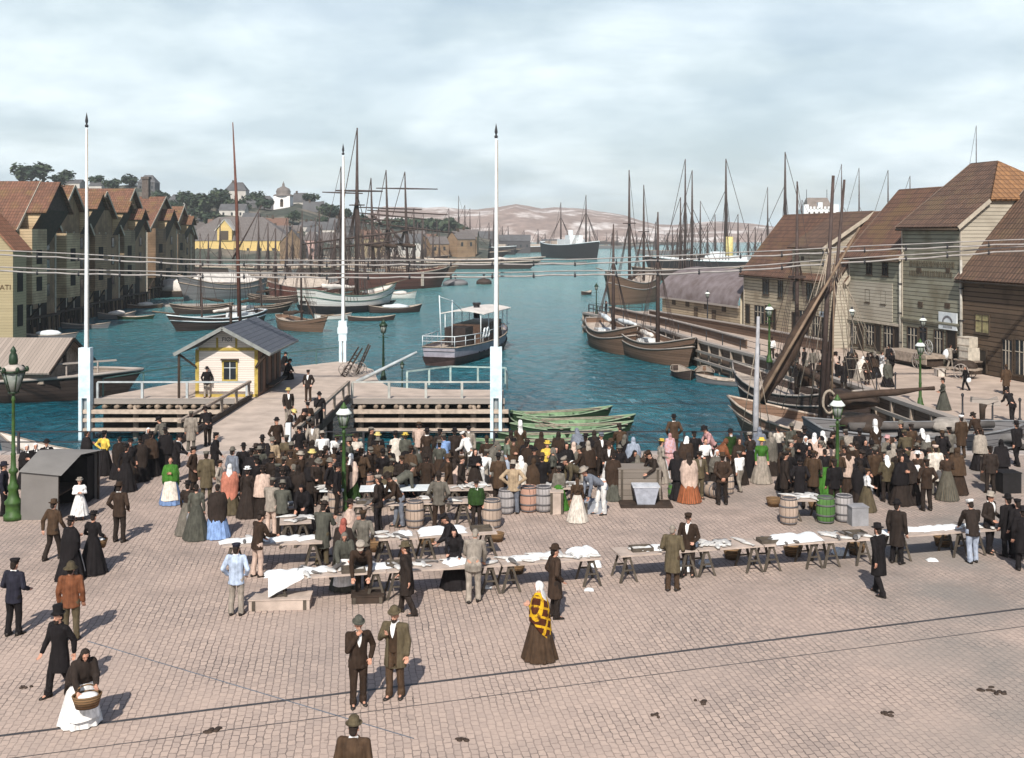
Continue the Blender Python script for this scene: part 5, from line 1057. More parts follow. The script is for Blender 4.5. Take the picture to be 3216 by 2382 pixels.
for px, py, rz, L, lab in ((812, 985, 30, 8.5, 'dark open fishing boat with a stub mast behind the tall-masted sloop'), (858, 952, -20, 9, 'dark fishing boat with a leaning mast before the plank-roofed barge'), (905, 928, 40, 9, 'dark fishing boat with coiled sail off the plank-roofed barge'), (1140, 945, 20, 9, 'dark fishing boat squeezed between the brig and the white-sterned ship'), (640, 985, -150, 8, 'dark half-decked boat ahead of the tall-masted sloop')):
    sailing('fishing_boat', lab, at(px, py), RAD(rz), L, 2.8, 1.0, dark_hull, [(.05, rnd.uniform(8, 12), .13, rnd.uniform(-.03, .03))], tw=.2, strake=G['wood'], sails=[((-L * .36, 0, 1.7), (.2, 0, 2.2), .2, sailb)], lr=.03)
# ---------------------------------------------------------------- lamps
def lamp(label, px, py, D=None, h=3.65, mat=None, cap=None, z0=0.0, lit=False):
    loc = W(px, py, z0) if D is None else Vector((PX(px, D), D, z0)); mat = mat or G['green']
    t = thing('street_lamp', label, 'street lamp', loc, 0.3, 'gas lamps around the market and quays'); t.scale = (h / 3.65,) * 3
    mb = MB(); mb.lathe([(.20, 0), (.20, .10), (.16, .16), (.12, .42), (.085, .5), (.075, 1.2), (.085, 1.22), (.085, 1.28), (.07, 1.32), (.05, 2.6), (.07, 2.62), (.07, 2.68), (.045, 2.7), (.04, 2.82)], 12); mb.build('post', mat, t)
    mb = MB(); mb.tube([(-.32, 0, 2.55), (.32, 0, 2.55)], .018, 6); mb.build('ladder_bar', mat, t)
    mb = MB(); mb.lathe([(.12, 2.86), (.21, 3.28)], 6); g = mb.build('lantern_glass', G['lampglass'], t)
    mb = MB(); mb.lathe([(.04, 2.8), (.14, 2.82), (.14, 2.86)], 6)
    for k in range(6): a = k * math.pi / 3; mb.tube([(.125*math.cos(a), .125*math.sin(a), 2.85), (.22*math.cos(a), .22*math.sin(a), 3.3)], .014, 5)
    mb.build('lantern_frame', mat, t)
    mb = MB(); mb.lathe([(.27, 3.27), (.27, 3.31), (.14, 3.46), (.11, 3.46)], 12); mb.build('lamp_cap', cap or plain('lamp cap white', (.66, .70, .66), .5, .2), t)
    mb = MB(); mb.lathe([(.11, 3.44), (.13, 3.48), (.09, 3.55), (.05, 3.6), (.03, 3.66), (.001, 3.68)], 10); mb.build('finial', mat, t)
    return t
capw = plain('white enamel cap', (.66, .70, .66), .5, .2)
lamp('bright green gas lamp standing among the fish tables', 1080, 1603, cap=capw)
lamp('bright green gas lamp beside the green barrel in the crowd', 2630, 1563, cap=capw)
lamp('green gas lamp on the edge of the side quay by the brown spar', 2890, 1276, cap=capw)
lamp('green gas lamp in front of the cream house, beside a man in white shirt', 2416, 1139, h=4.3, cap=capw)
lamp('dark green lamp post on the landing stage near the handcarts', 1204, 1194, h=3.9, mat=G['dgreen'], cap=G['dgreen'])
lamp('dark lantern on a low post at the boat landing', 1263, 1240, None, 2.1, G['dgreen'], G['dgreen'], -.6)
lamp('thin dark lamp post at the outer tip of the side quay', 1873, 988, mat=G['dgreen'], cap=G['dgreen'])
lamp('gas lamp in front of the barrel-roofed shed', 2222, 1022, h=3.6, mat=G['iron'], cap=capw)
lamp('gas lamp by the shop doors of the pale lower storey', 2676, 1112, h=3.7, mat=G['iron'], cap=capw)
lamp('gas lamp close to the hanging white signboard', 2899, 1150, h=3.6, mat=G['iron'], cap=capw)
t = thing('street_lamp', 'tall ornate green lamp with leafy crested lantern beside the canvas booth', 'street lamp', W(42, 1632), 0.2, 'gas lamps around the market and quays')
mb = MB(); mb.lathe([(0.311, 0), (0.311, .16), (0.252, .2), (0.252, .5), (0.281, .54), (0.281, .6), (0.192, .7), (0.148, .95), (0.178, 1.0), (0.178, 1.1), (0.118, 1.2), (0.096, 1.5), (0.148, 1.56), (0.148, 1.64), (0.089, 1.7), (0.074, 2.1), (0.089, 2.16), (0.063, 2.2), (0.048, 3.9), (0.074, 3.94), (0.052, 4.0), (0.044, 4.15)], 14); mb.build('post', G['green'], t)
MB().lathe([(.15, 4.2), (.36, 4.85)], 6).build('lantern_glass', G['lampglass'], t)
mb = MB(); mb.lathe([(.05, 4.1), (.17, 4.16), (.17, 4.2)], 6)
for k in range(6): a = k * math.pi / 3; mb.tube([(.155*math.cos(a), .155*math.sin(a), 4.2), (.37*math.cos(a), .37*math.sin(a), 4.88)], .022, 5); mb.ell((.42*math.cos(a), .42*math.sin(a), 4.95), (.07, .07, .1), 8, 5)
mb.lathe([(.4, 4.85), (.4, 4.92), (.37, 4.92)], 12); mb.build('lantern_frame', G['dgreen'], t)
MB().lathe([(.41, 4.92), (.3, 5.02), (.16, 5.1), (.12, 5.1)], 12).build('lamp_cap', plain('worn lamp cap', (.42, .37, .33), .7), t)
MB().lathe([(.12, 5.08), (.15, 5.2), (.13, 5.4), (.08, 5.5), (.1, 5.55), (.05, 5.65), (.001, 5.72)], 10).build('finial', G['dgreen'], t)

# ---------------------------------------------------------------- overhead cables across the harbour mouth of the square
cabm = plain('lead sheathed cable', (.30, .28, .27), .7, .25, 2)
def cable(label, pts, D, r, lift):
    t = thing('overhead_cable', label, 'cable'); n = 90; P = []
    for i in range(n + 1):
        px = pts[0][0] + (pts[-1][0] - pts[0][0]) * i / n
        for (a, ya), (b, yb) in zip(pts, pts[1:]):
            if a <= px <= b: u = (px - a) / (b - a); y = ya + (yb - ya) * (u * u * (3 - 2 * u) * .35 + u * .65); break
        P.append(Vector((PX(px, D), D, PZ(y, D))))
    mb = MB(); Q = [p + Vector((0, .05, -abs(math.sin(i * math.pi / 3.6)) * .06)) for i, p in enumerate(P)]; mb.tube(Q, r, 6); mb.build('cable', cabm, t)
    mb = MB(); mb.tube([p + Vector((0, 0, lift)) for p in P], r * .7, 5); mb.build('carrier_wire', cabm, t)
    mb = MB()
    for i in range(0, n, 3): k = Q[i] + (Q[i+1] - Q[i]) * .6; mb.ell(tuple(k + Vector((0, 0, -.01))), (r * 1.5, r * 1.5, r * 2.4), 7, 5); mb.tube([k, k + Vector((0, 0, lift))], r * .5, 4)
    mb.build('cable_hangers', G['iron'], t)['kind'] = 'stuff'
U1 = [(-300, 780), (0, 800), (650, 830), (1150, 831), (1800, 828), (2160, 814), (2375, 803), (2800, 782), (3216, 765), (3600, 745)]
U2 = [(-300, 838), (0, 850), (200, 858), (410, 862), (650, 868), (1150, 871), (1552, 868), (1800, 862), (2060, 861), (2320, 849), (2640, 825), (2830, 813), (3216, 786), (3600, 760)]
cable('upper pair of overhead telephone cables sagging across the harbour view', U1, 64.3, .05, .23)
cable('lower pair of overhead telephone cables sagging across the harbour view', U2, 64.6, .055, .2)

# ---------------------------------------------------------------- tables and goods
tabw = plain('scrubbed table boards', (.44, .36, .31), .9, .3, 2.5, .2); legw = plain('trestle wood', (.085, .07, .055), .85, .4, 4)
fishm = plain('pale fish flesh', (.60, .60, .58), .5, .3, 9, .2, .3, (.36, .34, .33)); clothm = plain('white cloth', (.68, .70, .71), .85, .12, 3, .3); darkf = plain('dark fish skin', (.13, .12, .115), .5, .4, 9)
TABLES = {}
def table(key, label, a, b, dep=.8, h=.75, mat=None, group='trestle tables of the fish market', ntr=None):
    A, B = W(*a, h), W(*b, h); d = B - A; L = d.length; rz = math.atan2(d.y, d.x)
    t = thing('trestle_table', label, 'table', (A.x, A.y, 0), rz, group)
    MB().box((0, 0, h - .045), (L, dep, h)).build('table_top', mat or tabw, t)
    n = ntr or max(2, round(L / 1.7))
    for i in range(n):
        x = .25 + (L - .5) * i / max(1, n - 1); mb = MB()
        for y in (.1, dep - .1):
            for s in (-1, 1): mb.bar((x + s * .04, y, h - .06), (x + s * .24, y + (-.06 if y < .3 else .06), 0), .05, .06)
            mb.bar((x - .15, y - .01, .32), (x + .15, y - .01, .32), .04)
        mb.bar((x, .05, h - .09), (x, dep - .05, h - .09), .09, .08); mb.build('trestle', legw, t)
    TABLES[key] = (A, d.normalized(), L, dep, h); return t
for k, lab, a, b, kw in (
    ('f1', 'long front trestle table with a white cloth hanging over its west end', (846, 1822), (1212, 1796), {}),
    ('f2', 'front trestle table in the middle of the nearest long row', (1216, 1796), (1572, 1776), {}),
    ('f3', 'front trestle table at the bowler-hatted man, ending with a white bundle', (1578, 1776), (1890, 1754), {}),
    ('g1', 'trestle table behind the man in the blue jacket, with white sacks laid on it', (700, 1716), (1012, 1704), {}),
    ('g2', 'short trestle table with white goods in front of the grey-jacketed man', (1180, 1696), (1312, 1690), {}),
    ('g3', 'trestle table with a long white sheet beside the standing barrel', (1316, 1688), (1562, 1674), {}),
    ('h1', 'small table heaped with fish in front of the tan-jacketed man', (878, 1646), (978, 1641), {}),
    ('h2', 'small fish table behind the tan-jacketed man', (903, 1598), (982, 1593), {}),
    ('i1', 'small white-topped fish table just west of the green lamp', (1003, 1542), (1078, 1541), {'mat': G['white']}),
    ('i2', 'fish table just east of the green lamp', (1100, 1590), (1290, 1584), {}),
    ('i3', 'long bright white slab table behind the man with the peaked cap', (1128, 1542), (1356, 1538), {'mat': G['white']}),
    ('i4', 'fish-covered table beyond the man in the grey jacket', (1405, 1540), (1548, 1537), {}),
    ('i5', 'fish table directly in front of the man in the grey jacket', (1318, 1582), (1480, 1578), {}),
    ('j1', 'table of small fish behind the long-haired girl in the white skirt', (1705, 1536), (1868, 1532), {}),
    ('k1', 'low fish table beside the two barrels under the eastern lamp', (2470, 1572), (2612, 1572), {'h': .7}),
    ('r1', 'east row trestle table whose end stands alone on the cobbles', (1949, 1747), (2192, 1729), {}),
    ('r2', 'east row trestle table with white fish next to the two talking men', (2196, 1729), (2398, 1714), {}),
    ('r3', 'east row trestle table with a large white tapering sheet', (2402, 1714), (2586, 1703), {}),
    ('r4', 'east row trestle table with white fish by the long black coat', (2590, 1703), (2742, 1693), {}),
    ('r5', 'east row trestle table carrying four white sacks', (2816, 1686), (3044, 1669), {}),
    ('r6', 'last table of the east row, reaching the edge of the view', (3050, 1669), (3290, 1655), {})):
    table(k, lab, a, b, **kw)
def fish_mesh():
    mb = MB(); mb.smooth = True; pr = [(-.24, .02, .01), (-.2, .05, .028), (-.08, .075, .045), (.06, .06, .04), (.18, .028, .02), (.22, .02, .012), (.30, .065, .006)]
    mb.loft([[Vector((x, w * math.cos(q), .03 + hh * math.sin(q))) for q in (2*math.pi*k/8 for k in range(8))] for x, w, hh in pr]); return mb.mesh('fish', [fishm])
def sack_mesh(seed, L=.8, Wd=.42, hh=.13):
    mb = MB(); mb.smooth = True; n, m = 14, 9; g = random.Random(seed); vs = []
    for i in range(n + 1):
        for j in range(m + 1):
            x, y = i / n - .5, j / m - .5; e = max(0, 1 - (2*abs(x))**4) * max(0, 1 - (2*abs(y))**4)
            w = 1 + .18 * noise.noise(Vector((x * 3, y * 3, seed))); z = hh * e ** .6 * (.7 + .6 * noise.noise(Vector((x*4.2, y*4.2, seed + 5))) + .3)
            vs.append((x * L * w, y * Wd * w + .05 * noise.noise(Vector((x*2, 0, seed))), .012 + max(0, z)))
    mb.add(vs, [(i*(m+1)+j, (i+1)*(m+1)+j, (i+1)*(m+1)+j+1, i*(m+1)+j+1) for i in range(n) for j in range(m)]); return mb.mesh('white_sack', [clothm])
FISH, DARKFISH = fish_mesh(), fish_mesh(); DARKFISH.materials[0] = darkf; SACKS = [sack_mesh(1), sack_mesh(2, 1.1, .5, .17), sack_mesh(3, .6, .45, .2)]
def tray_mesh():
    mb = MB(); mb.box((-.3, -.2, 0), (.3, .2, .03)); mb.box((-.3, -.2, .03), (.3, -.17, .1)); mb.box((-.3, .17, .03), (.3, .2, .1)); mb.box((-.3, -.17, .03), (-.27, .17, .1)); mb.box((.27, -.17, .03), (.3, .17, .1)); return mb.mesh('box', [legw])
TRAY = tray_mesh()
def on_table(k, u, v, dz=0): A, d, L, dep, h = TABLES[k]; n = Vector((-d.y, d.x, 0)); p = A + d * (u * L) + n * (v * dep); return Vector((p.x, p.y, h + .002 + dz))
def put(name, me, k, u, v, rz, label, cat, group=None, sc3=1.0, dz=0):
    o = link(name, me); o.location = on_table(k, u, v, dz); o.rotation_euler = (0, 0, rz); o.scale = (sc3,) * 3 if not isinstance(sc3, tuple) else sc3; return tag(o, label, cat, group)
gf = random.Random(21)
def scatter(k, n, label, u0=.05, u1=.95, s0=.8, s1=1.25, dark=.12, group=None):
    for i in range(n):
        put('fish', DARKFISH if gf.random() < dark else FISH, k, gf.uniform(u0, u1), gf.uniform(.15, .85), gf.uniform(0, 6.3), label, 'fish', group or label, gf.uniform(s0, s1), gf.uniform(0, .02))
scatter('f1', 14, 'pale fish laid out on the nearest trestle table, its western third', .24, .98, dark=.3)
scatter('f2', 16, 'pale fish scattered on the middle of the nearest long table', dark=.3); scatter('f3', 16, 'pale fish on the east end of the nearest long table', dark=.2)
scatter('g1', 6, 'fish between the white sacks behind the blue-jacketed man', dark=.5); scatter('g2', 8, 'fish heaped on the short table before the grey-jacketed man'); scatter('h1', 10, 'fish heaped on the small table by the tan-jacketed man'); scatter('h2', 8, 'fish on the small table behind the tan-jacketed man')
scatter('i1', 9, 'small white fish on the white-topped table west of the green lamp'); scatter('i2', 12, 'fish on the table east of the green lamp', dark=.35); scatter('i4', 14, 'small fish covering the table beyond the grey-jacketed man'); scatter('i5', 14, 'fish on the table in front of the grey-jacketed man', dark=.3)
scatter('j1', 18, 'small fish spread behind the long-haired girl', dark=.2); scatter('k1', 14, 'white fish on the low table beside the eastern barrels')
scatter('r1', 5, 'fish scraps on the lone end of the east row', dark=.5); scatter('r2', 16, 'white fish on the east row next to the two talking men', dark=.15); scatter('r3', 7, 'fish beside the large tapering sheet', dark=.5, u1=.5); scatter('r4', 14, 'white fish by the man in the long black coat', dark=.35); scatter('r6', 8, 'fish on the last table of the east row', dark=.3)
for k, u, v, m, rz, s, lab in (('f1', .37, .55, 1, .2, .8, 'white cloth bundle in the middle of the western front table'), ('f1', .93, .5, 0, .1, 1.0, 'white folded cloth at the east end of the western front table'), ('f2', .62, .5, 2, .4, 1, 'lumpy white cloth behind the stooping tan-suited man'),
    ('f3', .86, .62, 2, .2, 1.3, 'rounded white bundle at the end of the front row'), ('f3', .2, .5, 0, .05, .9, 'folded white cloth west of the bowler-hatted man'), ('f3', .45, .6, 1, .3, .8, 'white cloth behind the bowler-hatted man'), ('f1', .12, .5, 1, .05, .85, 'white cloth spread over the west end of the front table'),
    ('g1', .06, .5, 0, .3, .8, 'white sack on the far west table end'), ('g1', .3, .5, 1, .15, .75, 'white sack lying beside the pale-trousered man'), ('g1', .62, .55, 1, .2, .8, 'long white sack on the table behind the pale-trousered man'), ('g1', .84, .55, 0, .5, .8, 'white sack next to the grey-green long coat'),
    ('g3', .32, .5, 1, .08, 1.25, 'long white sheet on the table beside the barrel'), ('g2', .7, .5, 2, 0, .8, 'white bundle on the short table'), ('r1', .55, .5, 0, .0, 1.0, 'white sheet tucked against the man in the greenish coat'), ('r1', .95, .5, 2, .5, .8, 'white scraps heaped where the two men talk'),
    ('r3', .62, .45, 1, .1, 1.35, 'large white tapering sheet on the east row'), ('r5', .08, .5, 1, .2, .75, 'white sack nearest the long black coat, on the east row'), ('r5', .34, .6, 0, -.2, .85, 'second white sack from the long black coat, on the east row'), ('r5', .62, .55, 1, .1, .8, 'third white sack from the long black coat, on the east row'), ('r5', .86, .55, 0, .2, .9, 'white sack beside the white-capped man, on the east row'), ('r6', .12, .5, 2, .2, .8, 'white heap just past the white-capped man'), ('i3', .3, .6, 1, .1, .7, 'white folded sacking on the white slab table')):
    put('white_cloth', SACKS[m], k, u, v, rz + math.atan2(TABLES[k][1].y, TABLES[k][1].x), lab, 'cloth', None, (s, s, s * .62))
# cloth hanging over the end of the front table
A, d, L, dep, h = TABLES['f1']; t = thing('table_cloth', 'white cloth hanging over the corner of the front table', 'cloth', (A.x, A.y, 0), math.atan2(d.y, d.x))
mb = MB(); mb.smooth = True; vs = []
for i in range(9):
    for j in range(9):
        x = -.03 + i * .11; u = j / 8; drop = .42 * (1 - i / 8) + .02
        y, z = (.55 - u * 1.2, h + .012) if u < .5 else (-.035 - .02 * math.sin(i * 2), h + .012 - (u - .5) * 2 * drop)
        vs.append((x, y, z))
mb.add(vs, [(i*9+j, (i+1)*9+j, (i+1)*9+j+1, i*9+j+1) for i in range(8) for j in range(8)]); mb.build('cloth', clothm, t)
for k, u, v, lab in (('f1', .72, .3, 'shallow dark box on the front table'), ('r1', .33, .5, 'small dark tray on the lone end of the east row'), ('r3', .15, .4, 'dark tray beside the fish knife'), ('r4', .8, .6, 'dark box with scales by the long black coat'), ('f2', .1, .6, 'dark tray beside the bending man'), ('g3', .82, .5, 'small box at the end of the sheeted table'), ('i2', .25, .5, 'flat dark box east of the green lamp')):
    put('tray', TRAY, k, u, v, .2, lab, 'tray')
# barrels
stave = boards('barrel staves', (.40, .31, .25), 0, .11, .10, .25, (.30, .24, .2)); greenb = boards('green barrel staves', (.075, .17, .045), 0, .11, .10, .35, (.22, .30, .14)); greyb = boards('grey barrel staves', (.33, .31, .31), 0, .11, .10, .2); redb = boards('reddish barrel staves', (.42, .25, .19), 0, .11, .1, .25)
hoop = plain('iron hoop', (.10, .095, .10), .6, .3)
def barrel_data(m):
    a = MB(); a.lathe([(.001, .04), (.25, .04), (.25, 0), (.275, .12), (.31, .42), (.275, .74), (.25, .86), (.24, .86), (.235, .83), (.001, .83)], 18)
    b = MB(); [b.lathe([(r + .004, z), (r + .012, z + .01), (r + .012, z + .045), (r + .004, z + .055)], 18) for r, z in ((.258, .03), (.30, .24), (.30, .56), (.258, .79))]; return a.mesh('staves', [m]), b.mesh('hoop', [hoop])
BD = {k: barrel_data(m) for k, m in (('o', stave), ('g', greenb), ('y', greyb), ('r', redb))}
def barrel(kind, px, py, label, s=1.0, lying=False):
    t = thing('barrel', label, 'barrel', W(px, py), rnd.uniform(0, 3), 'barrels of the fish market'); t.scale = (s,) * 3; link('staves', BD[kind][0], t); link('hoop', BD[kind][1], t)
    if lying: t.rotation_euler = (RAD(90), 0, .5); t.location.z = .31 * s
barrel('o', 1303, 1656, 'large pale barrel standing beside the peaked-capped man'); barrel('o', 1545, 1656, 'pale barrel next to the boy in the green shawl', 1.05); barrel('r', 1660, 1606, 'reddish barrel behind the man in the pale jacket'); barrel('y', 1707, 1606, 'greyish barrel at the end of the long-haired girl\'s table')
barrel('g', 2114, 1566, 'small bright green keg beside the stooping man', .62); barrel('o', 2477, 1645, 'pale hooped barrel standing alone on the cobbles'); barrel('g', 2593, 1641, 'green barrel with flaking paint under the eastern lamp'); barrel('y', 2651, 1637, 'grey barrel tight against the green barrel'); barrel('o', 2216, 1556, 'barrel lying on its side by the red-skirted woman', .9, True)
barrel('o', 921, 1560, 'pale barrel under the small fish table in the crowd'); barrel('o', 1052, 1612, 'barrel at the foot of the western lamp', .9); barrel('o', 1500, 1590, 'barrel behind the fish-covered table', .95); barrel('r', 1150, 1560, 'reddish barrel behind the table east of the lamp'); barrel('o', 1385, 1560, 'barrel beyond the white slab table', .95); barrel('y', 1590, 1612, 'grey barrel near the man with hands on hips', .95); barrel('o', 2285, 1550, 'low barrel behind the man with folded hands', .8)
# boxes, tub, booth
def crate(label, px, py, w, d, h, mat, rz=0.0, slats=True, name='crate'):
    t = thing(name, label, 'crate', W(px, py), rz); MB().box((-w/2, -d/2, .0), (w/2, d/2, h - .03)).build('body', mat, t)
    MB().box((-w/2 - .02, -d/2 - .02, h - .03), (w/2 + .02, d/2 + .02, h)).build('lid', mat, t)
    if slats: mb = MB(); [mb.box((x - .04, -d/2 - .025, 0), (x + .04, -d/2 - .002, h - .04)) for x in (-w*.42, w*.42)]; mb.build('batten', legw, t)
gchest = boards('grey chest', (.20, .17, .145), 2, .2, .06, .25)
crate('large grey wooden chest behind the tub', 2005, 1566, 1.5, .9, 1.15, gchest); crate('blue-grey crate on the cobbles under the small fish', 1868, 1610, .75, .5, .42, plain('blue grey wood', (.27, .29, .33), .9), .05); crate('square stone-grey block behind the white-shirted boy', 2692, 1647, .55, .5, .62, plain('grey block', (.26, .26, .275), .9, .3, 3, .3), .1, False, 'block')
crate('long low crate under the front table', 882, 1905, 1.5, .6, .28, tabw, .07); crate('flat dark crate on the cobbles under the front table', 1155, 1887, .8, .5, .2, G['dark_wood'], .1); crate('upright case by the greyish barrel', 1748, 1612, .42, .35, .75, tabw); crate('pale box among the pale-shawled women', 2896, 1565, .5, .4, .9, plain('grey sandy box', (.33, .29, .26), .9))
crate('tall brown case at the eastern edge of the crowd', 3120, 1515, .75, .6, .95, plain('brown case', (.16, .125, .10), .9), 0, False); crate('dark case with a pale lid near the eastern table end', 3165, 1545, .7, .6, .75, G['black'], 0.1, False)
t = thing('fish_tub', 'grey zinc tub on a plank tray in front of the chest', 'tub', W(2027, 1586)); mb = MB()
a, b = .30, .44; mb.loft([[(-a, -a*.7, .06), (a, -a*.7, .06), (a, a*.7, .06), (-a, a*.7, .06)], [(-b, -b*.72, .68), (b, -b*.72, .68), (b, b*.72, .68), (-b, b*.72, .68)]]); mb.build('tub', plain('blue zinc', (.36, .38, .44), .6, .3, 5), t)
MB().box((-b-.03, -b*.75, .66), (b+.03, b*.75, .70)).build('rim', plain('tub rim', (.50, .52, .56), .6), t); MB().box((-.9, -.5, 0), (.9, .5, .06)).build('tray', G['dark_wood'], t)
t = thing('canvas_booth', 'grey canvas market booth with a dark open side by the ornate lamp', 'booth', W(124, 1634)); cnv = plain('grey booth canvas', (.165, .155, .148), .95, .15, 1.2, .4)
mb = MB(); mb.add([(-.62, 0, 0), (.60, 0, 0), (.62, 0, 1.5), (-.6, 0, 1.62)], [(0, 1, 2, 3)]); mb.add([(-.62, 0, 0), (-.6, 0, 1.62), (-.6, 2.9, 1.75), (-.62, 2.9, 0)], [(0, 1, 2, 3)]); mb.add([(-.62, 2.9, 0), (.9, 2.9, 0), (.9, 2.9, 1.7), (-.6, 2.9, 1.75)], [(3, 2, 1, 0)]); mb.build('canvas_wall', cnv, t)
mb = MB(); mb.smooth = True; mb.add([(-.66, -.08, 1.6), (.74, -.08, 1.47), (.78, 1.5, 1.85), (-.62, 1.4, 2.02), (1.0, 3, 1.72), (-.64, 3, 1.75)], [(0, 1, 2, 3), (3, 2, 4, 5)]); mb.build('canvas_roof', plain('booth roof canvas', (.20, .19, .18), .95, .15, 1.2, .4), t)
mb = MB(); [mb.tube([(x, y, 0), (x, y, z)], .03, 6) for x, y, z in ((.6, .04, 1.46), (.85, 2.85, 1.7), (-.56, .04, 1.58))]; mb.build('frame_post', G['dark_wood'], t); MB().box((-.5, .2, .7), (.5, 2.7, .75)).build('counter', G['dark_wood'], t)
MB().box((-.58, 2.2, .05), (.72, 2.85, 1.6)).build('booth_shade_block', G['black'], t)  # black block stands for the shade inside the open booth
wick_ = boards('wicker', (.20, .12, .06), 2, .05, .3, .3); bk_ = MB(); bk_.lathe([(.001, 0), (.2, 0), (.27, .28), (.25, .28), (.19, .04), (.001, .04)], 14); BK = bk_.mesh('basket', [wick_])
for px, py, s_ in ((1010, 1700, 1), (1180, 1730, 1.1), (1340, 1715, 1), (1560, 1700, .9), (1620, 1800, 1), (1420, 1800, 1.1), (960, 1660, 1), (1290, 1620, .9), (1800, 1600, .9), (2300, 1755, 1), (2490, 1745, 1.1), (2690, 1740, 1), (2960, 1715, 1), (2430, 1590, 1), (2560, 1600, .9)):
    o = link('basket', BK); o.location = W(px, py, .002); o.scale = (s_, s_ * .9, s_); tag(o, 'round wicker basket standing on the cobbles beside the fish tables', 'basket', 'round wicker baskets beside the fish tables')
# handcarts
def wheel(mb, c, r, ax=1, n=8):
    pts = []; 
    for i in range(17): q = 2*math.pi*i/16; pts.append((c[0] + r*math.cos(q), c[1], c[2] + r*math.sin(q)) if ax else (c[0], c[1] + r*math.cos(q), c[2] + r*math.sin(q)))
    mb.tube(pts, .03, 6, False)
    for i in range(n): q = 2*math.pi*i/n; e = (c[0] + r*math.cos(q), c[1], c[2] + r*math.sin(q)) if ax else (c[0], c[1] + r*math.cos(q), c[2] + r*math.sin(q)); mb.tube([c, e], .018, 5)
def handcart(label, px, py, rz, tilt=1.0):
    t = thing('handcart', label, 'handcart', W(px, py), rz, 'handcarts parked on the landing stage'); c, s = math.cos(tilt), math.sin(tilt); f = lambda x, z=0: (x * c - z * s, x * s + z * c + .42)
    mb = MB()
    for y in (-.42, .42): a, b = f(-.6), f(1.7); mb.bar((a[0], y, a[1]), (b[0], y, b[1]), .07, .09)
    for k in range(7): a = f(-.45 + k * .26); mb.bar((a[0], -.42, a[1]), (a[0], .42, a[1]), .09, .05)
    mb.build('bed', G['dark_wood'], t)
    for y in (-.52, .52): w = MB(); wheel(w, (0, y, .42), .42); w.build('wheel', G['grey_wood'], t)
handcart('slatted handcart tipped up on its shafts by the far flagpole', 1090, 1182, RAD(25)); handcart('second slatted handcart leaning behind the first on the landing stage', 1128, 1176, RAD(15), 1.15)
t = thing('boom', 'pale blue-grey spar sloping out over the water from the landing stage', 'spar', (0, 0, 0)); mb = MB(); mb.tube([W(1120, 1200), Vector((PX(1310, 70), 70, PZ(1106, 70)))], [.13, .08], 9); mb.build('spar', plain('blue spar', (.40, .44, .46), .7), t)
# street things on the side quay
t = thing('cart', 'long low dray wagon in front of the tallest olive house', 'cart', (fa(9.6, -1.6).x, fa(9.6, -1.6).y, 0), RZ); mb = MB(); mb.box((-2.6, -.8, .75), (2.6, .8, 1.0)); mb.box((-2.6, .72, .35), (2.6, .8, .78)); mb.build('bed', G['wood'], t); MB().box((-2.4, -.7, .2), (2.4, .74, .7)).build('undercarriage', G['dark_wood'], t)
for x in (-1.6, 1.6): w = MB(); wheel(w, (x, .86, .55), .55, 1, 10); w.build('wheel', G['grey_wood'], t)
w = MB(); wheel(w, (-2.0, .2, 1.5), .5, 1, 10); w.build('spare_wheel', plain('grey wheel', (.33, .33, .33), .8), t); crate('pale box on the end of the dray wagon', 2952, 1182, .6, .5, .5, plain('pale box', (.55, .5, .45), .9))
t = thing('cart', 'two-wheeled handcart loaded with sacks near the brown house door', 'cart', W(3032, 1190), RZ + .5); MB().box((-.9, -.5, .6), (.9, .5, .72)).build('bed', G['wood'], t); bulge(t, 'load', (0, 0, .85), (.8, .5, .35), G['dark_wood'], 6)
for y in (-.6, .6): w = MB(); wheel(w, (0, y, .5), .5, 1, 10); w.build('wheel', G['grey_wood'], t)
mb = MB(); [mb.bar((.8, y, .65), (2.1, y, .55), .06) for y in (-.35, .35)]; mb.build('shaft', G['wood'], t)
for i, (s, q, z, lab) in enumerate(((4.9, -.5, .9, 'lower pale crate of the stack outside the brown house'), (5.1, -.45, 1.75, 'upper pale crate of the stack outside the brown house'))):
    o = thing('crate', lab, 'crate', tuple(fa(s, q, z)), RZ + .2 * i); MB().box((-.5, -.45, 0), (.5, .45, .84 - .15 * i)).build('body', plain('pale crate', (.50, .45, .38), .9), o); mb = MB(); [mb.box((-.52, .451, zz), (.52, .47, zz + .06)) for zz in (.1, .6)]; mb.build('batten', G['wood'], o)
t = thing('bench', 'plank bench carrying the stacked crates outside the brown house', 'bench', tuple(fa(5.0, -.5)), RZ); MB().box((-.9, -.5, .8), (.9, .5, .88)).build('seat', G['wood'], t)
for x in (-.8, .8): MB().box((x - .06, -.45, 0), (x + .06, .45, .8)).build('leg', G['dark_wood'], t)
for px, py, lab in ((2812, 1230, 'thin iron post on the side quay near the brown spar'), (3023, 1305, 'thin iron post behind the white-capped man'), (3117, 1332, 'iron post next to the hand crane on the side quay'), (3203, 1322, 'iron post near the eastern edge of the view'), (2753, 1232, 'short post where the women gather on the side quay')):
    t = thing('mooring_post', lab, 'post', W(px, py)); mb = MB(); mb.lathe([(.09, 0), (.09, .1), (.05, .15), (.045, .95), (.07, 1.0), (.08, 1.08), (.04, 1.15), (.001, 1.16)], 10); mb.build('post', G['iron'], t)
t = thing('hand_crane', 'forked wooden hand crane on the corner of the side quay', 'crane', W(3085, 1332)); mb = MB(); mb.tube([(0, 0, 0), (0, 0, .75), (.05, 0, 1.0)], [.12, .15, .2], 9); mb.build('post', G['dark_wood'], t); mb = MB(); mb.bar((-.55, 0, 1.22), (.9, .1, .98), .22, .26); mb.bar((.0, 0, 1.0), (.75, 0, 1.25), .16, .2); mb.build('arm', G['grey_wood'], t)
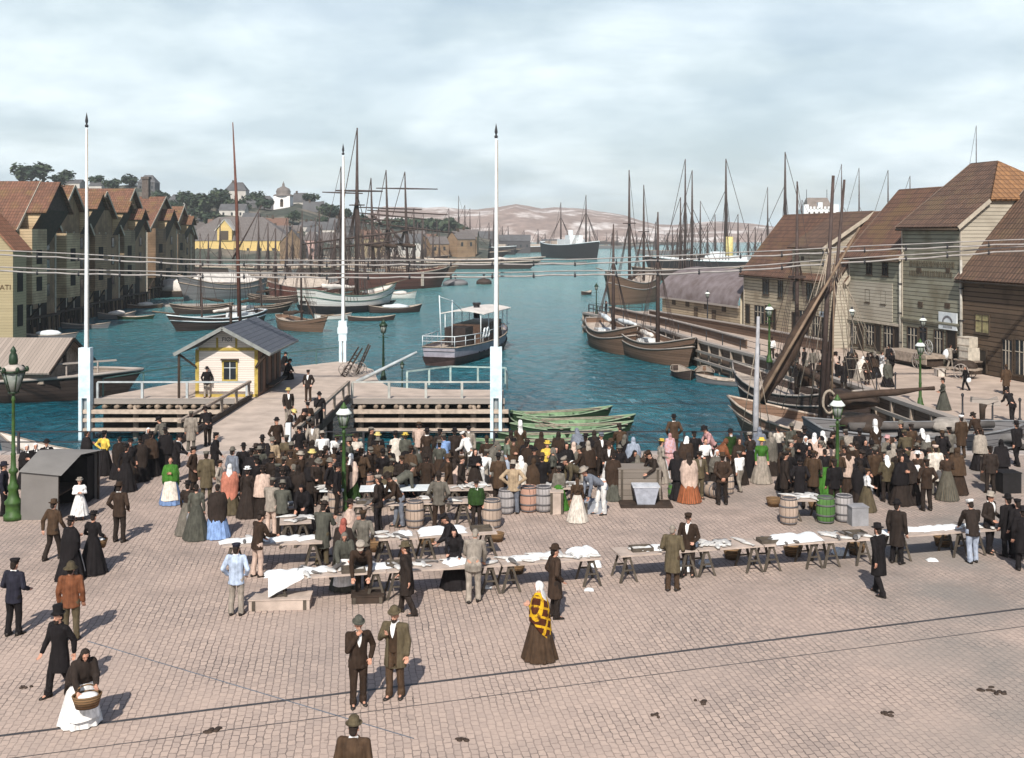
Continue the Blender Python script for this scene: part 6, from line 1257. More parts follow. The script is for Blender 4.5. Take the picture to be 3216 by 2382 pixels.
rail('iron_railing', 'dark iron railing along the square edge above the open water', [(4.9, 46.75), (12.2, 46.75)], .98, G['iron'], 2.9, (1.0, .55), .09, .045)
rail('iron_railing', 'dark iron railing along the square edge west of the gangway', [(-24, 46.75), (-15, 46.75)], .98, G['iron'], 2.6, (1.0, .55), .09, .045)
rail('iron_railing', 'dark iron railing along the square edge in front of the stage beams', [(-9.1, 46.75), (4.8, 46.75)], .98, G['iron'], 2.9, (1.0, .55), .09, .045)
t = thing('white_post', 'pale square gatepost at the foot of the gangway', 'post', (-9.75, 47.9, 0)); MB().box((-.11, -.11, 0), (.11, .11, 1.15)).build('post', G['white'], t)
# ---------------------------------------------------------------- people
TS = bpy.data.scenes.new('workbench')                    # remeshing happens in a scratch scene so that the big one is not re-evaluated
def remesh(mb, vox, ratio=1.0, sm=2, name='m', mats=(), disp=0.0, seed=0):
    me = mb.mesh('tmp'); o = bpy.data.objects.new('tmp', me); TS.collection.objects.link(o)
    r = o.modifiers.new('r', 'REMESH'); r.mode = 'VOXEL'; r.voxel_size = vox; r.use_smooth_shade = True
    if sm: s = o.modifiers.new('s', 'SMOOTH'); s.factor = .5; s.iterations = sm
    if ratio < 1: d = o.modifiers.new('d', 'DECIMATE'); d.ratio = ratio
    TS.view_layers[0].update(); dg = TS.view_layers[0].depsgraph; out = bpy.data.meshes.new_from_object(o.evaluated_get(dg), depsgraph=dg); bpy.data.objects.remove(o); bpy.data.meshes.remove(me)
    out.name = name; out.materials.clear()
    for m in mats: out.materials.append(m)
    if disp:
        out.calc_loop_triangles()
        for v in out.vertices:
            p = v.co; k = noise.noise(Vector((p.x * 9, p.y * 9, p.z * 5 + seed))) + .6 * noise.noise(Vector((p.x * 20, p.y * 20, p.z * 9 + seed)))
            v.co = p + v.normal * k * disp
    out.polygons.foreach_set('use_smooth', [True] * len(out.polygons)); return out
def objcol(name, rough=.9, var=.48, stripes=0, plaid=False):
    m = Mat(name, rough, .15); oi = m.n('ShaderNodeObjectInfo'); c = oi.outputs['Color']
    f = m.math('ADD', m.math('MULTIPLY', m.rng(m.noise(7, 5), .3, .7), .5), m.math('MULTIPLY', m.rng(m.noise(1.0, 5, m.scalev(m.co(), (17, 17, 3.2)), .6), .35, .65), .5))   # worn patches, plus shading of hanging folds put into the colour
    lo = m.mix(1.0, c, (1 - var, 1 - var, 1 - var, 1), 'MULTIPLY'); hi = m.mix(1.0, c, (1 + var * .6,) * 3 + (1,), 'MULTIPLY'); col = m.mix(f, lo, hi)
    q = m.xyz()
    if stripes:
        s = m.math('LESS_THAN', m.math('FRACT', m.math('MULTIPLY', m.math('ARCTAN2', q[1], q[0]), stripes)), .35); col = m.mix(m.math('MULTIPLY', s, .55), col, m.mix(1.0, c, (2.2, 1.6, 1.3, 1), 'MULTIPLY'))
    if plaid:
        a = m.math('LESS_THAN', m.math('FRACT', m.math('MULTIPLY', m.math('ADD', q[0], m.math('MULTIPLY', q[2], .45)), 4.2)), .3); b = m.math('LESS_THAN', m.math('FRACT', m.math('MULTIPLY', m.math('SUBTRACT', q[2], m.math('MULTIPLY', q[0], .5)), 4.6)), .26)
        col = m.mix(m.math('MULTIPLY', m.math('MAXIMUM', a, b), m.rng(m.noise(6, 4), .35, .5)), col, (.55, .32, .015, 1) if plaid == 1 else (.46, .34, .40, 1))
    m.bump(m.noise(40, 4), .25, .01); return m.col(col)
CL = objcol('wool cloth'); CS = objcol('striped skirt cloth', stripes=6.0); CP = objcol('tartan shawl', plaid=1); CP2 = objcol('pink check cloth', plaid=2)
skin = Mat('skin', .6, .3); oi = skin.n('ShaderNodeObjectInfo'); skin.col(skin.mix(skin.rng(skin.noise(22, 3), .35, .65), skin.mix(1.0, oi.outputs['Color'], (.86, .8, .78, 1), 'MULTIPLY'), oi.outputs['Color']))
eyem = plain('eyes', (.02, .015, .012), .4); lipm = plain('lips', (.26, .09, .075), .6); leather = plain('boot leather', (.025, .02, .017), .5, .4, 8)
V = Vector
def arm(e, w): return (V(e), V(w))
REST = arm((.055, .03, -.285), (.06, -.055, -.54))
ARMS = {'rest': REST, 'pocket': arm((.11, .07, -.26), (.035, -.10, -.45)), 'behind': arm((.07, .12, -.26), (-.13, .17, -.46)), 'swingf': arm((.05, -.07, -.28), (.03, -.24, -.49)), 'swingb': arm((.06, .13, -.26), (.06, .13, -.53)),
        'fold': arm((.07, -.02, -.28), (-.15, -.22, -.23)), 'hip': arm((.20, .10, -.20), (-.01, -.02, -.40)), 'chin': arm((.03, -.12, -.26), (-.15, -.17, .035)), 'chest': arm((.10, -.02, -.27), (-.07, -.19, -.12)),
        'reach': arm((.05, -.15, -.25), (-.01, -.42, -.30)), 'down': arm((.03, -.16, -.23), (.0, -.36, -.42)), 'carry': arm((.08, .02, -.28), (.02, -.22, -.38)), 'up': arm((.08, -.10, -.2), (.0, -.3, -.05))}
# pose: lean, head nod, left arm, right arm, leg spread (dx, dy stride), drop of the hips
POSES = {'stand': (2, 0, 'rest', 'rest', .0, 0), 'pockets': (0, 4, 'pocket', 'pocket', .0, 0), 'onepocket': (1, 2, 'rest', 'pocket', .04, 0), 'behind': (-2, 4, 'behind', 'behind', .0, 0), 'walk': (4, 2, 'swingf', 'swingb', .22, 0),
         'fold': (1, 6, 'fold', 'fold', 0, 0), 'hips': (0, 4, 'hip', 'hip', .0, 0), 'chin': (3, 12, 'chin', 'pocket', .05, 0), 'chest': (1, 12, 'chest', 'rest', .05, 0), 'bend': (62, -18, 'down', 'down', .10, 0), 'lean': (30, 10, 'down', 'reach', .08, 0),
         'reach': (10, 14, 'reach', 'down', .05, 0), 'carry': (3, 4, 'carry', 'carry', .05, 0), 'basket': (4, 8, 'carry', 'rest', .08, 0), 'sit': (18, 8, 'carry', 'down', .0, .42), 'headload': (2, 0, 'up', 'rest', .16, 0)}
class Skel:
    def __init__(s, pose, female):
        lean, nod, la, ra, st, drop = POSES[pose]; s.a = RAD(lean); s.pose, s.f = pose, female
        s.hz = .95 - drop; c, n = math.cos(s.a), math.sin(s.a); s.c, s.n = c, n
        sw = .165 if female else .195
        s.sh = {k: s.t(k * sw, .01, 1.405) for k in (-1, 1)}
        s.el, s.wr = {}, {}
        for k, nm in ((1, ra), (-1, la)):
            e, w = ARMS[nm]; f = s.a * .55; rot = Matrix.Rotation(f, 3, 'X')
            s.el[k] = s.sh[k] + rot @ V((e.x * k, e.y, e.z)); s.wr[k] = s.sh[k] + rot @ V((w.x * k, w.y, w.z))
        s.hd = s.a * .75 + RAD(nod); s.nk = s.t(0, .015, 1.46); s.hm = Matrix.Translation(s.nk) @ Matrix.Rotation(s.hd, 4, 'X')
        back = .18 * abs(math.sin(s.a)) if s.a > .3 else 0
        s.hip = {k: V((k * .095, back * .6, s.hz - .03)) for k in (-1, 1)}
        s.kn, s.an = {}, {}
        for k in (-1, 1):
            dy = st * k; s.an[k] = V((k * .105 + (.02 if st == 0 else 0) * k, dy * .9 + .02, .075))
            if drop: s.kn[k] = V((k * .13, -.30, .48)); s.an[k] = V((k * .12, -.16, .075))
            else: s.kn[k] = (s.hip[k] + s.an[k]) / 2 + V((0, -.035 - (.05 if dy > .1 else 0), .01))
    def t(s, x, y, z): dz = z - .95; return V((x, y * s.c - dz * s.n, s.hz + dz * s.c + y * s.n))
    def h(s, x, y, z): return s.hm @ V((x, y, z))
SK, ME = {}, {}
def sk(p, f):
    if (p, f) not in SK: SK[p, f] = Skel(p, f)
    return SK[p, f]
def body_mesh(p, f):
    key = ('body', p, f)
    if key in ME: return ME[key]
    s = sk(p, f); mb = MB(); R3 = s.hm.to_3x3()
    mb.ell(s.h(0, -.005, .165), (.072, .090, .098), 14, 10, R3); mb.ell(s.h(0, -.035, .10), (.052, .055, .058), 12, 8, R3)      # skull, jaw
    mb.cap(s.h(0, -.088, .155), s.h(0, -.108, .125), .011, .015, 8); mb.ell(s.h(0, -.078, .085), (.026, .016, .014), 8, 6, R3)          # nose, mouth ridge
    mb.ell(s.h(0, -.082, .178), (.05, .016, .013), 8, 6, R3); mb.ell(s.h(0, -.075, .055), (.024, .02, .02), 8, 6, R3)                    # brow, chin
    for k in (-1, 1): mb.ell(s.h(k * .073, .005, .14), (.012, .02, .032), 8, 6, R3)
    mb.cap(s.t(0, .02, 1.40), s.h(0, -.01, .08), .056, .05)
    mb.cap(s.t(0, .0, .98), s.t(0, .0, 1.30), .085, .09, 12); mb.cap(s.t(-.1, .005, 1.35), s.t(.1, .005, 1.35), .05, .05)
    for k in (-1, 1):
        mb.cap(s.t(k * .08, .01, 1.36), s.sh[k] - V((0, 0, .015)), .04, .038); mb.cap(s.sh[k] - V((0, 0, .015)), s.el[k], .038, .034); mb.cap(s.el[k], s.wr[k], .036, .025)
        mb.cap(V((k * .05, s.hip[k].y, s.hip[k].z + .05)), s.hip[k], .1, .085); mb.cap(s.hip[k], s.kn[k], .078, .052); mb.cap(s.kn[k], s.an[k], .05, .036); mb.cap(s.an[k], s.an[k] + V((k * .01, -.12, -.035)), .034, .03)
        d = (s.wr[k] - s.el[k]).normalized(); side = d.cross(V((0, -1, .2))).normalized() * k; palm = side.cross(d).normalized() * k
        if palm.y > 0: palm = -palm
        w0 = s.wr[k]; mb.cap(w0, w0 + d * .045, .024, .030); mb.cap(w0 + d * .04 - side * .018, w0 + d * .08 - side * .026, .02, .016); mb.cap(w0 + d * .04 + side * .018, w0 + d * .085 + side * .024, .02, .016)
        for j, (o, L) in enumerate(((-.030, .062), (-.010, .078), (.010, .082), (.030, .072))):
            b = w0 + d * .082 + side * o; m_ = b + d * L * .5 + palm * .010 + side * o * .18; e = m_ + d * L * .42 + palm * .026; mb.cap(b, m_, .0105, .0095, 7); mb.cap(m_, e, .0095, .0075, 7)
        b = w0 + d * .03 + side * .026; m_ = b + d * .032 + side * .032 + palm * .012; mb.cap(b, m_, .014, .012, 7); mb.cap(m_, m_ + d * .032 + side * .006 + palm * .014, .012, .009, 7)
    me = remesh(mb, .009, .6, 1, 'person', [skin.m, eyem, lipm])
    ey = [s.h(k * .030, -.088, .158) for k in (-1, 1)]; mo = s.h(0, -.094, .084); inv = R3.inverted()
    for pl in me.polygons:
        if any((pl.center - e).length < .0125 for e in ey): pl.material_index = 1
        else:
            q = inv @ (pl.center - mo)
            if abs(q.x) < .021 and abs(q.z) < .0075 and abs(q.y) < .03: pl.material_index = 2
    ME[key] = me; return me
def ring(s, z, rx, ry, y=0.0, n=20): return [s.t(rx * math.cos(q), y + ry * math.sin(q), z) for q in (2 * math.pi * k / n for k in range(n))]
def hemr(s, z, rx, ry, y=0.0, n=20):
    """rings under the waist hang from the hips rather than follow the lean"""
    b = .18 * abs(math.sin(s.a)) if s.a > .3 else 0
    return [V((rx * math.cos(q), y + b * .7 + ry * math.sin(q), z - .95 + s.hz)) for q in (2 * math.pi * k / n for k in range(n))]
def sleeves(mb, s, r0, r1, r2, puff=0):
    for k in (-1, 1):
        w = s.wr[k] + (s.el[k] - s.wr[k]).normalized() * .02
        mb.cap(s.t(k * .06, .012, 1.40), s.sh[k] + V((0, 0, .0)), r0 * .98, r0); mb.cap(s.sh[k], s.el[k], r0, r1); mb.cap(s.el[k], w, r1, r2)
        if puff: mb.ell(s.sh[k] * .72 + s.el[k] * .28, (puff, puff, puff * 1.15), 12, 8)
def coat_mesh(p, f, kind):
    key = ('coat', p, f, kind)
    if key in ME: return ME[key]
    s = sk(p, f); mb = MB()
    if kind == 'open': R = [hemr(s, .62, .225, .165), hemr(s, .90, .20, .155), ring(s, 1.04, .185, .145), ring(s, 1.2, .195, .145), ring(s, 1.33, .20, .135), ring(s, 1.42, .155, .11), ring(s, 1.48, .075, .072)]
    elif kind == 'vest': R = [hemr(s, .90, .155, .118), ring(s, 1.05, .158, .12), ring(s, 1.2, .165, .122), ring(s, 1.33, .155, .112), ring(s, 1.42, .12, .085), ring(s, 1.47, .06, .058)]
    elif kind == 'jacket': R = [hemr(s, .76, .205, .150), hemr(s, .90, .190, .145), ring(s, 1.04, .172, .130), ring(s, 1.2, .185, .135), ring(s, 1.33, .195, .13), ring(s, 1.42, .15, .105), ring(s, 1.475, .07, .068)]
    elif kind == 'long': R = [hemr(s, .50, .215, .175), hemr(s, .66, .205, .165), hemr(s, .90, .188, .15), ring(s, 1.04, .178, .137), ring(s, 1.2, .19, .14), ring(s, 1.33, .20, .135), ring(s, 1.42, .155, .11), ring(s, 1.48, .075, .072)]
    elif kind == 'shirt': R = [hemr(s, .93, .165, .125), ring(s, 1.05, .165, .125), ring(s, 1.2, .178, .13), ring(s, 1.33, .185, .125), ring(s, 1.42, .145, .10), ring(s, 1.47, .066, .064)]
    elif kind == 'bodice': R = [hemr(s, .86, .185, .155), ring(s, .98, .150, .125), ring(s, 1.06, .135, .112), ring(s, 1.2, .158, .135, -.01), ring(s, 1.30, .168, .135, -.012), ring(s, 1.40, .135, .095), ring(s, 1.47, .058, .058)]
    elif kind == 'shawl': R = [hemr(s, .86, .30, .25, .03), ring(s, 1.02, .30, .235, .01), ring(s, 1.2, .285, .21), ring(s, 1.34, .235, .165), ring(s, 1.42, .165, .125), ring(s, 1.49, .072, .072)]
    elif kind == 'cape': R = [hemr(s, .72, .34, .28, .03), ring(s, 1.0, .315, .25, .01), ring(s, 1.22, .285, .205), ring(s, 1.36, .225, .155), ring(s, 1.43, .15, .115), ring(s, 1.49, .072, .072)]
    for a, b in zip(R, R[1:]): pass
    mb.loft(R)
    if kind in ('jacket', 'long', 'shirt', 'open'): sleeves(mb, s, .072, .060, .050 if kind != 'shirt' else .045)
    elif kind == 'bodice': sleeves(mb, s, .058, .048, .04, .083)
    elif kind != 'vest':
        for k in (-1, 1): mb.cap(s.sh[k] - V((0, 0, .03)), s.el[k], .09, .085); mb.cap(s.el[k], s.wr[k] + (s.el[k] - s.wr[k]).normalized() * .05, .075, .055)
    if kind in ('jacket', 'long'):                                      # lapels and collar
        for k in (-1, 1): mb.cap(s.t(k * .055, -.105, 1.43), s.t(k * .035, -.142, 1.22), .016, .012); mb.cap(s.t(k * .06, .0, 1.475), s.t(k * .055, -.07, 1.45), .022, .018)
        mb.cap(s.t(-.05, .07, 1.47), s.t(.05, .07, 1.47), .022, .022)
    me = remesh(mb, .0155, 1, 2, 'coat', [CL], .0095 if kind != 'shirt' else .009, hash(kind) % 7); 
    if kind == 'shawl':                                                 # the folded corner hangs down the back
        for v in me.vertices: v.co.z -= max(0, v.co.y + .03) * 1.25 * min(1, max(0, (1.12 - v.co.z) / .22))
    if kind == 'open':
        bm = bmesh.new(); bm.from_mesh(me); bmesh.ops.delete(bm, geom=[fc for fc in bm.faces if fc.calc_center_median().y < -.055 and abs(fc.calc_center_median().x) < .085 - .03 * max(0, fc.calc_center_median().z - 1.1) and fc.calc_center_median().z < 1.40 and abs(fc.normal.y) > .2], context='FACES'); bm.to_mesh(me); bm.free()
    ME[key] = me; return me
def trouser_mesh(p):
    key = ('trousers', p)
    if key in ME: return ME[key]
    s = sk(p, False); mb = MB()
    for k in (-1, 1):
        mb.cap(V((k * .03, s.hip[k].y, s.hip[k].z + .08)), V((k * .06, s.hip[k].y, s.hip[k].z - .02)), .098, .105); mb.cap(s.hip[k] - V((0, 0, .02)), s.kn[k], .108, .078); mb.cap(s.kn[k], s.an[k] + V((0, .0, .04)), .078, .066)
        a = s.an[k]; mb.loft([[V((a.x + .074 * math.cos(q), a.y - .012 + .084 * math.sin(q), z)) for q in (2*math.pi*i/12 for i in range(12))] for z in (.045, .16)])
    me = remesh(mb, .0155, 1, 2, 'trousers', [CL], .008, 3); ME[key] = me; return me
def shoe_mesh(p, k):
    key = ('shoe', p, k)
    if key in ME: return ME[key]
    s = sk(p, False); a = s.an[k]; mb = MB(); yaw = .16 * k
    mb.smooth = True; R = []
    for y, w, h in ((.075, .03, .07), (.06, .042, .10), (0, .045, .11), (-.06, .046, .085), (-.12, .05, .06), (-.17, .042, .05), (-.195, .02, .035)):
        R.append([V((a.x + (w * math.cos(q)) - y * yaw, a.y + y, max(0.002, h * .5 + h * .5 * math.sin(q)))) for q in (2*math.pi*i/10 for i in range(10))])
    mb.loft(R); me = mb.mesh('shoe', [leather]); ME[key] = me; return me
def skirt_mesh(p, f=True, mat=None, long=True, seed=1):
    key = ('skirt', p, mat.name if mat else 0, long, seed)
    if key in ME: return ME[key]
    s = sk(p, True); mb = MB(); mb.smooth = True; n = 72; R = []; z0 = .025 if long else .22; g = random.Random(seed); ph = [g.uniform(0, 6.3) for _ in range(3)]
    top = 1.06 if s.hz > .8 else .66
    for i in range(13):
        u = i / 12; z = top + (z0 - top) * u; rx = .135 + .02 * u + (.25 if s.hz > .8 else .32) * u ** .8 * (1 if long else .8); ry = rx * (.86 + .1 * u); rr = []
        b = (.18 * math.sin(s.a) if s.a > .3 else 0) * .7 * min(1, u * 3)
        for k in range(n):
            q = 2*math.pi*k/n; m = 1 + u * (.05 * math.sin(11*q + ph[0]) + .035 * math.sin(17*q + ph[1] + u) + .02 * math.sin(5*q + ph[2]))
            y = ry * m * math.sin(q) + (.03 * u if math.sin(q) > 0 else 0) + b
            if s.hz > .8: zz = z
            else: zz = z; y -= .10 * (1 - abs(2*u - 1)) + .05
            rr.append(V((rx * m * math.cos(q), y, zz)))
        R.append(rr)
    mb.loft(R, False); me = mb.mesh('skirt', [mat or CL]); ME[key] = me; return me
def apron_mesh(p):
    key = ('apron', p)
    if key in ME: return ME[key]
    s = sk(p, True); mb = MB(); mb.smooth = True; R = []
    for i in range(9):
        u = i / 8; z = 1.03 + (.20 - 1.03) * u; r = .15 + .215 * u ** .8 + .022; A = 1.0 - .1 * u
        R.append([V((r * math.sin(q) * 1.0, -r * .98 * math.cos(q) * (1 + .02 * math.sin(9*q)), z + .012 * math.sin(q * 4))) for q in (-A + 2 * A * k / 14 for k in range(15))])
    mb.loft(R, False, False); me = mb.mesh('apron', [CL]); ME[key] = me; return me
def prof(key, pr, n=18, sx=1.0, sy=1.0, extra=None):
    if key not in ME:
        mb = MB(); mb.lathe(pr, n, (0, 0, 0), sx, sy)
        if extra: extra(mb)
        ME[key] = mb.mesh(key[1], [CL])
    return ME[key]
def hat_mesh(k):
    # local to the head: skull centre z .165, top .263
    if k == 'bowler': return prof(('hat', 'bowler_hat'), [(.128, .225), (.140, .235), (.132, .222), (.096, .222), (.094, .27), (.085, .315), (.055, .345), (.001, .352)], 20, .92, 1.08)
    if k == 'felt': return prof(('hat', 'felt_hat'), [(.150, .215), (.158, .222), (.148, .212), (.096, .22), (.094, .28), (.088, .325), (.045, .335), (.001, .318)], 20, .94, 1.06)
    if k == 'top': return prof(('hat', 'top_hat'), [(.128, .225), (.140, .234), (.130, .222), (.096, .222), (.092, .30), (.098, .395), (.095, .40), (.001, .40)], 20, .92, 1.06)
    if k == 'straw': return prof(('hat', 'straw_hat'), [(.165, .222), (.168, .228), (.100, .234), (.098, .31), (.094, .318), (.001, .32)], 22, .95, 1.03)
    if k == 'sou': return prof(('hat', 'oilskin_hat'), [(.17, .17), (.174, .18), (.10, .235), (.092, .29), (.05, .33), (.001, .335)], 18, .9, 1.2)
    if k == 'cap':
        def brim(mb): mb.add([V((.085*math.sin(q), -.075 - .03*math.cos(q) - d*math.cos(q)*.06, .215 - d * .022)) for d in (0, 1) for q in (-1.2 + .24*i for i in range(11))], [(i, i+1, 12+i, 11+i) for i in range(10)])
        return prof(('hat', 'peaked_cap'), [(.090, .205), (.094, .24), (.114, .272), (.108, .290), (.05, .302), (.001, .304)], 18, .95, 1.08, brim)
    if k == 'lady': 
        def fl(mb): 
            for i in range(7): a = i * .9; mb.ell((.07*math.cos(a), .07*math.sin(a), .30), (.035, .035, .03), 7, 5)
        return prof(('hat', 'trimmed_hat'), [(.150, .235), (.154, .242), (.085, .248), (.08, .30), (.001, .31)], 18, .95, 1.05, fl)
    if k in ('scarf', 'bonnet'):
        key = ('hat', 'head_scarf')
        if key not in ME:
            mb = MB(); mb.ell((0, .012, .155), (.092, .108, .122), 16, 12); mb.loft([[V((w*math.cos(q), y + .02*math.sin(q), z)) for q in (2*math.pi*i/12 for i in range(12))] for w, y, z in ((.08, .06, .12), (.10, .075, .02), (.115, .10, -.06), (.05, .125, -.15), (.01, .13, -.19))])
            for k2 in (-1, 1): mb.cap((k2*.085, -.02, .1), (k2*.03, -.07, .015), .022, .02)
            me = remesh(mb, .011, .6, 2, 'head_scarf', [CL], .004); ME[key] = me
            # open the front so that the face shows
            bm = bmesh.new(); bm.from_mesh(me); bmesh.ops.delete(bm, geom=[fc for fc in bm.faces if fc.calc_center_median().y < -.052 and .055 < fc.calc_center_median().z < .235], context='FACES'); bm.to_mesh(me); bm.free()
        return ME[key]
    if k == 'tallscarf': return prof(('hat', 'starched_headdress'), [(.10, .16), (.108, .2), (.100, .30), (.085, .38), (.05, .42), (.001, .425)], 16, .9, 1.25)
def hair_mesh(bun):
    key = ('hair', bun)
    if key in ME: return ME[key]
    mb = MB(); mb.ell((0, .020, .180), (.079, .092, .093), 14, 10); mb.ell((0, .05, .12), (.066, .055, .075), 12, 8)
    if bun == 1: mb.ell((0, .085, .235), (.042, .042, .04), 10, 8)
    if bun == 2: mb.cap((0, .075, .12), (0, .13, -.18), .07, .05); mb.cap((.03, .1, 0), (.05, .14, -.24), .05, .03); mb.cap((-.03, .1, 0), (-.04, .14, -.22), .05, .03)
    ME[key] = remesh(mb, .0105, .6, 1, 'hair', [CL], .004); return ME[key]
def beard_mesh():
    if 'beard' not in ME: mb = MB(); mb.ell((0, -.062, .055), (.05, .042, .055), 10, 8); mb.cap((-.045, -.06, .09), (.045, -.06, .09), .018, .018); mb.cap((-.025, -.098, .098), (.025, -.098, .098), .011, .011); ME['beard'] = remesh(mb, .009, .8, 1, 'beard', [CL], .004)
    return ME['beard']
COL = dict(bk=(.013, .011, .012), dk=(.026, .019, .016), br=(.060, .037, .023), db=(.038, .024, .017), ol=(.085, .068, .042), gy=(.13, .118, .10), lg=(.27, .235, .20), tn=(.40, .30, .20), pk=(.48, .36, .30), wh=(.72, .71, .70), nv=(.018, .018, .028),
           bl=(.17, .26, .46), lb=(.36, .43, .55), gn=(.045, .14, .022), dg=(.02, .045, .012), ye=(.60, .43, .08), go=(.30, .14, .015), rd=(.27, .08, .06), rb=(.17, .065, .032), sal=(.42, .16, .11), gb=(.15, .165, .20), ow=(.55, .50, .44), gg=(.075, .075, .062), st=(.50, .40, .15), pw=(.42, .24, .24), bg=(.30, .34, .42), og=(.15, .18, .14))
SKN = [(.50, .27, .19), (.44, .23, .16), (.54, .31, .23)]
npeople = 0
def person(px, py, label, pose='stand', face=0, coat=('jacket', 'dk'), low=('trousers', 'dk'), hat=None, h=1.72, top=True, z=0.0, hair='dk', bun=None, apron=None, beard=None, shirt=None, group=None, mats=None, D=None, carry=None):
    """px, py: where the crown of the head (top) or the feet show on the plate; face: 0 towards the viewer, 90 east, 180 away, 270 west"""
    global npeople; npeople += 1
    female = low[0] != 'trousers'; s = sk(pose, female); hh = (s.h(0, 0, .263).z + (.06 if hat else 0)) * h / 1.72
    if top:
        Dd = D or F * (H - z - hh) / (py - HZ); loc = V((PX(px, Dd), Dd, z))
    else: loc = W(px, py, z)
    rr = random.Random(npeople * 7 + 1); k = h / 1.72
    b = link('person', body_mesh(pose, female), None, rr.choice(SKN)); tag(b, label, 'person', group)
    b.location = loc; b.rotation_euler = (0, 0, RAD(face + rr.uniform(-7, 7))); b.scale = (k * rr.uniform(.97, 1.05), k * rr.uniform(.97, 1.04), k)
    def jit(c): f = rr.uniform(.85, 1.2); return tuple(x * f for x in c)
    def part(name, me, col, mat=None, head=False, sc3=None):
        o = link(name, me, b, jit(COL[col] if isinstance(col, str) else col))
        if head: o.matrix_local = s.hm @ Matrix.Scale(sc3 or 1.0, 4)
        if mat: o.material_slots[0].link = 'OBJECT'; o.material_slots[0].material = mat
        return o
    part({'bodice': 'blouse', 'shirt': 'shirt', 'shawl': 'shawl', 'cape': 'cape', 'long': 'long_coat', 'open': 'long_coat'}.get(coat[0], 'jacket'), coat_mesh(pose, female, coat[0]), coat[1], coat[2] if len(coat) > 2 else None)
    if coat[0] == 'open': part('waistcoat', coat_mesh(pose, female, 'vest'), 'br')
    if not female:
        part('trousers', trouser_mesh(pose), low[1])
        for q in (-1, 1): link('shoe', shoe_mesh(pose, q), b)
    else:
        part('skirt', skirt_mesh(pose, True, low[2] if len(low) > 2 else None, low[0] == 'skirt', rr.randint(1, 4)), low[1])
        if low[0] == 'short':
            for q in (-1, 1): link('shoe', shoe_mesh('stand', q), b)
    if apron: part('apron', apron_mesh(pose), apron)
    if bun is None: bun = 1 if female else 0
    if hat is None or hat[0] not in ('scarf', 'tallscarf'): part('hair', hair_mesh(bun), hair, None, True)
    elif hat[0] == 'tallscarf': part('head_scarf', hat_mesh('scarf'), hat[1], None, True)
    if hat: part({'cap': 'peaked_cap', 'scarf': 'head_scarf', 'lady': 'trimmed_hat', 'straw': 'straw_hat', 'tallscarf': 'headdress', 'top': 'top_hat', 'bowler': 'bowler_hat', 'sou': 'oilskin_hat'}.get(hat[0], 'felt_hat'), hat_mesh(hat[0]), hat[1], None, True)
    if beard: part('beard', beard_mesh(), beard, None, True)
    if shirt:
        key = ('shirtfront', pose, female)
        if key not in ME: mb = MB(); mb.smooth = True; mb.loft([[s.t(x, y, zz) for x in (-w, -w/2, 0, w/2, w)] for zz, w, y in ((1.475, .045, -.07), (1.43, .052, -.118), (1.36, .045, -.140), (1.28, .030, -.148), (1.21, .006, -.150))], False, False); mb.cap(s.t(-.045, .05, 1.475), s.t(.045, .05, 1.475), .025, .025); mb.cap(s.t(-.055, .03, 1.48), s.t(-.04, -.06, 1.47), .02, .016); mb.cap(s.t(.055, .03, 1.48), s.t(.04, -.06, 1.47), .02, .016); ME[key] = mb.mesh('shirt_front', [CL])
        part('shirt_front', ME[key], shirt)
    if carry:
        w0 = b.matrix_world if False else Matrix.Translation(loc) @ Matrix.Rotation(b.rotation_euler.z, 4, 'Z') @ Matrix.Diagonal((k, k, k, 1)); HELD.append((carry, w0 @ s.wr[1], w0 @ s.wr[-1], label))
    return b
HELD = []
T = 'trousers'; S = 'skirt'; J = lambda c: ('jacket', c); B_ = lambda c: ('bodice', c); TR_ = lambda c: (T, c); SKT = lambda c, m=None: (S, c, m) if m else (S, c)
P = person
# --- foreground pairs and walkers
P(1125, 2216, 'elderly person in black suit and grey bowler, hand raised to the chin', 'chin', 18, ('jacket', 'db'), TR_('db'), ('bowler', 'gg'), 1.74, False, beard='lg', hair='lg', shirt='wh')
P(1241, 2192, 'bearded person in open brown suit and olive bowler, one hand on the chest', 'chest', -8, ('open', 'ol'), TR_('br'), ('bowler', 'ol'), 1.80, False, beard='dk', shirt='wh')
P(1111, 2252, 'person in brown jacket and bowler seen from behind at the bottom edge', 'stand', 176, J('br'), TR_('br'), ('bowler', 'ol'), 1.76, True, shirt='wh')
P(1694, 2068, 'person in tall white headscarf and gold and maroon tartan shawl', 'fold', 255, ('shawl', (.085, .025, .012), CP), SKT('br'), ('scarf', 'wh'), 1.70, False)
P(1743, 1942, 'person in dark bowler and brown-black coat directly behind the tartan shawl', 'pockets', 118, ('long', 'db'), TR_('dk'), ('bowler', 'db'), 1.74, False)
P(1278, 1930, 'person in olive green hat and long flaring black-brown coat, striding past the front table', 'walk', 262, ('long', 'dk'), TR_('dk'), ('felt', 'ol'), 1.74, False, beard='rb')
P(742, 1932, 'person in pale blue jacket and white trousers at the west end of the front table', 'pockets', 172, J('lb'), TR_('lg'), ('cap', 'nv'), 1.74, False, shirt='wh')
P(808, 1812, 'person in dark brown jacket and cream trousers leaning to the table with white sacks', 'reach', 140, J('db'), TR_('pk'), ('felt', 'dk'), 1.74, False)
P(43, 1996, 'person in black suit and peaked cap seen from behind at the west edge', 'carry', 170, J('nv'), TR_('bk'), ('cap', 'bk'), 1.76, False, shirt='wh')
P(222, 2012, 'person in rust red oilskin coat and brown sou-wester hat', 'stand', 188, J('rb'), TR_('ol'), ('sou', 'ol'), 1.76, False)
P(188, 2184, 'person in black top hat and black frock coat striding towards the rail', 'walk', -22, ('long', 'bk'), TR_('bk'), ('top', 'bk'), 1.72, False, beard='dk')
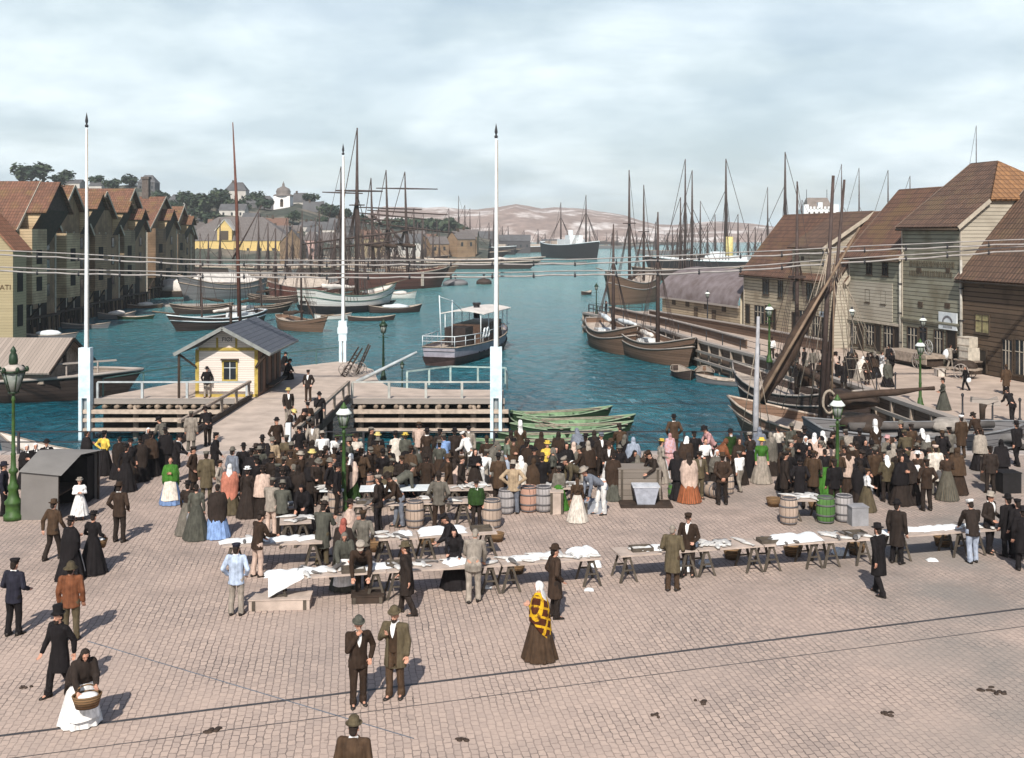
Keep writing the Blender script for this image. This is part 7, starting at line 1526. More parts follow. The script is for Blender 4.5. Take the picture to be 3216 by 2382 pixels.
P(255, 2276, 'stooping person with white apron and brown basket by the tram rail', 'lean', 32, ('shawl', 'dk'), SKT('wh'), ('scarf', 'dk'), 1.62, False, apron='wh', carry='basket')
P(222, 1820, 'person in black cape and white apron walking arm in arm', 'fold', 150, ('shawl', 'bk'), SKT('bk'), ('lady', 'bk'), 1.66, False, apron='wh')
P(292, 1800, 'person in black jacket and flat trimmed hat carrying a basket with a white cloth', 'carry', 168, B_('bk'), SKT('bk'), ('lady', 'bk'), 1.66, False, carry='basket')
P(166, 1758, 'person in brown jacket hurrying away past the canvas booth', 'walk', 150, J('br'), TR_('dk'), ('felt', 'br'), 1.68, False)
P(375, 1703, 'person in dark brown suit and broad hat, hands in pockets, before the black-clad pair', 'pockets', 165, ('jacket', 'db'), TR_('dk'), ('felt', 'db'), 1.78, False, shirt='wh')
P(250, 1634, 'small person in white frock and pale hat beside the canvas booth', 'fold', 25, B_('wh'), ('short', 'wh'), ('lady', 'lg'), 1.36, False)
P(11, 1620, 'person in dark blue coat cut by the west edge behind the ornate lamp', 'stand', 100, J('nv'), TR_('bk'), ('felt', 'nv'), 1.74, False)
P(536, 1584, 'person in bright green shawl, white apron and blue skirt', 'fold', 8, ('shawl', 'gn'), SKT('bl'), None, 1.62, False, apron='ow', hair='br')
P(617, 1693, 'person in grey tailored jacket and grey skirt carrying a milk can', 'stand', 184, ('bodice', 'gg'), SKT('gg'), None, 1.68, False, carry='can')
P(683, 1688, 'person in black cape jacket and blue skirt', 'fold', 190, ('shawl', 'dk'), SKT('bl'), None, 1.64, False)
P(590, 1678, 'person in dark jacket and pale grey skirt half behind the grey tailored jacket', 'stand', 170, B_('dk'), SKT('gy'), ('lady', 'bk'), 1.62, False)
P(722, 1613, 'person in white headscarf and salmon red shawl with white sleeves', 'fold', 180, ('shawl', 'sal'), SKT('ol'), ('scarf', 'wh'), 1.66, False)
P(777, 1624, 'person in black dress with a white belt and white-trimmed hat, seen from behind', 'stand', 178, B_('dk'), SKT('dk'), ('lady', 'wh'), 1.62, False)
P(648, 1577, 'person in olive grey coat and soft grey cap, seen from behind', 'stand', 186, ('long', 'ol'), TR_('ol'), ('cap', 'gy'), 1.74, False)
P(690, 1576, 'small person in pale jacket facing the red shawl', 'pockets', 100, J('lg'), TR_('gy'), ('cap', 'dk'), 1.42, False)
P(675, 1502, 'person in black coat and flat cap walking up to the gangway', 'walk', 112, ('long', 'bk'), TR_('bk'), ('cap', 'bk'), 1.72, False, beard='lg')
P(730, 1405, 'person in grey suit and round grey hat near the gangway foot', 'stand', 160, J('gb'), TR_('dk'), ('bowler', 'gy'), 1.7)
P(607, 1401, 'person in dark coat with broad fur collar behind the green shawl', 'pockets', 80, ('long', 'db'), TR_('dk'), ('cap', 'dk'), 1.7)
P(552, 1362, 'tall person in black suit and white collar behind the green shawl', 'reach', 100, ('long', 'bk'), TR_('bk'), ('felt', 'bk'), 1.78, shirt='wh')
P(396, 1542, 'person in long black dress walking away over the cobbles', 'walk', 165, B_('bk'), SKT('bk'), ('lady', 'bk'), 1.66, False)
P(328, 1491, 'person in bright yellow puffed blouse and black skirt', 'hips', 150, B_('ye'), SKT('bk'), ('lady', 'bk'), 1.66, False, hair='bk')
P(272, 1486, 'person in black dress standing west of the yellow blouse', 'fold', 140, ('shawl', 'bk'), SKT('bk'), None, 1.64, False)
P(474, 1494, 'person in brown-black cloak with a white stick-like parcel, behind the black dress', 'stand', 175, ('cape', 'db'), SKT('bk'), ('lady', 'bk'), 1.66, False, carry='parcel')
P(520, 1480, 'person in black cloak shoulder to shoulder with the brown-black cloak', 'stand', 185, ('cape', 'bk'), SKT('bk'), ('lady', 'bk'), 1.68, False)
P(440, 1372, 'person in dark shawl near the white-bonneted head by the stage beams', 'fold', 200, ('shawl', 'dk'), SKT('bk'), ('lady', 'bk'), 1.62)
P(466, 1340, 'person in white bonnet and black dress by the square edge', 'fold', 30, ('shawl', 'bk'), SKT('bk'), ('scarf', 'wh'), 1.6)
P(519, 1312, 'person in grey coat and dark hat leaning towards the landing stage', 'lean', 250, J('gy'), TR_('dk'), ('felt', 'bk'), 1.74)
P(600, 1420, 'person in short tan overcoat seen from behind at the gangway edge', 'stand', 182, ('long', 'lg'), TR_('gy'), ('cap', 'gy'), 1.72, False)
P(652, 1402, 'person in black jacket bending over the west handrail of the gangway', 'lean', 215, J('bk'), TR_('dk'), ('felt', 'dk'), 1.76, False)
P(376, 1372, 'dark seated-looking figure behind the yellow blouse, against the white boat', 'fold', 210, ('shawl', 'dk'), SKT('bk'), None, 1.6)
P(410, 1378, 'person in black jacket close behind the walking black dress', 'stand', 20, B_('bk'), SKT('dk'), ('lady', 'bk'), 1.6)
for px, py, lab in ((84, 1392, 'westernmost of three white-collared dark figures beyond the booth'), (112, 1388, 'middle one of three white-collared dark figures beyond the booth'), (146, 1380, 'dark-hatted figure of three beyond the booth')):
    P(px, py, lab, 'fold', 30, ('shawl', 'bk'), SKT('bk'), ('scarf', 'wh') if px < 140 else ('felt', 'bk'), 1.6, shirt='wh')
# --- on the gangway and stage
P(650, 1249, 'person in black jacket and pale trousers at the corner of the ferry shed', 'pockets', 10, J('bk'), TR_('lg'), ('felt', 'bk'), 1.72, False)
P(968, 1263, 'person in dark suit and cap standing alone on the landing stage', 'pockets', 0, J('dk'), TR_('db'), ('cap', 'dk'), 1.76, False, shirt='wh')
P(905, 1332, 'person in black suit with a flat yellow straw hat coming down the gangway', 'walk', 20, J('dk'), TR_('lg'), ('straw', 'st'), 1.74, False, shirt='wh')
P(907, 1284, 'small person in pale straw boater pressed against the gangway rail', 'lean', 60, J('dk'), TR_('dk'), ('straw', 'st'), 1.55, shirt='wh')
P(1002, 1231, 'person in black coat and bowler leaning at the east gangway rail', 'chin', 20, ('long', 'bk'), TR_('bk'), ('bowler', 'bk'), 1.74)
P(966, 1262, 'person in dark jacket and flat cap between the two straw hats', 'fold', 30, J('db'), TR_('bk'), ('cap', 'bk'), 1.66)
P(935, 1284, 'person with black bowler bending at the gangway rail by the straw boater', 'lean', 80, J('db'), TR_('dk'), ('bowler', 'bk'), 1.68)
P(869, 1312, 'bowler-hatted person in dark brown slouching on the west of the crowd stair', 'pockets', 40, J('db'), TR_('dk'), ('bowler', 'bk'), 1.72)
P(824, 1367, 'person in black jacket and bowler seen from behind at the gangway foot', 'stand', 190, J('bk'), TR_('bk'), ('bowler', 'bk'), 1.72)
P(855, 1373, 'person in tan jacket and broad pale hat at the gangway foot', 'stand', 10, J('tn'), TR_('lg'), ('felt', 'gy'), 1.70, beard='lg')
P(984, 1322, 'person in dark waistcoat and white shirt sleeves under the handrail', 'reach', 0, ('shirt', 'lg'), TR_('dk'), ('cap', 'dk'), 1.72, shirt='wh')
P(1014, 1356, 'person in white shirt and wide pale hat behind the lamp', 'reach', 200, ('shirt', 'wh'), TR_('br'), ('felt', 'lg'), 1.72)
P(1052, 1362, 'youth in white shirt leaning by the dark lamp bracket', 'lean', 20, ('shirt', 'wh'), TR_('dk'), ('cap', 'dk'), 1.6)
P(1165, 1340, 'person in dark coat and cap in profile before the stage beams', 'stand', 90, ('long', 'dk'), TR_('dk'), ('cap', 'gy'), 1.74)
P(1186, 1357, 'person with yellow-banded straw hat beside the coat in profile', 'fold', 20, J('bk'), TR_('bk'), ('straw', 'st'), 1.66, shirt='wh')
P(1243, 1354, 'person in grey hat and white shawl with back turned', 'fold', 205, ('shawl', 'ow'), SKT('bk'), ('felt', 'bk'), 1.66)
P(1273, 1358, 'person with broad yellow straw hat next to the white shawl', 'stand', 190, J('gg'), SKT('bk'), ('straw', 'ye'), 1.62)
P(1316, 1328, 'person in brown hat leaning over the square edge railing', 'reach', 180, J('pk'), TR_('gy'), ('straw', 'br'), 1.7)
P(1341, 1344, 'person in long black-brown dress and black hat by the square edge', 'stand', 185, B_('db'), SKT('dk'), ('felt', 'bk'), 1.7, shirt='wh')
P(1382, 1346, 'person in black looking over the edge next to the blue jacket', 'stand', 170, J('dk'), TR_('bk'), ('cap', 'bk'), 1.7)
P(1396, 1364, 'person in bright blue jacket with grey cap, back turned', 'reach', 195, J('bl'), TR_('ol'), ('cap', 'gy'), 1.68)
P(1428, 1344, 'person in black frock coat between the blue and the white jackets', 'stand', 182, ('long', 'dk'), TR_('dk'), ('felt', 'bk'), 1.74)
P(1472, 1337, 'white-bearded person in dark cap behind the white jacket', 'stand', 0, J('lg'), TR_('gy'), ('cap', 'bk'), 1.70, beard='wh')
P(1477, 1358, 'person in white jacket and grey trousers leaning west', 'lean', 240, J('wh'), TR_('gy'), ('cap', 'wh'), 1.72)
P(1425, 1440, 'person in russet brown shawl sitting low by the white sheets', 'sit', 170, ('shawl', 'pk'), SKT('br'), ('scarf', 'dk'), 1.7)
P(1388, 1436, 'dark crouching person with a white kerchief beside the russet shawl', 'sit', 130, ('shawl', 'db'), SKT('ol'), ('scarf', 'dk'), 1.66)
P(1508, 1420, 'person in white smock bent double over a fish basket', 'bend', 160, ('shirt', 'wh'), TR_('wh'), ('cap', 'gy'), 1.76)
P(1535, 1384, 'person in grey-brown shawl stooping in profile', 'lean', 100, ('shawl', 'gy'), SKT('lg'), ('scarf', 'gy'), 1.66)
P(1592, 1376, 'rosy-faced person in olive bodice and blue check apron', 'carry', 110, B_('og'), SKT('bg'), None, 1.64, apron='bg')
# --- tables, west
P(851, 1684, 'person in tan jacket and trousers with back turned, at the small fish table', 'reach', 178, J('lg'), TR_('pk'), ('cap', 'gy'), 1.76, False)
P(886, 1512, 'person in grey-black jacket and dark hat beyond the tan jacket', 'reach', 190, J('gg'), TR_('dk'), ('felt', 'gy'), 1.7)
P(826, 1462, 'person in pale pink cape and dark trimmed hat', 'stand', 195, ('cape', 'pk'), SKT('dk'), ('lady', 'dk'), 1.64)
P(956, 1512, 'person in black bending over the small fish table, face down', 'lean', 0, ('shawl', 'bk'), SKT('bk'), ('scarf', 'bk'), 1.66)
P(1012, 1776, 'person in grey-green long coat and bowler at the table of white sacks', 'reach', 170, ('long', 'gg'), TR_('ol'), ('bowler', 'dk'), 1.74, False)
P(1021, 1560, 'person in long black coat and pale crumpled hat near the lamp post', 'fold', 80, ('long', 'dk'), TR_('dk'), ('felt', 'lg'), 1.72)
P(1079, 1622, 'person in dark red checked headscarf seen from behind', 'fold', 175, ('shawl', 'dk'), SKT('dk'), ('scarf', 'rd'), 1.62)
P(1082, 1658, 'person in grey hood and white apron gutting fish, face bowed', 'lean', 5, ('shawl', 'gg'), SKT('gg'), ('scarf', 'gy'), 1.68, apron='wh')
P(1138, 1680, 'person in grey round cap bent forward with both arms on the front table', 'bend', 0, J('db'), TR_('dk'), ('cap', 'lg'), 1.86)
P(1141, 1600, 'person in grey jacket with back turned at the short table', 'pockets', 176, J('gy'), TR_('dk'), ('cap', 'br'), 1.7)
P(1098, 1568, 'rosy person in profile with dark bonnet and pale shawl', 'fold', 95, ('shawl', 'pk'), SKT('dk'), ('lady', 'dk'), 1.62)
P(1188, 1669, 'person in dark jacket and white-topped peaked cap, hands in pockets', 'pockets', 250, J('dk'), TR_('bk'), ('cap', 'lg'), 1.74, False)
P(1252, 1655, 'person in black-brown jacket and grey trousers leaning over the slab table', 'lean', 300, J('db'), TR_('gb'), ('felt', 'dk'), 1.82, False)
P(1378, 1662, 'person in light grey jacket, black trousers and bowler with back turned', 'pockets', 178, J('gy'), TR_('db'), ('bowler', 'dk'), 1.76, False)
P(1496, 1658, 'youth in dark cap with a moss green shawl over one shoulder', 'stand', 0, ('shawl', 'dg'), TR_('dk'), ('cap', 'dk'), 1.5, False, shirt='wh')
P(1434, 1612, 'ruddy person in black jacket in profile behind the sheeted table', 'lean', 280, J('bk'), TR_('bk'), ('cap', 'bk'), 1.72)
P(1428, 1846, 'person in black dress and hood facing out behind the front table', 'reach', 0, ('bodice', 'bk'), SKT('bk'), ('scarf', 'bk'), 1.62, False)
P(1487, 1892, 'person in crumpled tan suit stooping over the front table, back turned', 'lean', 172, J('lg'), TR_('lg'), None, 1.86, False, hair='lg')
# --- tables, east
P(2112, 1856, 'grey-haired person in greenish tweed jacket talking across the east table', 'carry', 155, ('long', 'ol'), TR_('br'), None, 1.72, False, hair='lg')
P(2163, 1609, 'person in dark brown jacket and peaked cap facing the greenish tweed jacket', 'carry', -25, J('db'), TR_('dk'), ('cap', 'db'), 1.70, shirt='wh')
P(2760, 1869, 'bearded person in long black coat and black hat, alone by the east tables', 'walk', 205, ('long', 'bk'), TR_('bk'), ('felt', 'bk'), 1.80, False, beard='bk', shirt='wh')
P(2817, 1771, 'person in black coat directly behind the long black coat', 'stand', 140, ('long', 'dk'), TR_('bk'), ('bowler', 'bk'), 1.76, False)
P(3055, 1768, 'person in white cap, dark jersey and pale blue-grey trousers at the east table', 'reach', 185, J('dk'), TR_('bg'), ('cap', 'wh'), 1.76, False)
P(3107, 1543, 'person in black jacket and pale flat hat behind the last east table', 'carry', 30, J('dk'), TR_('bk'), ('felt', 'lg'), 1.76, shirt='wh')
P(3166, 1552, 'black-clad person nearest the pale flat hat at the east edge', 'stand', 200, ('long', 'bk'), TR_('bk'), ('felt', 'bk'), 1.76)
P(3196, 1565, 'black-clad person squeezed second from the east edge', 'stand', 190, J('bk'), TR_('bk'), ('cap', 'bk'), 1.70)
P(3214, 1590, 'black-clad person cut by the east edge of the view', 'stand', 160, ('long', 'bk'), TR_('bk'), ('felt', 'bk'), 1.74)
# --- middle crowd
P(1612, 1614, 'person in cream jacket and blue-grey trousers, hands on hips, back turned', 'hips', 180, J('tn'), TR_('gb'), ('felt', 'lg'), 1.74, False)
P(1636, 1427, 'person with a white scarf wrapped high, in front of the cream jacket', 'fold', 200, ('shawl', 'ow'), SKT('gy'), ('scarf', 'wh'), 1.66)
P(1634, 1327, 'person in starched white headdress and brown dress, standing above the green boats', 'stand', 180, B_('br'), SKT('br'), ('tallscarf', 'wh'), 1.68)
P(1605, 1347, 'person in grey-brown cloak beside the starched white headdress', 'stand', 190, ('cape', 'ol'), SKT('br'), ('scarf', 'dk'), 1.66)
P(1719, 1384, 'person in yellow shawl and yellow hat with a gold checked apron', 'fold', 4, ('shawl', 'ye'), SKT('ol'), ('lady', 'ye'), 1.64, apron='go')
P(1678, 1405, 'person in black shawl west of the yellow hat', 'fold', 20, ('shawl', 'dk'), SKT('bk'), ('lady', 'bk'), 1.62)
P(1676, 1434, 'person in brown shawl turned away, close to the cream jacket', 'stand', 200, ('shawl', 'br'), SKT('dk'), ('scarf', 'br'), 1.62)
P(1747, 1399, 'pale-faced person in black hood east of the yellow hat', 'fold', 0, ('shawl', 'bk'), SKT('bk'), ('scarf', 'bk'), 1.62)
P(1754, 1351, 'person in dark dress with a long white scarf end, near the green boats', 'stand', 160, ('shawl', 'db'), SKT('dk'), ('scarf', 'dk'), 1.68)
P(1779, 1387, 'person in black hood looking out of the crowd, holding a white bag', 'carry', 10, ('shawl', 'bk'), SKT('bk'), ('scarf', 'bk'), 1.64, carry='bag')
P(1819, 1346, 'person in slate grey checked headscarf bowing over the railing', 'lean', 200, ('shawl', 'gb'), SKT('dk'), ('scarf', 'gb'), 1.66)
P(1802, 1384, 'person with pale round headscarf amid black shawls', 'fold', 170, ('shawl', 'gy'), SKT('dk'), ('scarf', 'pk'), 1.62)
P(1847, 1380, 'stout person in dark brown shawl with back turned', 'stand', 185, ('cape', 'db'), SKT('dk'), ('scarf', 'lg'), 1.68)
P(1888, 1357, 'person in grey cap with a white shirt front, by the open water', 'stand', 20, J('dk'), TR_('dk'), ('cap', 'gb'), 1.7, shirt='wh')
P(1913, 1386, 'person in broad black hat and white apron bib', 'carry', 0, J('dk'), TR_('lg'), ('felt', 'db'), 1.68, shirt='wh', apron='wh')
P(1755, 1463, 'youth in grey shirt and bright green apron, back turned', 'stand', 180, J('gy'), SKT('gn'), ('cap', 'gy'), 1.45)
P(1820, 1430, 'person in brown-olive coat bending with a bucket behind the fish table', 'bend', 285, J('ol'), TR_('lg'), ('cap', 'lg'), 1.86)
P(1884, 1462, 'person in blue-grey jacket and white trousers bending, with straw hat', 'bend', 285, J('gb'), TR_('wh'), ('straw', 'lg'), 1.9)
P(1926, 1424, 'person in brown blouse and heavy pleated grey skirt with back turned', 'fold', 180, ('shawl', 'db'), SKT('gg'), None, 1.64)
P(1813, 1638, 'long-haired youngster in brown bodice and white skirt with back turned', 'stand', 178, B_('br'), SKT('ow'), None, 1.42, False, hair='br', bun=2)
P(1950, 1333, 'tall person in brown jacket leaning on the square edge railing', 'reach', 190, J('br'), TR_('dk'), ('felt', 'dk'), 1.78)
P(1989, 1369, 'person in pale blue-grey shawl beside the tall brown jacket', 'fold', 175, ('shawl', 'bg'), SKT('br'), ('scarf', 'bg'), 1.62)
P(1986, 1408, 'black-capped person sitting west on the chest side', 'sit', 20, ('shawl', 'bk'), SKT('bk'), ('scarf', 'bk'), 1.7)
P(2002, 1428, 'person in grey jacket sitting with back turned behind the chest', 'sit', 178, ('shawl', 'gg'), SKT('gg'), ('scarf', 'gy'), 1.7)
P(2024, 1410, 'person in brown shawl sitting with a white bundle in the lap', 'sit', 10, ('shawl', 'db'), SKT('db'), ('scarf', 'gy'), 1.7)
P(2062, 1568, 'person in black jacket with rolled white sleeve, stooping at the tub', 'lean', 295, J('dk'), TR_('db'), ('cap', 'db'), 1.8, False)
P(2116, 1437, 'person in brown jacket standing at the railing against the water, back turned', 'pockets', 182, J('br'), TR_('br'), ('felt', 'bk'), 1.76, False, shirt='wh')
P(2076, 1378, 'person in flowered yellow hat and pale grey blouse', 'carry', 100, B_('lg'), SKT('lg'), ('lady', 'ye'), 1.60, apron='wh')
P(2104, 1462, 'person wrapped in a pink check skirt-like shawl', 'stand', 190, ('cape', 'pw', CP2), SKT('pw', None), ('scarf', 'pw'), 1.30, False)
P(2153, 1372, 'person in white lace cap and black shawl', 'lean', 160, ('shawl', 'db'), SKT('dk'), ('scarf', 'wh'), 1.68)
P(2215, 1378, 'person in white blouse behind the red-striped skirt', 'carry', 20, B_('wh'), SKT('dk'), None, 1.62)
P(2238, 1337, 'person in pinkish brown jacket stooping by the grey pole', 'lean', 280, J('pw'), TR_('dk'), ('felt', 'bk'), 1.74)
P(2257, 1376, 'person in russet shawl bent towards the ground', 'lean', 110, ('shawl', 'rb'), SKT('dk'), ('scarf', 'rb'), 1.66)
P(2164, 1577, 'stout person in pale pink blouse and red striped skirt, dark headscarf', 'fold', 178, ('shawl', 'pk'), SKT('rb', CS), ('scarf', 'dk'), 1.72, False)
P(2134, 1420, 'person in black cloak leaning at the side of the pale pink blouse', 'lean', 200, ('cape', 'bk'), SKT('bk'), ('scarf', 'dk'), 1.7)
P(2196, 1416, 'person in olive jacket facing out, behind the lying barrel', 'carry', 10, J('ol'), TR_('ol'), ('cap', 'dk'), 1.66, shirt='lg')
P(2251, 1408, 'person holding up a white paper-like cap piece', 'up' if 'up' in POSES else 'carry', 20, ('shawl', 'gy'), SKT('dk'), ('scarf', 'wh'), 1.6)
P(2268, 1586, 'person in black suit and black hat, hands clasped behind the back', 'behind', 182, ('jacket', 'db'), TR_('dk'), ('felt', 'br'), 1.76, False)
P(2323, 1543, 'barefoot youth in white shirt and short grey breeches', 'walk', 210, ('shirt', 'wh'), TR_('lg'), ('cap', 'gy'), 1.42, False)
P(2294, 1347, 'person in dark green jacket and black hat with white beard', 'stand', 20, J('dg'), TR_('dk'), ('felt', 'bk'), 1.72, beard='wh')
P(2356, 1358, 'person in slim black dress at the edge of the water', 'carry', 200, B_('dk'), SKT('bk'), ('lady', 'lg'), 1.66)
P(2392, 1374, 'person in green jacket, yellow hat and pale grey skirt', 'stand', 0, B_('gn'), SKT('lg'), ('straw', 'ye'), 1.66, hair='br')
P(2385, 1338, 'person in slate blue shawl by the grey pole', 'fold', 190, ('shawl', 'gb'), SKT('dk'), ('scarf', 'gb'), 1.66)
# --- eastern crowd
P(2444, 1340, 'person in white blouse with dark hair at the boat side', 'fold', 195, B_('ow'), SKT('bk'), None, 1.66)
P(2486, 1330, 'person in grey-black coat and round hat facing the moored sloop', 'stand', 200, ('long', 'gg'), TR_('dk'), ('bowler', 'gy'), 1.72)
P(2526, 1338, 'person in flat black hat rising above the white-scarved cluster', 'stand', 170, J('bk'), TR_('bk'), ('felt', 'bk'), 1.72)
P(2530, 1366, 'person in black and white hood facing out of the white-scarved cluster', 'fold', 0, ('shawl', 'bk'), SKT('bk'), ('scarf', 'wh'), 1.64, shirt='wh')
P(2558, 1356, 'person in white bonnet leaning inside the eastern crowd', 'fold', 160, ('shawl', 'pk'), SKT('dk'), ('scarf', 'wh'), 1.62)
P(2584, 1350, 'person with tall white scarf near the lamp post', 'fold', 210, ('shawl', 'ow'), SKT('gy'), ('scarf', 'wh'), 1.64)
P(2466, 1539, 'stout person in dark brown shawl and black pleated skirt, back turned', 'fold', 180, ('shawl', 'db'), SKT('dk'), ('scarf', 'gg'), 1.64, False)
P(2483, 1380, 'person in grey cap peering over the stout brown shawl', 'stand', 60, J('gy'), TR_('dk'), ('cap', 'lg'), 1.68)
P(2540, 1394, 'person in black cloak with pale face in the eastern crowd', 'fold', 10, ('cape', 'bk'), SKT('bk'), ('scarf', 'bk'), 1.62)
P(2575, 1382, 'person in pale blouse and flat grey cap beside the green skirt', 'carry', 20, ('shirt', 'pk'), TR_('gy'), ('cap', 'gy'), 1.68)
P(2554, 1424, 'person in grey ragged jacket stooping next to the green skirt', 'lean', 150, J('gy'), TR_('dk'), ('cap', 'br'), 1.66)
P(2590, 1555, 'person in black bodice and bright green skirt with back turned', 'stand', 180, B_('bk'), SKT('gn'), None, 1.66, False)
P(2610, 1388, 'person in pale shirt just beyond the lamp post', 'reach', 190, ('shirt', 'pk'), TR_('dk'), ('felt', 'br'), 1.68)
P(2652, 1384, 'stooped person in round brown shawl east of the lamp post', 'lean', 175, ('shawl', 'br'), SKT('dk'), ('scarf', 'br'), 1.66)
P(2674, 1356, 'person in grey jacket bending towards the boat', 'bend', 190, J('lg'), TR_('dk'), ('cap', 'gy'), 1.8)
P(2664, 1556, 'person in long pale shawl and brown skirt next to the lamp', 'fold', 172, ('cape', 'pk'), SKT('db'), ('scarf', 'db'), 1.66, False)
P(2722, 1606, 'youngster in white blouse and brown apron dress carrying a jug', 'carry', 90, B_('wh'), SKT('ol'), ('cap', 'br'), 1.42, False, carry='can')
P(2747, 1560, 'person in brown jacket and dark trousers with back turned, east of the lamp', 'stand', 180, J('br'), TR_('dk'), ('cap', 'gy'), 1.72, False)
P(2749, 1324, 'person in tallest white headdress and long brown-black dress', 'stand', 180, B_('db'), SKT('db'), ('tallscarf', 'wh'), 1.7)
P(2786, 1366, 'person in pink straw hat facing out of the eastern crowd', 'fold', 20, J('gy'), SKT('gy'), ('straw', 'pw'), 1.62)
P(2785, 1426, 'person in grey jacket with a big white collar bundle', 'fold', 190, J('ol'), TR_('dk'), ('scarf', 'wh'), 1.62)
P(2822, 1566, 'person in black jacket close to the white-shirted youth', 'stand', 185, J('dk'), TR_('bk'), ('cap', 'dk'), 1.70, False)
P(2832, 1322, 'person in black coat and grey bowler facing west, by the timber barge', 'carry', 265, ('long', 'bk'), TR_('bk'), ('bowler', 'gy'), 1.72)
P(2851, 1356, 'broad person in olive jacket stooping with back turned', 'lean', 185, J('ol'), TR_('bk'), ('cap', 'ol'), 1.72)
P(2880, 1392, 'person in flat grey hat behind the round white hat', 'stand', 170, ('shawl', 'pk'), SKT('dk'), ('felt', 'gy'), 1.62)
P(2882, 1416, 'person in large round white hat', 'stand', 180, B_('db'), SKT('dk'), ('straw', 'wh'), 1.58)
P(2870, 1572, 'youth in white shirt and grey-brown trousers with back turned', 'stand', 183, ('shirt', 'wh'), TR_('gg'), None, 1.45, False, hair='db')
P(2938, 1555, 'person in long cream coat with back turned', 'stand', 185, ('long', 'ow'), TR_('gy'), ('cap', 'pk'), 1.76, False)
P(2974, 1570, 'person in brown bodice and gathered dark skirt beside the long cream coat', 'fold', 170, ('bodice', 'db'), SKT('gg', CS), None, 1.66, False, carry='can')
P(3019, 1302, 'tall person in white-topped cap and brown coat near the hand crane', 'stand', 182, ('long', 'br'), TR_('br'), ('cap', 'wh'), 1.76)
P(2982, 1340, 'person in grey shirt and dark cap beside the tall white-topped cap', 'fold', 190, J('gy'), TR_('br'), ('cap', 'bk'), 1.70)
P(2958, 1346, 'person in black with a pale cap among the eastern crowd back rows', 'stand', 170, J('bk'), TR_('bk'), ('cap', 'lg'), 1.68)
P(2914, 1368, 'person in white hood leaning in the eastern crowd back rows', 'lean', 160, ('shawl', 'gy'), SKT('gy'), ('scarf', 'wh'), 1.64)
P(2932, 1380, 'person in olive shawl behind the long cream coat', 'fold', 195, ('shawl', 'ol'), SKT('dk'), ('scarf', 'br'), 1.62)
P(3004, 1402, 'person in brown cloak and long dark skirt, back turned, by the pale cape', 'stand', 180, ('cape', 'br'), SKT('db'), ('scarf', 'br'), 1.66)
P(3074, 1300, 'person in dark brown jacket leaning near the hand crane', 'lean', 200, J('db'), TR_('dk'), ('felt', 'dk'), 1.76)
P(3078, 1476, 'person in pale pleated cape and black skirt with back turned', 'stand', 180, ('cape', 'lg'), SKT('bk'), ('lady', 'db'), 1.62, False)
P(3144, 1376, 'stout person in black dress near the tall brown case', 'stand', 180, ('cape', 'bk'), SKT('bk'), ('scarf', 'bk'), 1.68)
P(3194, 1322, 'person in black suit holding white papers at the east side', 'walk', 200, J('bk'), TR_('bk'), ('felt', 'bk'), 1.76)
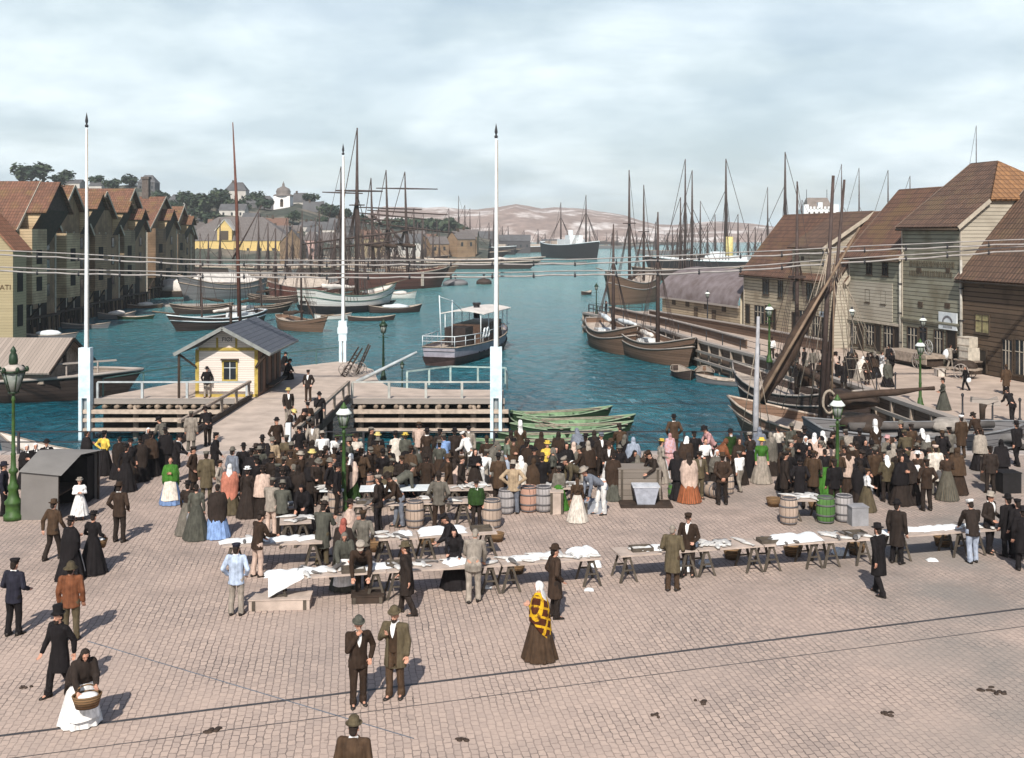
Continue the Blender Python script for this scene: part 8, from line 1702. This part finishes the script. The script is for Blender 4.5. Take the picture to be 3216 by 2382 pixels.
# fillers seen only as heads in the thick of the crowd
for px, py, lab, c, h_, f, face in (
    (900, 1365, 'person in olive jacket half hidden by the pale gatepost', ('jacket', 'ol'), ('cap', 'gy'), 0, 180), (940, 1338, 'person in black jacket looking down beside the gatepost', ('jacket', 'bk'), ('cap', 'bk'), 0, 40),
    (960, 1382, 'person with white collar turned towards the stage', ('jacket', 'dk'), ('cap', 'dk'), 0, 200), (980, 1411, 'person under the roundest yellow straw hat', ('shawl', 'dk'), ('straw', 'st'), 1, 20), (944, 1417, 'person in pale straw hat and white neckcloth', ('jacket', 'db'), ('straw', 'lg'), 0, 60),
    (886, 1416, 'person in brown jacket with grey cap, back turned, in the gangway crowd', ('jacket', 'br'), ('cap', 'br'), 0, 180), (914, 1420, 'person in dark brown coat with fur cap in the gangway crowd', ('jacket', 'br'), ('cap', 'dk'), 0, 200), (1005, 1416, 'person in long brown overcoat with back turned beside the lamp', ('long', 'br'), ('cap', 'dk'), 0, 180),
    (1046, 1428, 'person in grey lounge jacket and bowler, hands in pockets, by the lamp', ('jacket', 'gy'), ('bowler', 'br'), 0, 70), (1102, 1420, 'person with white kerchief and green skirt beside the lamp', ('shawl', 'pk'), ('scarf', 'wh'), 2, 150), (1134, 1409, 'person in brown jacket and felt hat with back turned, east of the lamp', ('jacket', 'br'), ('felt', 'br'), 0, 180),
    (1203, 1410, 'person in black dress facing the slab table', ('bodice', 'bk'), ('felt', 'bk'), 1, 190), (1214, 1450, 'person in grey-brown jacket stooping behind the slab table', ('jacket', 'ol'), ('cap', 'gy'), 3, 160), (1247, 1460, 'person in grey jacket bending away from the slab table', ('jacket', 'gg'), ('cap', 'gy'), 4, 120),
    (790, 1408, 'person in black cape at the edge of the gangway crowd', ('cape', 'bk'), ('lady', 'bk'), 1, 170), (806, 1432, 'person in black trimmed hat and black jacket behind the pale pink cape', ('bodice', 'bk'), ('lady', 'bk'), 1, 200), (873, 1455, 'person in grey-brown jacket beside the pale pink cape', ('jacket', 'gg'), ('cap', 'gg'), 0, 100), (1072, 1396, 'person in dark bowler behind the green lamp post', ('jacket', 'bk'), ('bowler', 'bk'), 0, 180),
    (1160, 1402, 'person in dark cap and grey scarf behind the fish tables', ('jacket', 'dk'), ('cap', 'gy'), 0, 20), (1222, 1396, 'person in black with cap half hidden by the white shawl', ('jacket', 'bk'), ('cap', 'bk'), 0, 150), (1300, 1398, 'person in patterned dark shawl below the yellow straw hat', ('shawl', 'gg'), ('scarf', 'gy'), 1, 190), (1566, 1392, 'person in grey shawl among the fish baskets', ('shawl', 'gy'), ('scarf', 'gy'), 1, 120),
    (1655, 1372, 'person in black near the starched white headdress', ('shawl', 'bk'), ('scarf', 'dk'), 1, 10), (1700, 1352, 'person in brown cloak by the railing above the green boats', ('cape', 'db'), ('scarf', 'db'), 1, 180), (1866, 1348, 'person in black shawl at the railing next to the grey cap', ('shawl', 'bk'), ('scarf', 'dk'), 1, 190), (2180, 1352, 'person in black jacket at the railing east of the brown jacket', ('jacket', 'bk'), ('cap', 'bk'), 0, 185),
    (2320, 1372, 'person in dark brown shawl behind the white-shirted breeches youth', ('shawl', 'db'), ('scarf', 'db'), 1, 20), (2420, 1354, 'person in grey shawl by the bow of the moored sloop', ('shawl', 'gy'), ('scarf', 'lg'), 1, 190), (2508, 1352, 'person in dark brown coat in the back row by the sloop', ('jacket', 'db'), ('cap', 'db'), 0, 185), (2632, 1348, 'person in grey-brown jacket behind the eastern lamp post', ('jacket', 'gg'), ('cap', 'gy'), 0, 190),
    (2700, 1346, 'person in black jacket beside the bending grey jacket', ('jacket', 'bk'), ('felt', 'bk'), 0, 180), (2716, 1376, 'person in black shawl and white neckerchief in the eastern crowd', ('shawl', 'bk'), ('scarf', 'bk'), 1, 20), (2806, 1388, 'person in pale shawl squeezed beside the pink straw hat', ('shawl', 'lg'), ('scarf', 'lg'), 1, 170), (2862, 1330, 'person in brown jacket at the timber barge', ('jacket', 'br'), ('cap', 'dk'), 0, 185),
    (2896, 1342, 'person in white kerchief at the timber barge', ('shawl', 'dk'), ('scarf', 'wh'), 1, 190), (2910, 1440, 'person in dark brown coat west of the long cream coat', ('jacket', 'db'), ('cap', 'db'), 0, 185), (3110, 1400, 'person in dark jacket near the tall brown case', ('jacket', 'dk'), ('cap', 'dk'), 0, 180), (2700, 1440, 'person in black shawl behind the white-bloused youngster', ('shawl', 'bk'), ('scarf', 'dk'), 1, 190),
    (2620, 1440, 'person in black jacket right behind the green lamp post'.replace('right ', ''), ('jacket', 'bk'), ('cap', 'dk'), 0, 190), (2512, 1436, 'person in black coat between the stout brown shawl and the green skirt', ('long', 'bk'), ('felt', 'bk'), 0, 175), (765, 1392, 'person in dark bowler near the round grey hat', ('jacket', 'bk'), ('bowler', 'bk'), 0, 200), (1120, 1362, 'person in white blouse beside the stage rails', ('bodice', 'ow'), ('lady', 'dk'), 1, 20)):
    low = {0: TR_('dk'), 1: SKT('dk'), 2: SKT('dg'), 3: TR_('dk'), 4: TR_('lg')}[f]
    P(px, py, lab, {3: 'bend', 4: 'bend'}.get(f, 'fold' if f else rnd.choice(['stand', 'pockets', 'reach'])), face, c, low, h_, rnd.uniform(1.62, 1.74) if f < 3 else 1.8)
# --- side quay
P(2963, 1288, 'person in grey jacket and dark skirt crossing the side quay', 'carry', 265, B_('gg'), SKT('gg'), ('lady', 'dk'), 1.66, False)
P(3033, 1227, 'small person striding along the side quay with a white bundle', 'walk', 260, J('bk'), TR_('bk'), ('cap', 'lg'), 1.45, False, carry='bag')
P(3178, 1328, 'person in black stooping by the iron post on the side quay', 'lean', 200, J('bk'), TR_('bk'), ('felt', 'bk'), 1.74, False)
P(3160, 1240, 'person in brown coat at the east end of the side quay', 'stand', 180, ('long', 'br'), TR_('db'), ('felt', 'br'), 1.7, False)
P(2802, 1181, 'person in black suit walking before the tallest olive house', 'walk', 200, J('bk'), TR_('bk'), ('cap', 'bk'), 1.6, False)
P(2770, 1182, 'person in white apron dress beside the dray wagon', 'stand', 100, B_('wh'), SKT('wh'), None, 1.62, False)
P(2984, 1162, 'person bowed under a large white sack at a shop door', 'headload', 120, J('lg'), TR_('lg'), None, 1.74, False, carry='sack')
P(2424, 1132, 'person in white shirt in front of the cream house lamp', 'stand', 175, ('shirt', 'wh'), TR_('dk'), None, 1.7, False)
P(2630, 1190, 'person in white shirt bending among the quayside baskets', 'lean', 200, ('shirt', 'pk'), TR_('bk'), ('cap', 'dk'), 1.74, False)
P(2700, 1196, 'person in white smock by a grey box on the side quay', 'lean', 110, ('shawl', 'ow'), SKT('lg'), ('scarf', 'wh'), 1.62, False)
for px, py, lab, c, low, hat in ((2526, 1172, 'dark-coated person at the west end of the quayside group', 'bk', TR_('bk'), ('cap', 'bk')), (2552, 1176, 'person in grey jacket in the quayside group', 'gy', TR_('bk'), ('cap', 'bk')), (2580, 1180, 'person in pale-shouldered jacket in the quayside group', 'lg', TR_('bk'), ('cap', 'bk')), (2606, 1184, 'black-clad person with felt hat in the quayside group', 'bk', TR_('bk'), ('felt', 'bk')),
    (2664, 1188, 'person in black shawl east of the white shirt in the quayside group', 'bk', SKT('bk'), ('scarf', 'bk')), (2682, 1178, 'person in dark brown skirt in the quayside group', 'db', SKT('db'), ('scarf', 'dk')), (2726, 1190, 'stout person in black cloak in the quayside group', 'bk', SKT('bk'), ('scarf', 'bk')), (2748, 1184, 'person in black with pale kerchief closest to the white apron dress', 'bk', SKT('bk'), ('scarf', 'lg')), (2500, 1160, 'person in dark jersey behind the furled dark sail', 'dk', TR_('dk'), ('cap', 'bk')), (2792, 1160, 'person in black hat by the dray wagon shaft', 'bk', TR_('bk'), ('felt', 'bk'))):
    P(px, py, lab, 'fold' if low[0] == S else 'stand', rnd.uniform(120, 240), ('shawl', c) if low[0] == S else J(c), low, hat, 1.68, False)
P(1903, 994, 'dark figure watching from the outer end of the side quay', 'stand', 90, J('bk'), TR_('bk'), ('cap', 'bk'), 1.72, False)
P(900, 1192, 'person in black sitting on the bench along the ferry shed', 'sit', 80, ('shawl', 'bk'), SKT('bk'), ('felt', 'bk'), 1.72, False)
P(888, 1166, 'second dark person sitting on the bench at the back of the ferry shed', 'sit', 70, ('shawl', 'bk'), SKT('bk'), ('cap', 'bk'), 1.72, False)
# the packed crowd: figures nothing tells apart
fr_ = random.Random(77); GRP = (('dark-clothed person tightly packed in the crowd at the gangway foot', ((800, 1100), (1375, 1470)), 20), ('dark-clothed person tightly packed in the crowd between the gas lamps', ((1110, 2000), (1360, 1440)), 22), ('dark-clothed person tightly packed in the crowd below the timber barge', ((2440, 2960), (1345, 1430)), 20), ('dark-clothed person in the throng under the house fronts', ((2500, 2790), (1105, 1135)), 10))
for lab, (xr, yr), n_ in GRP:
    for i in range(n_):
        f_ = fr_.random() < .45; c_ = fr_.choice(('bk', 'dk', 'db', 'dk', 'gg', 'br', 'bk')); px = xr[0] + (xr[1] - xr[0]) * (i + fr_.random()) / n_
        P(px, fr_.uniform(*yr), lab, fr_.choice(('stand', 'fold', 'reach', 'pockets')) if not f_ else fr_.choice(('fold', 'stand', 'carry', 'lean')), fr_.choice((170, 190, 180, 20, 90, 260, 150)), (fr_.choice(('shawl', 'bodice', 'cape')) if f_ else fr_.choice(('jacket', 'long')), c_), SKT(fr_.choice(('bk', 'dk', 'db'))) if f_ else TR_('dk'), (fr_.choice(('scarf', 'lady', 'scarf')), fr_.choice(('bk', 'dk', 'db', 'gy'))) if f_ else (fr_.choice(('cap', 'bowler', 'felt')), fr_.choice(('bk', 'dk', 'br', 'gy'))), fr_.uniform(1.58, 1.74), True, 0, group=lab.replace('person', 'people'))

# things in their hands
wick = boards('wicker', (.20, .12, .06), 2, .05, .3, .3); canm = plain('milk can tin', (.20, .20, .21), .5, .3, 8)
for kind, r, l, lab in HELD:
    if kind == 'basket':
        c = (r + l) / 2; t = thing('basket', 'wicker basket held by the %s' % lab.split('person in ')[-1].split(' carrying')[0].split(' and ')[0].replace('stooping person with ', 'stooping figure with '), 'basket', (c.x, c.y, c.z - .34), .4)
        MB().lathe([(.001, 0), (.17, 0), (.23, .24), (.21, .24), (.16, .04)], 14, (0, 0, 0), 1.2, .9).build('bowl', wick, t); mb = MB(); mb.tube([(.22 * math.cos(q), 0, .22 + .2 * math.sin(q)) for q in (math.pi * i / 10 for i in range(11))], .014, 6); mb.build('handle', wick, t); bulge(t, 'white_cloth', (.0, .0, .2), (.19, .14, .07), clothm, 3)
    elif kind == 'can':
        t = thing('milk_can', 'tin can in the hand of the %s' % lab.split(' carrying')[0].split(' with ')[0].split(' beside')[0][:60], 'can', (r.x, r.y, r.z - .36)); MB().lathe([(.001, 0), (.09, 0), (.09, .2), (.06, .26), (.06, .3), (.001, .3)], 12).build('body', canm, t); mb = MB(); mb.tube([(.07 * math.cos(q), 0, .27 + .09 * math.sin(q)) for q in (math.pi * i / 8 for i in range(9))], .007, 5); mb.build('handle', G['iron'], t)
    else:
        nm, s3, dz = {'bag': ('white_bag', (.14, .10, .17), -.1), 'sack': ('white_sack', (.34, .30, .40), .18), 'parcel': ('white_parcel', (.035, .035, .42), -.25)}[kind]
        o = MB().ell((0, 0, 0), s3, 12, 8).build(nm, clothm); o.location = r + V((0, 0, dz)); o.rotation_euler = (0, .25, 0); tag(o, {'bag': 'white bag held by the %s' % lab.split(' looking')[0].split(' with ')[0][:56], 'sack': 'large white sack carried on a shoulder at a shop door', 'parcel': 'long thin white parcel held by the brown-black cloak'}[kind], nm.split('_')[1])
bpy.data.scenes.remove(TS)
for px, py, k, sc_, lab in ((2152, 1790, 2, 1.0, 'white heap on the cobbles under the table of the two talking men'), (2215, 1776, 2, .7, 'small white heap beside the trestle next to the greenish tweed jacket'), (1868, 1778, 2, .8, 'white scraps hanging by the last trestle of the front row'), (2640, 1742, 2, .9, 'white heap under the trestle by the long black coat'), (2928, 1762, 0, .5, 'lone white scrap on the cobbles before the east tables'), (1850, 1855, 0, .4, 'small white scrap lying on the cobbles before the front row end'), (1530, 1848, 0, .4, 'white scrap under the front table by the stooping tan suit')):
    o = link('white_scrap', SACKS[k]); o.location = W(px, py, .004); o.scale = (sc_ * .8, sc_, sc_); tag(o, lab, 'scrap')
for px, py, s_, lab in ((1450, 2325, .16, 'dark dropping near the bottom of the paving'), (2210, 2205, .14, 'dark dropping in the middle of the east paving'), (3100, 2168, .2, 'largest dark dropping at the worn east corner'), (3140, 2178, .14, 'smaller dropping beside the largest one'), (660, 2292, .2, 'dark patch of litter close to the tram rail'), (2780, 2240, .15, 'dropping on the worn grey strip'), (2060, 2246, .1, 'small dropping west of the middle one'), (75, 2158, .12, 'small dark scrap at the west edge paving')):
    mb = MB(); g_ = random.Random(px); [mb.ell((g_.gauss(0, s_ * .45), g_.gauss(0, s_ * .35), 0), (s_ * g_.uniform(.2, .45), s_ * g_.uniform(.15, .35), .03), 8, 5) for _ in range(7)]; o = mb.build('dropping', G['dark_wood']); o.location = W(px, py, .01); tag(o, lab, 'dropping')
# ---------------------------------------------------------------- sea haze
hz_ = Mat('haze'); hz_.t.nodes.remove(hz_.p); pv = hz_.n('ShaderNodeVolumePrincipled'); pv.inputs['Density'].default_value = .0002; pv.inputs['Color'].default_value = (.86, .91, .94, 1); pv.inputs['Anisotropy'].default_value = 0.0
hz_.t.links.new(pv.outputs[0], hz_.t.nodes['Material Output'].inputs['Volume'])
tag(MB().box((-1900, -90, -4.5), (1900, 2500, 115)).build('haze', hz_.m), 'pale sea haze', 'haze', kind='stuff')
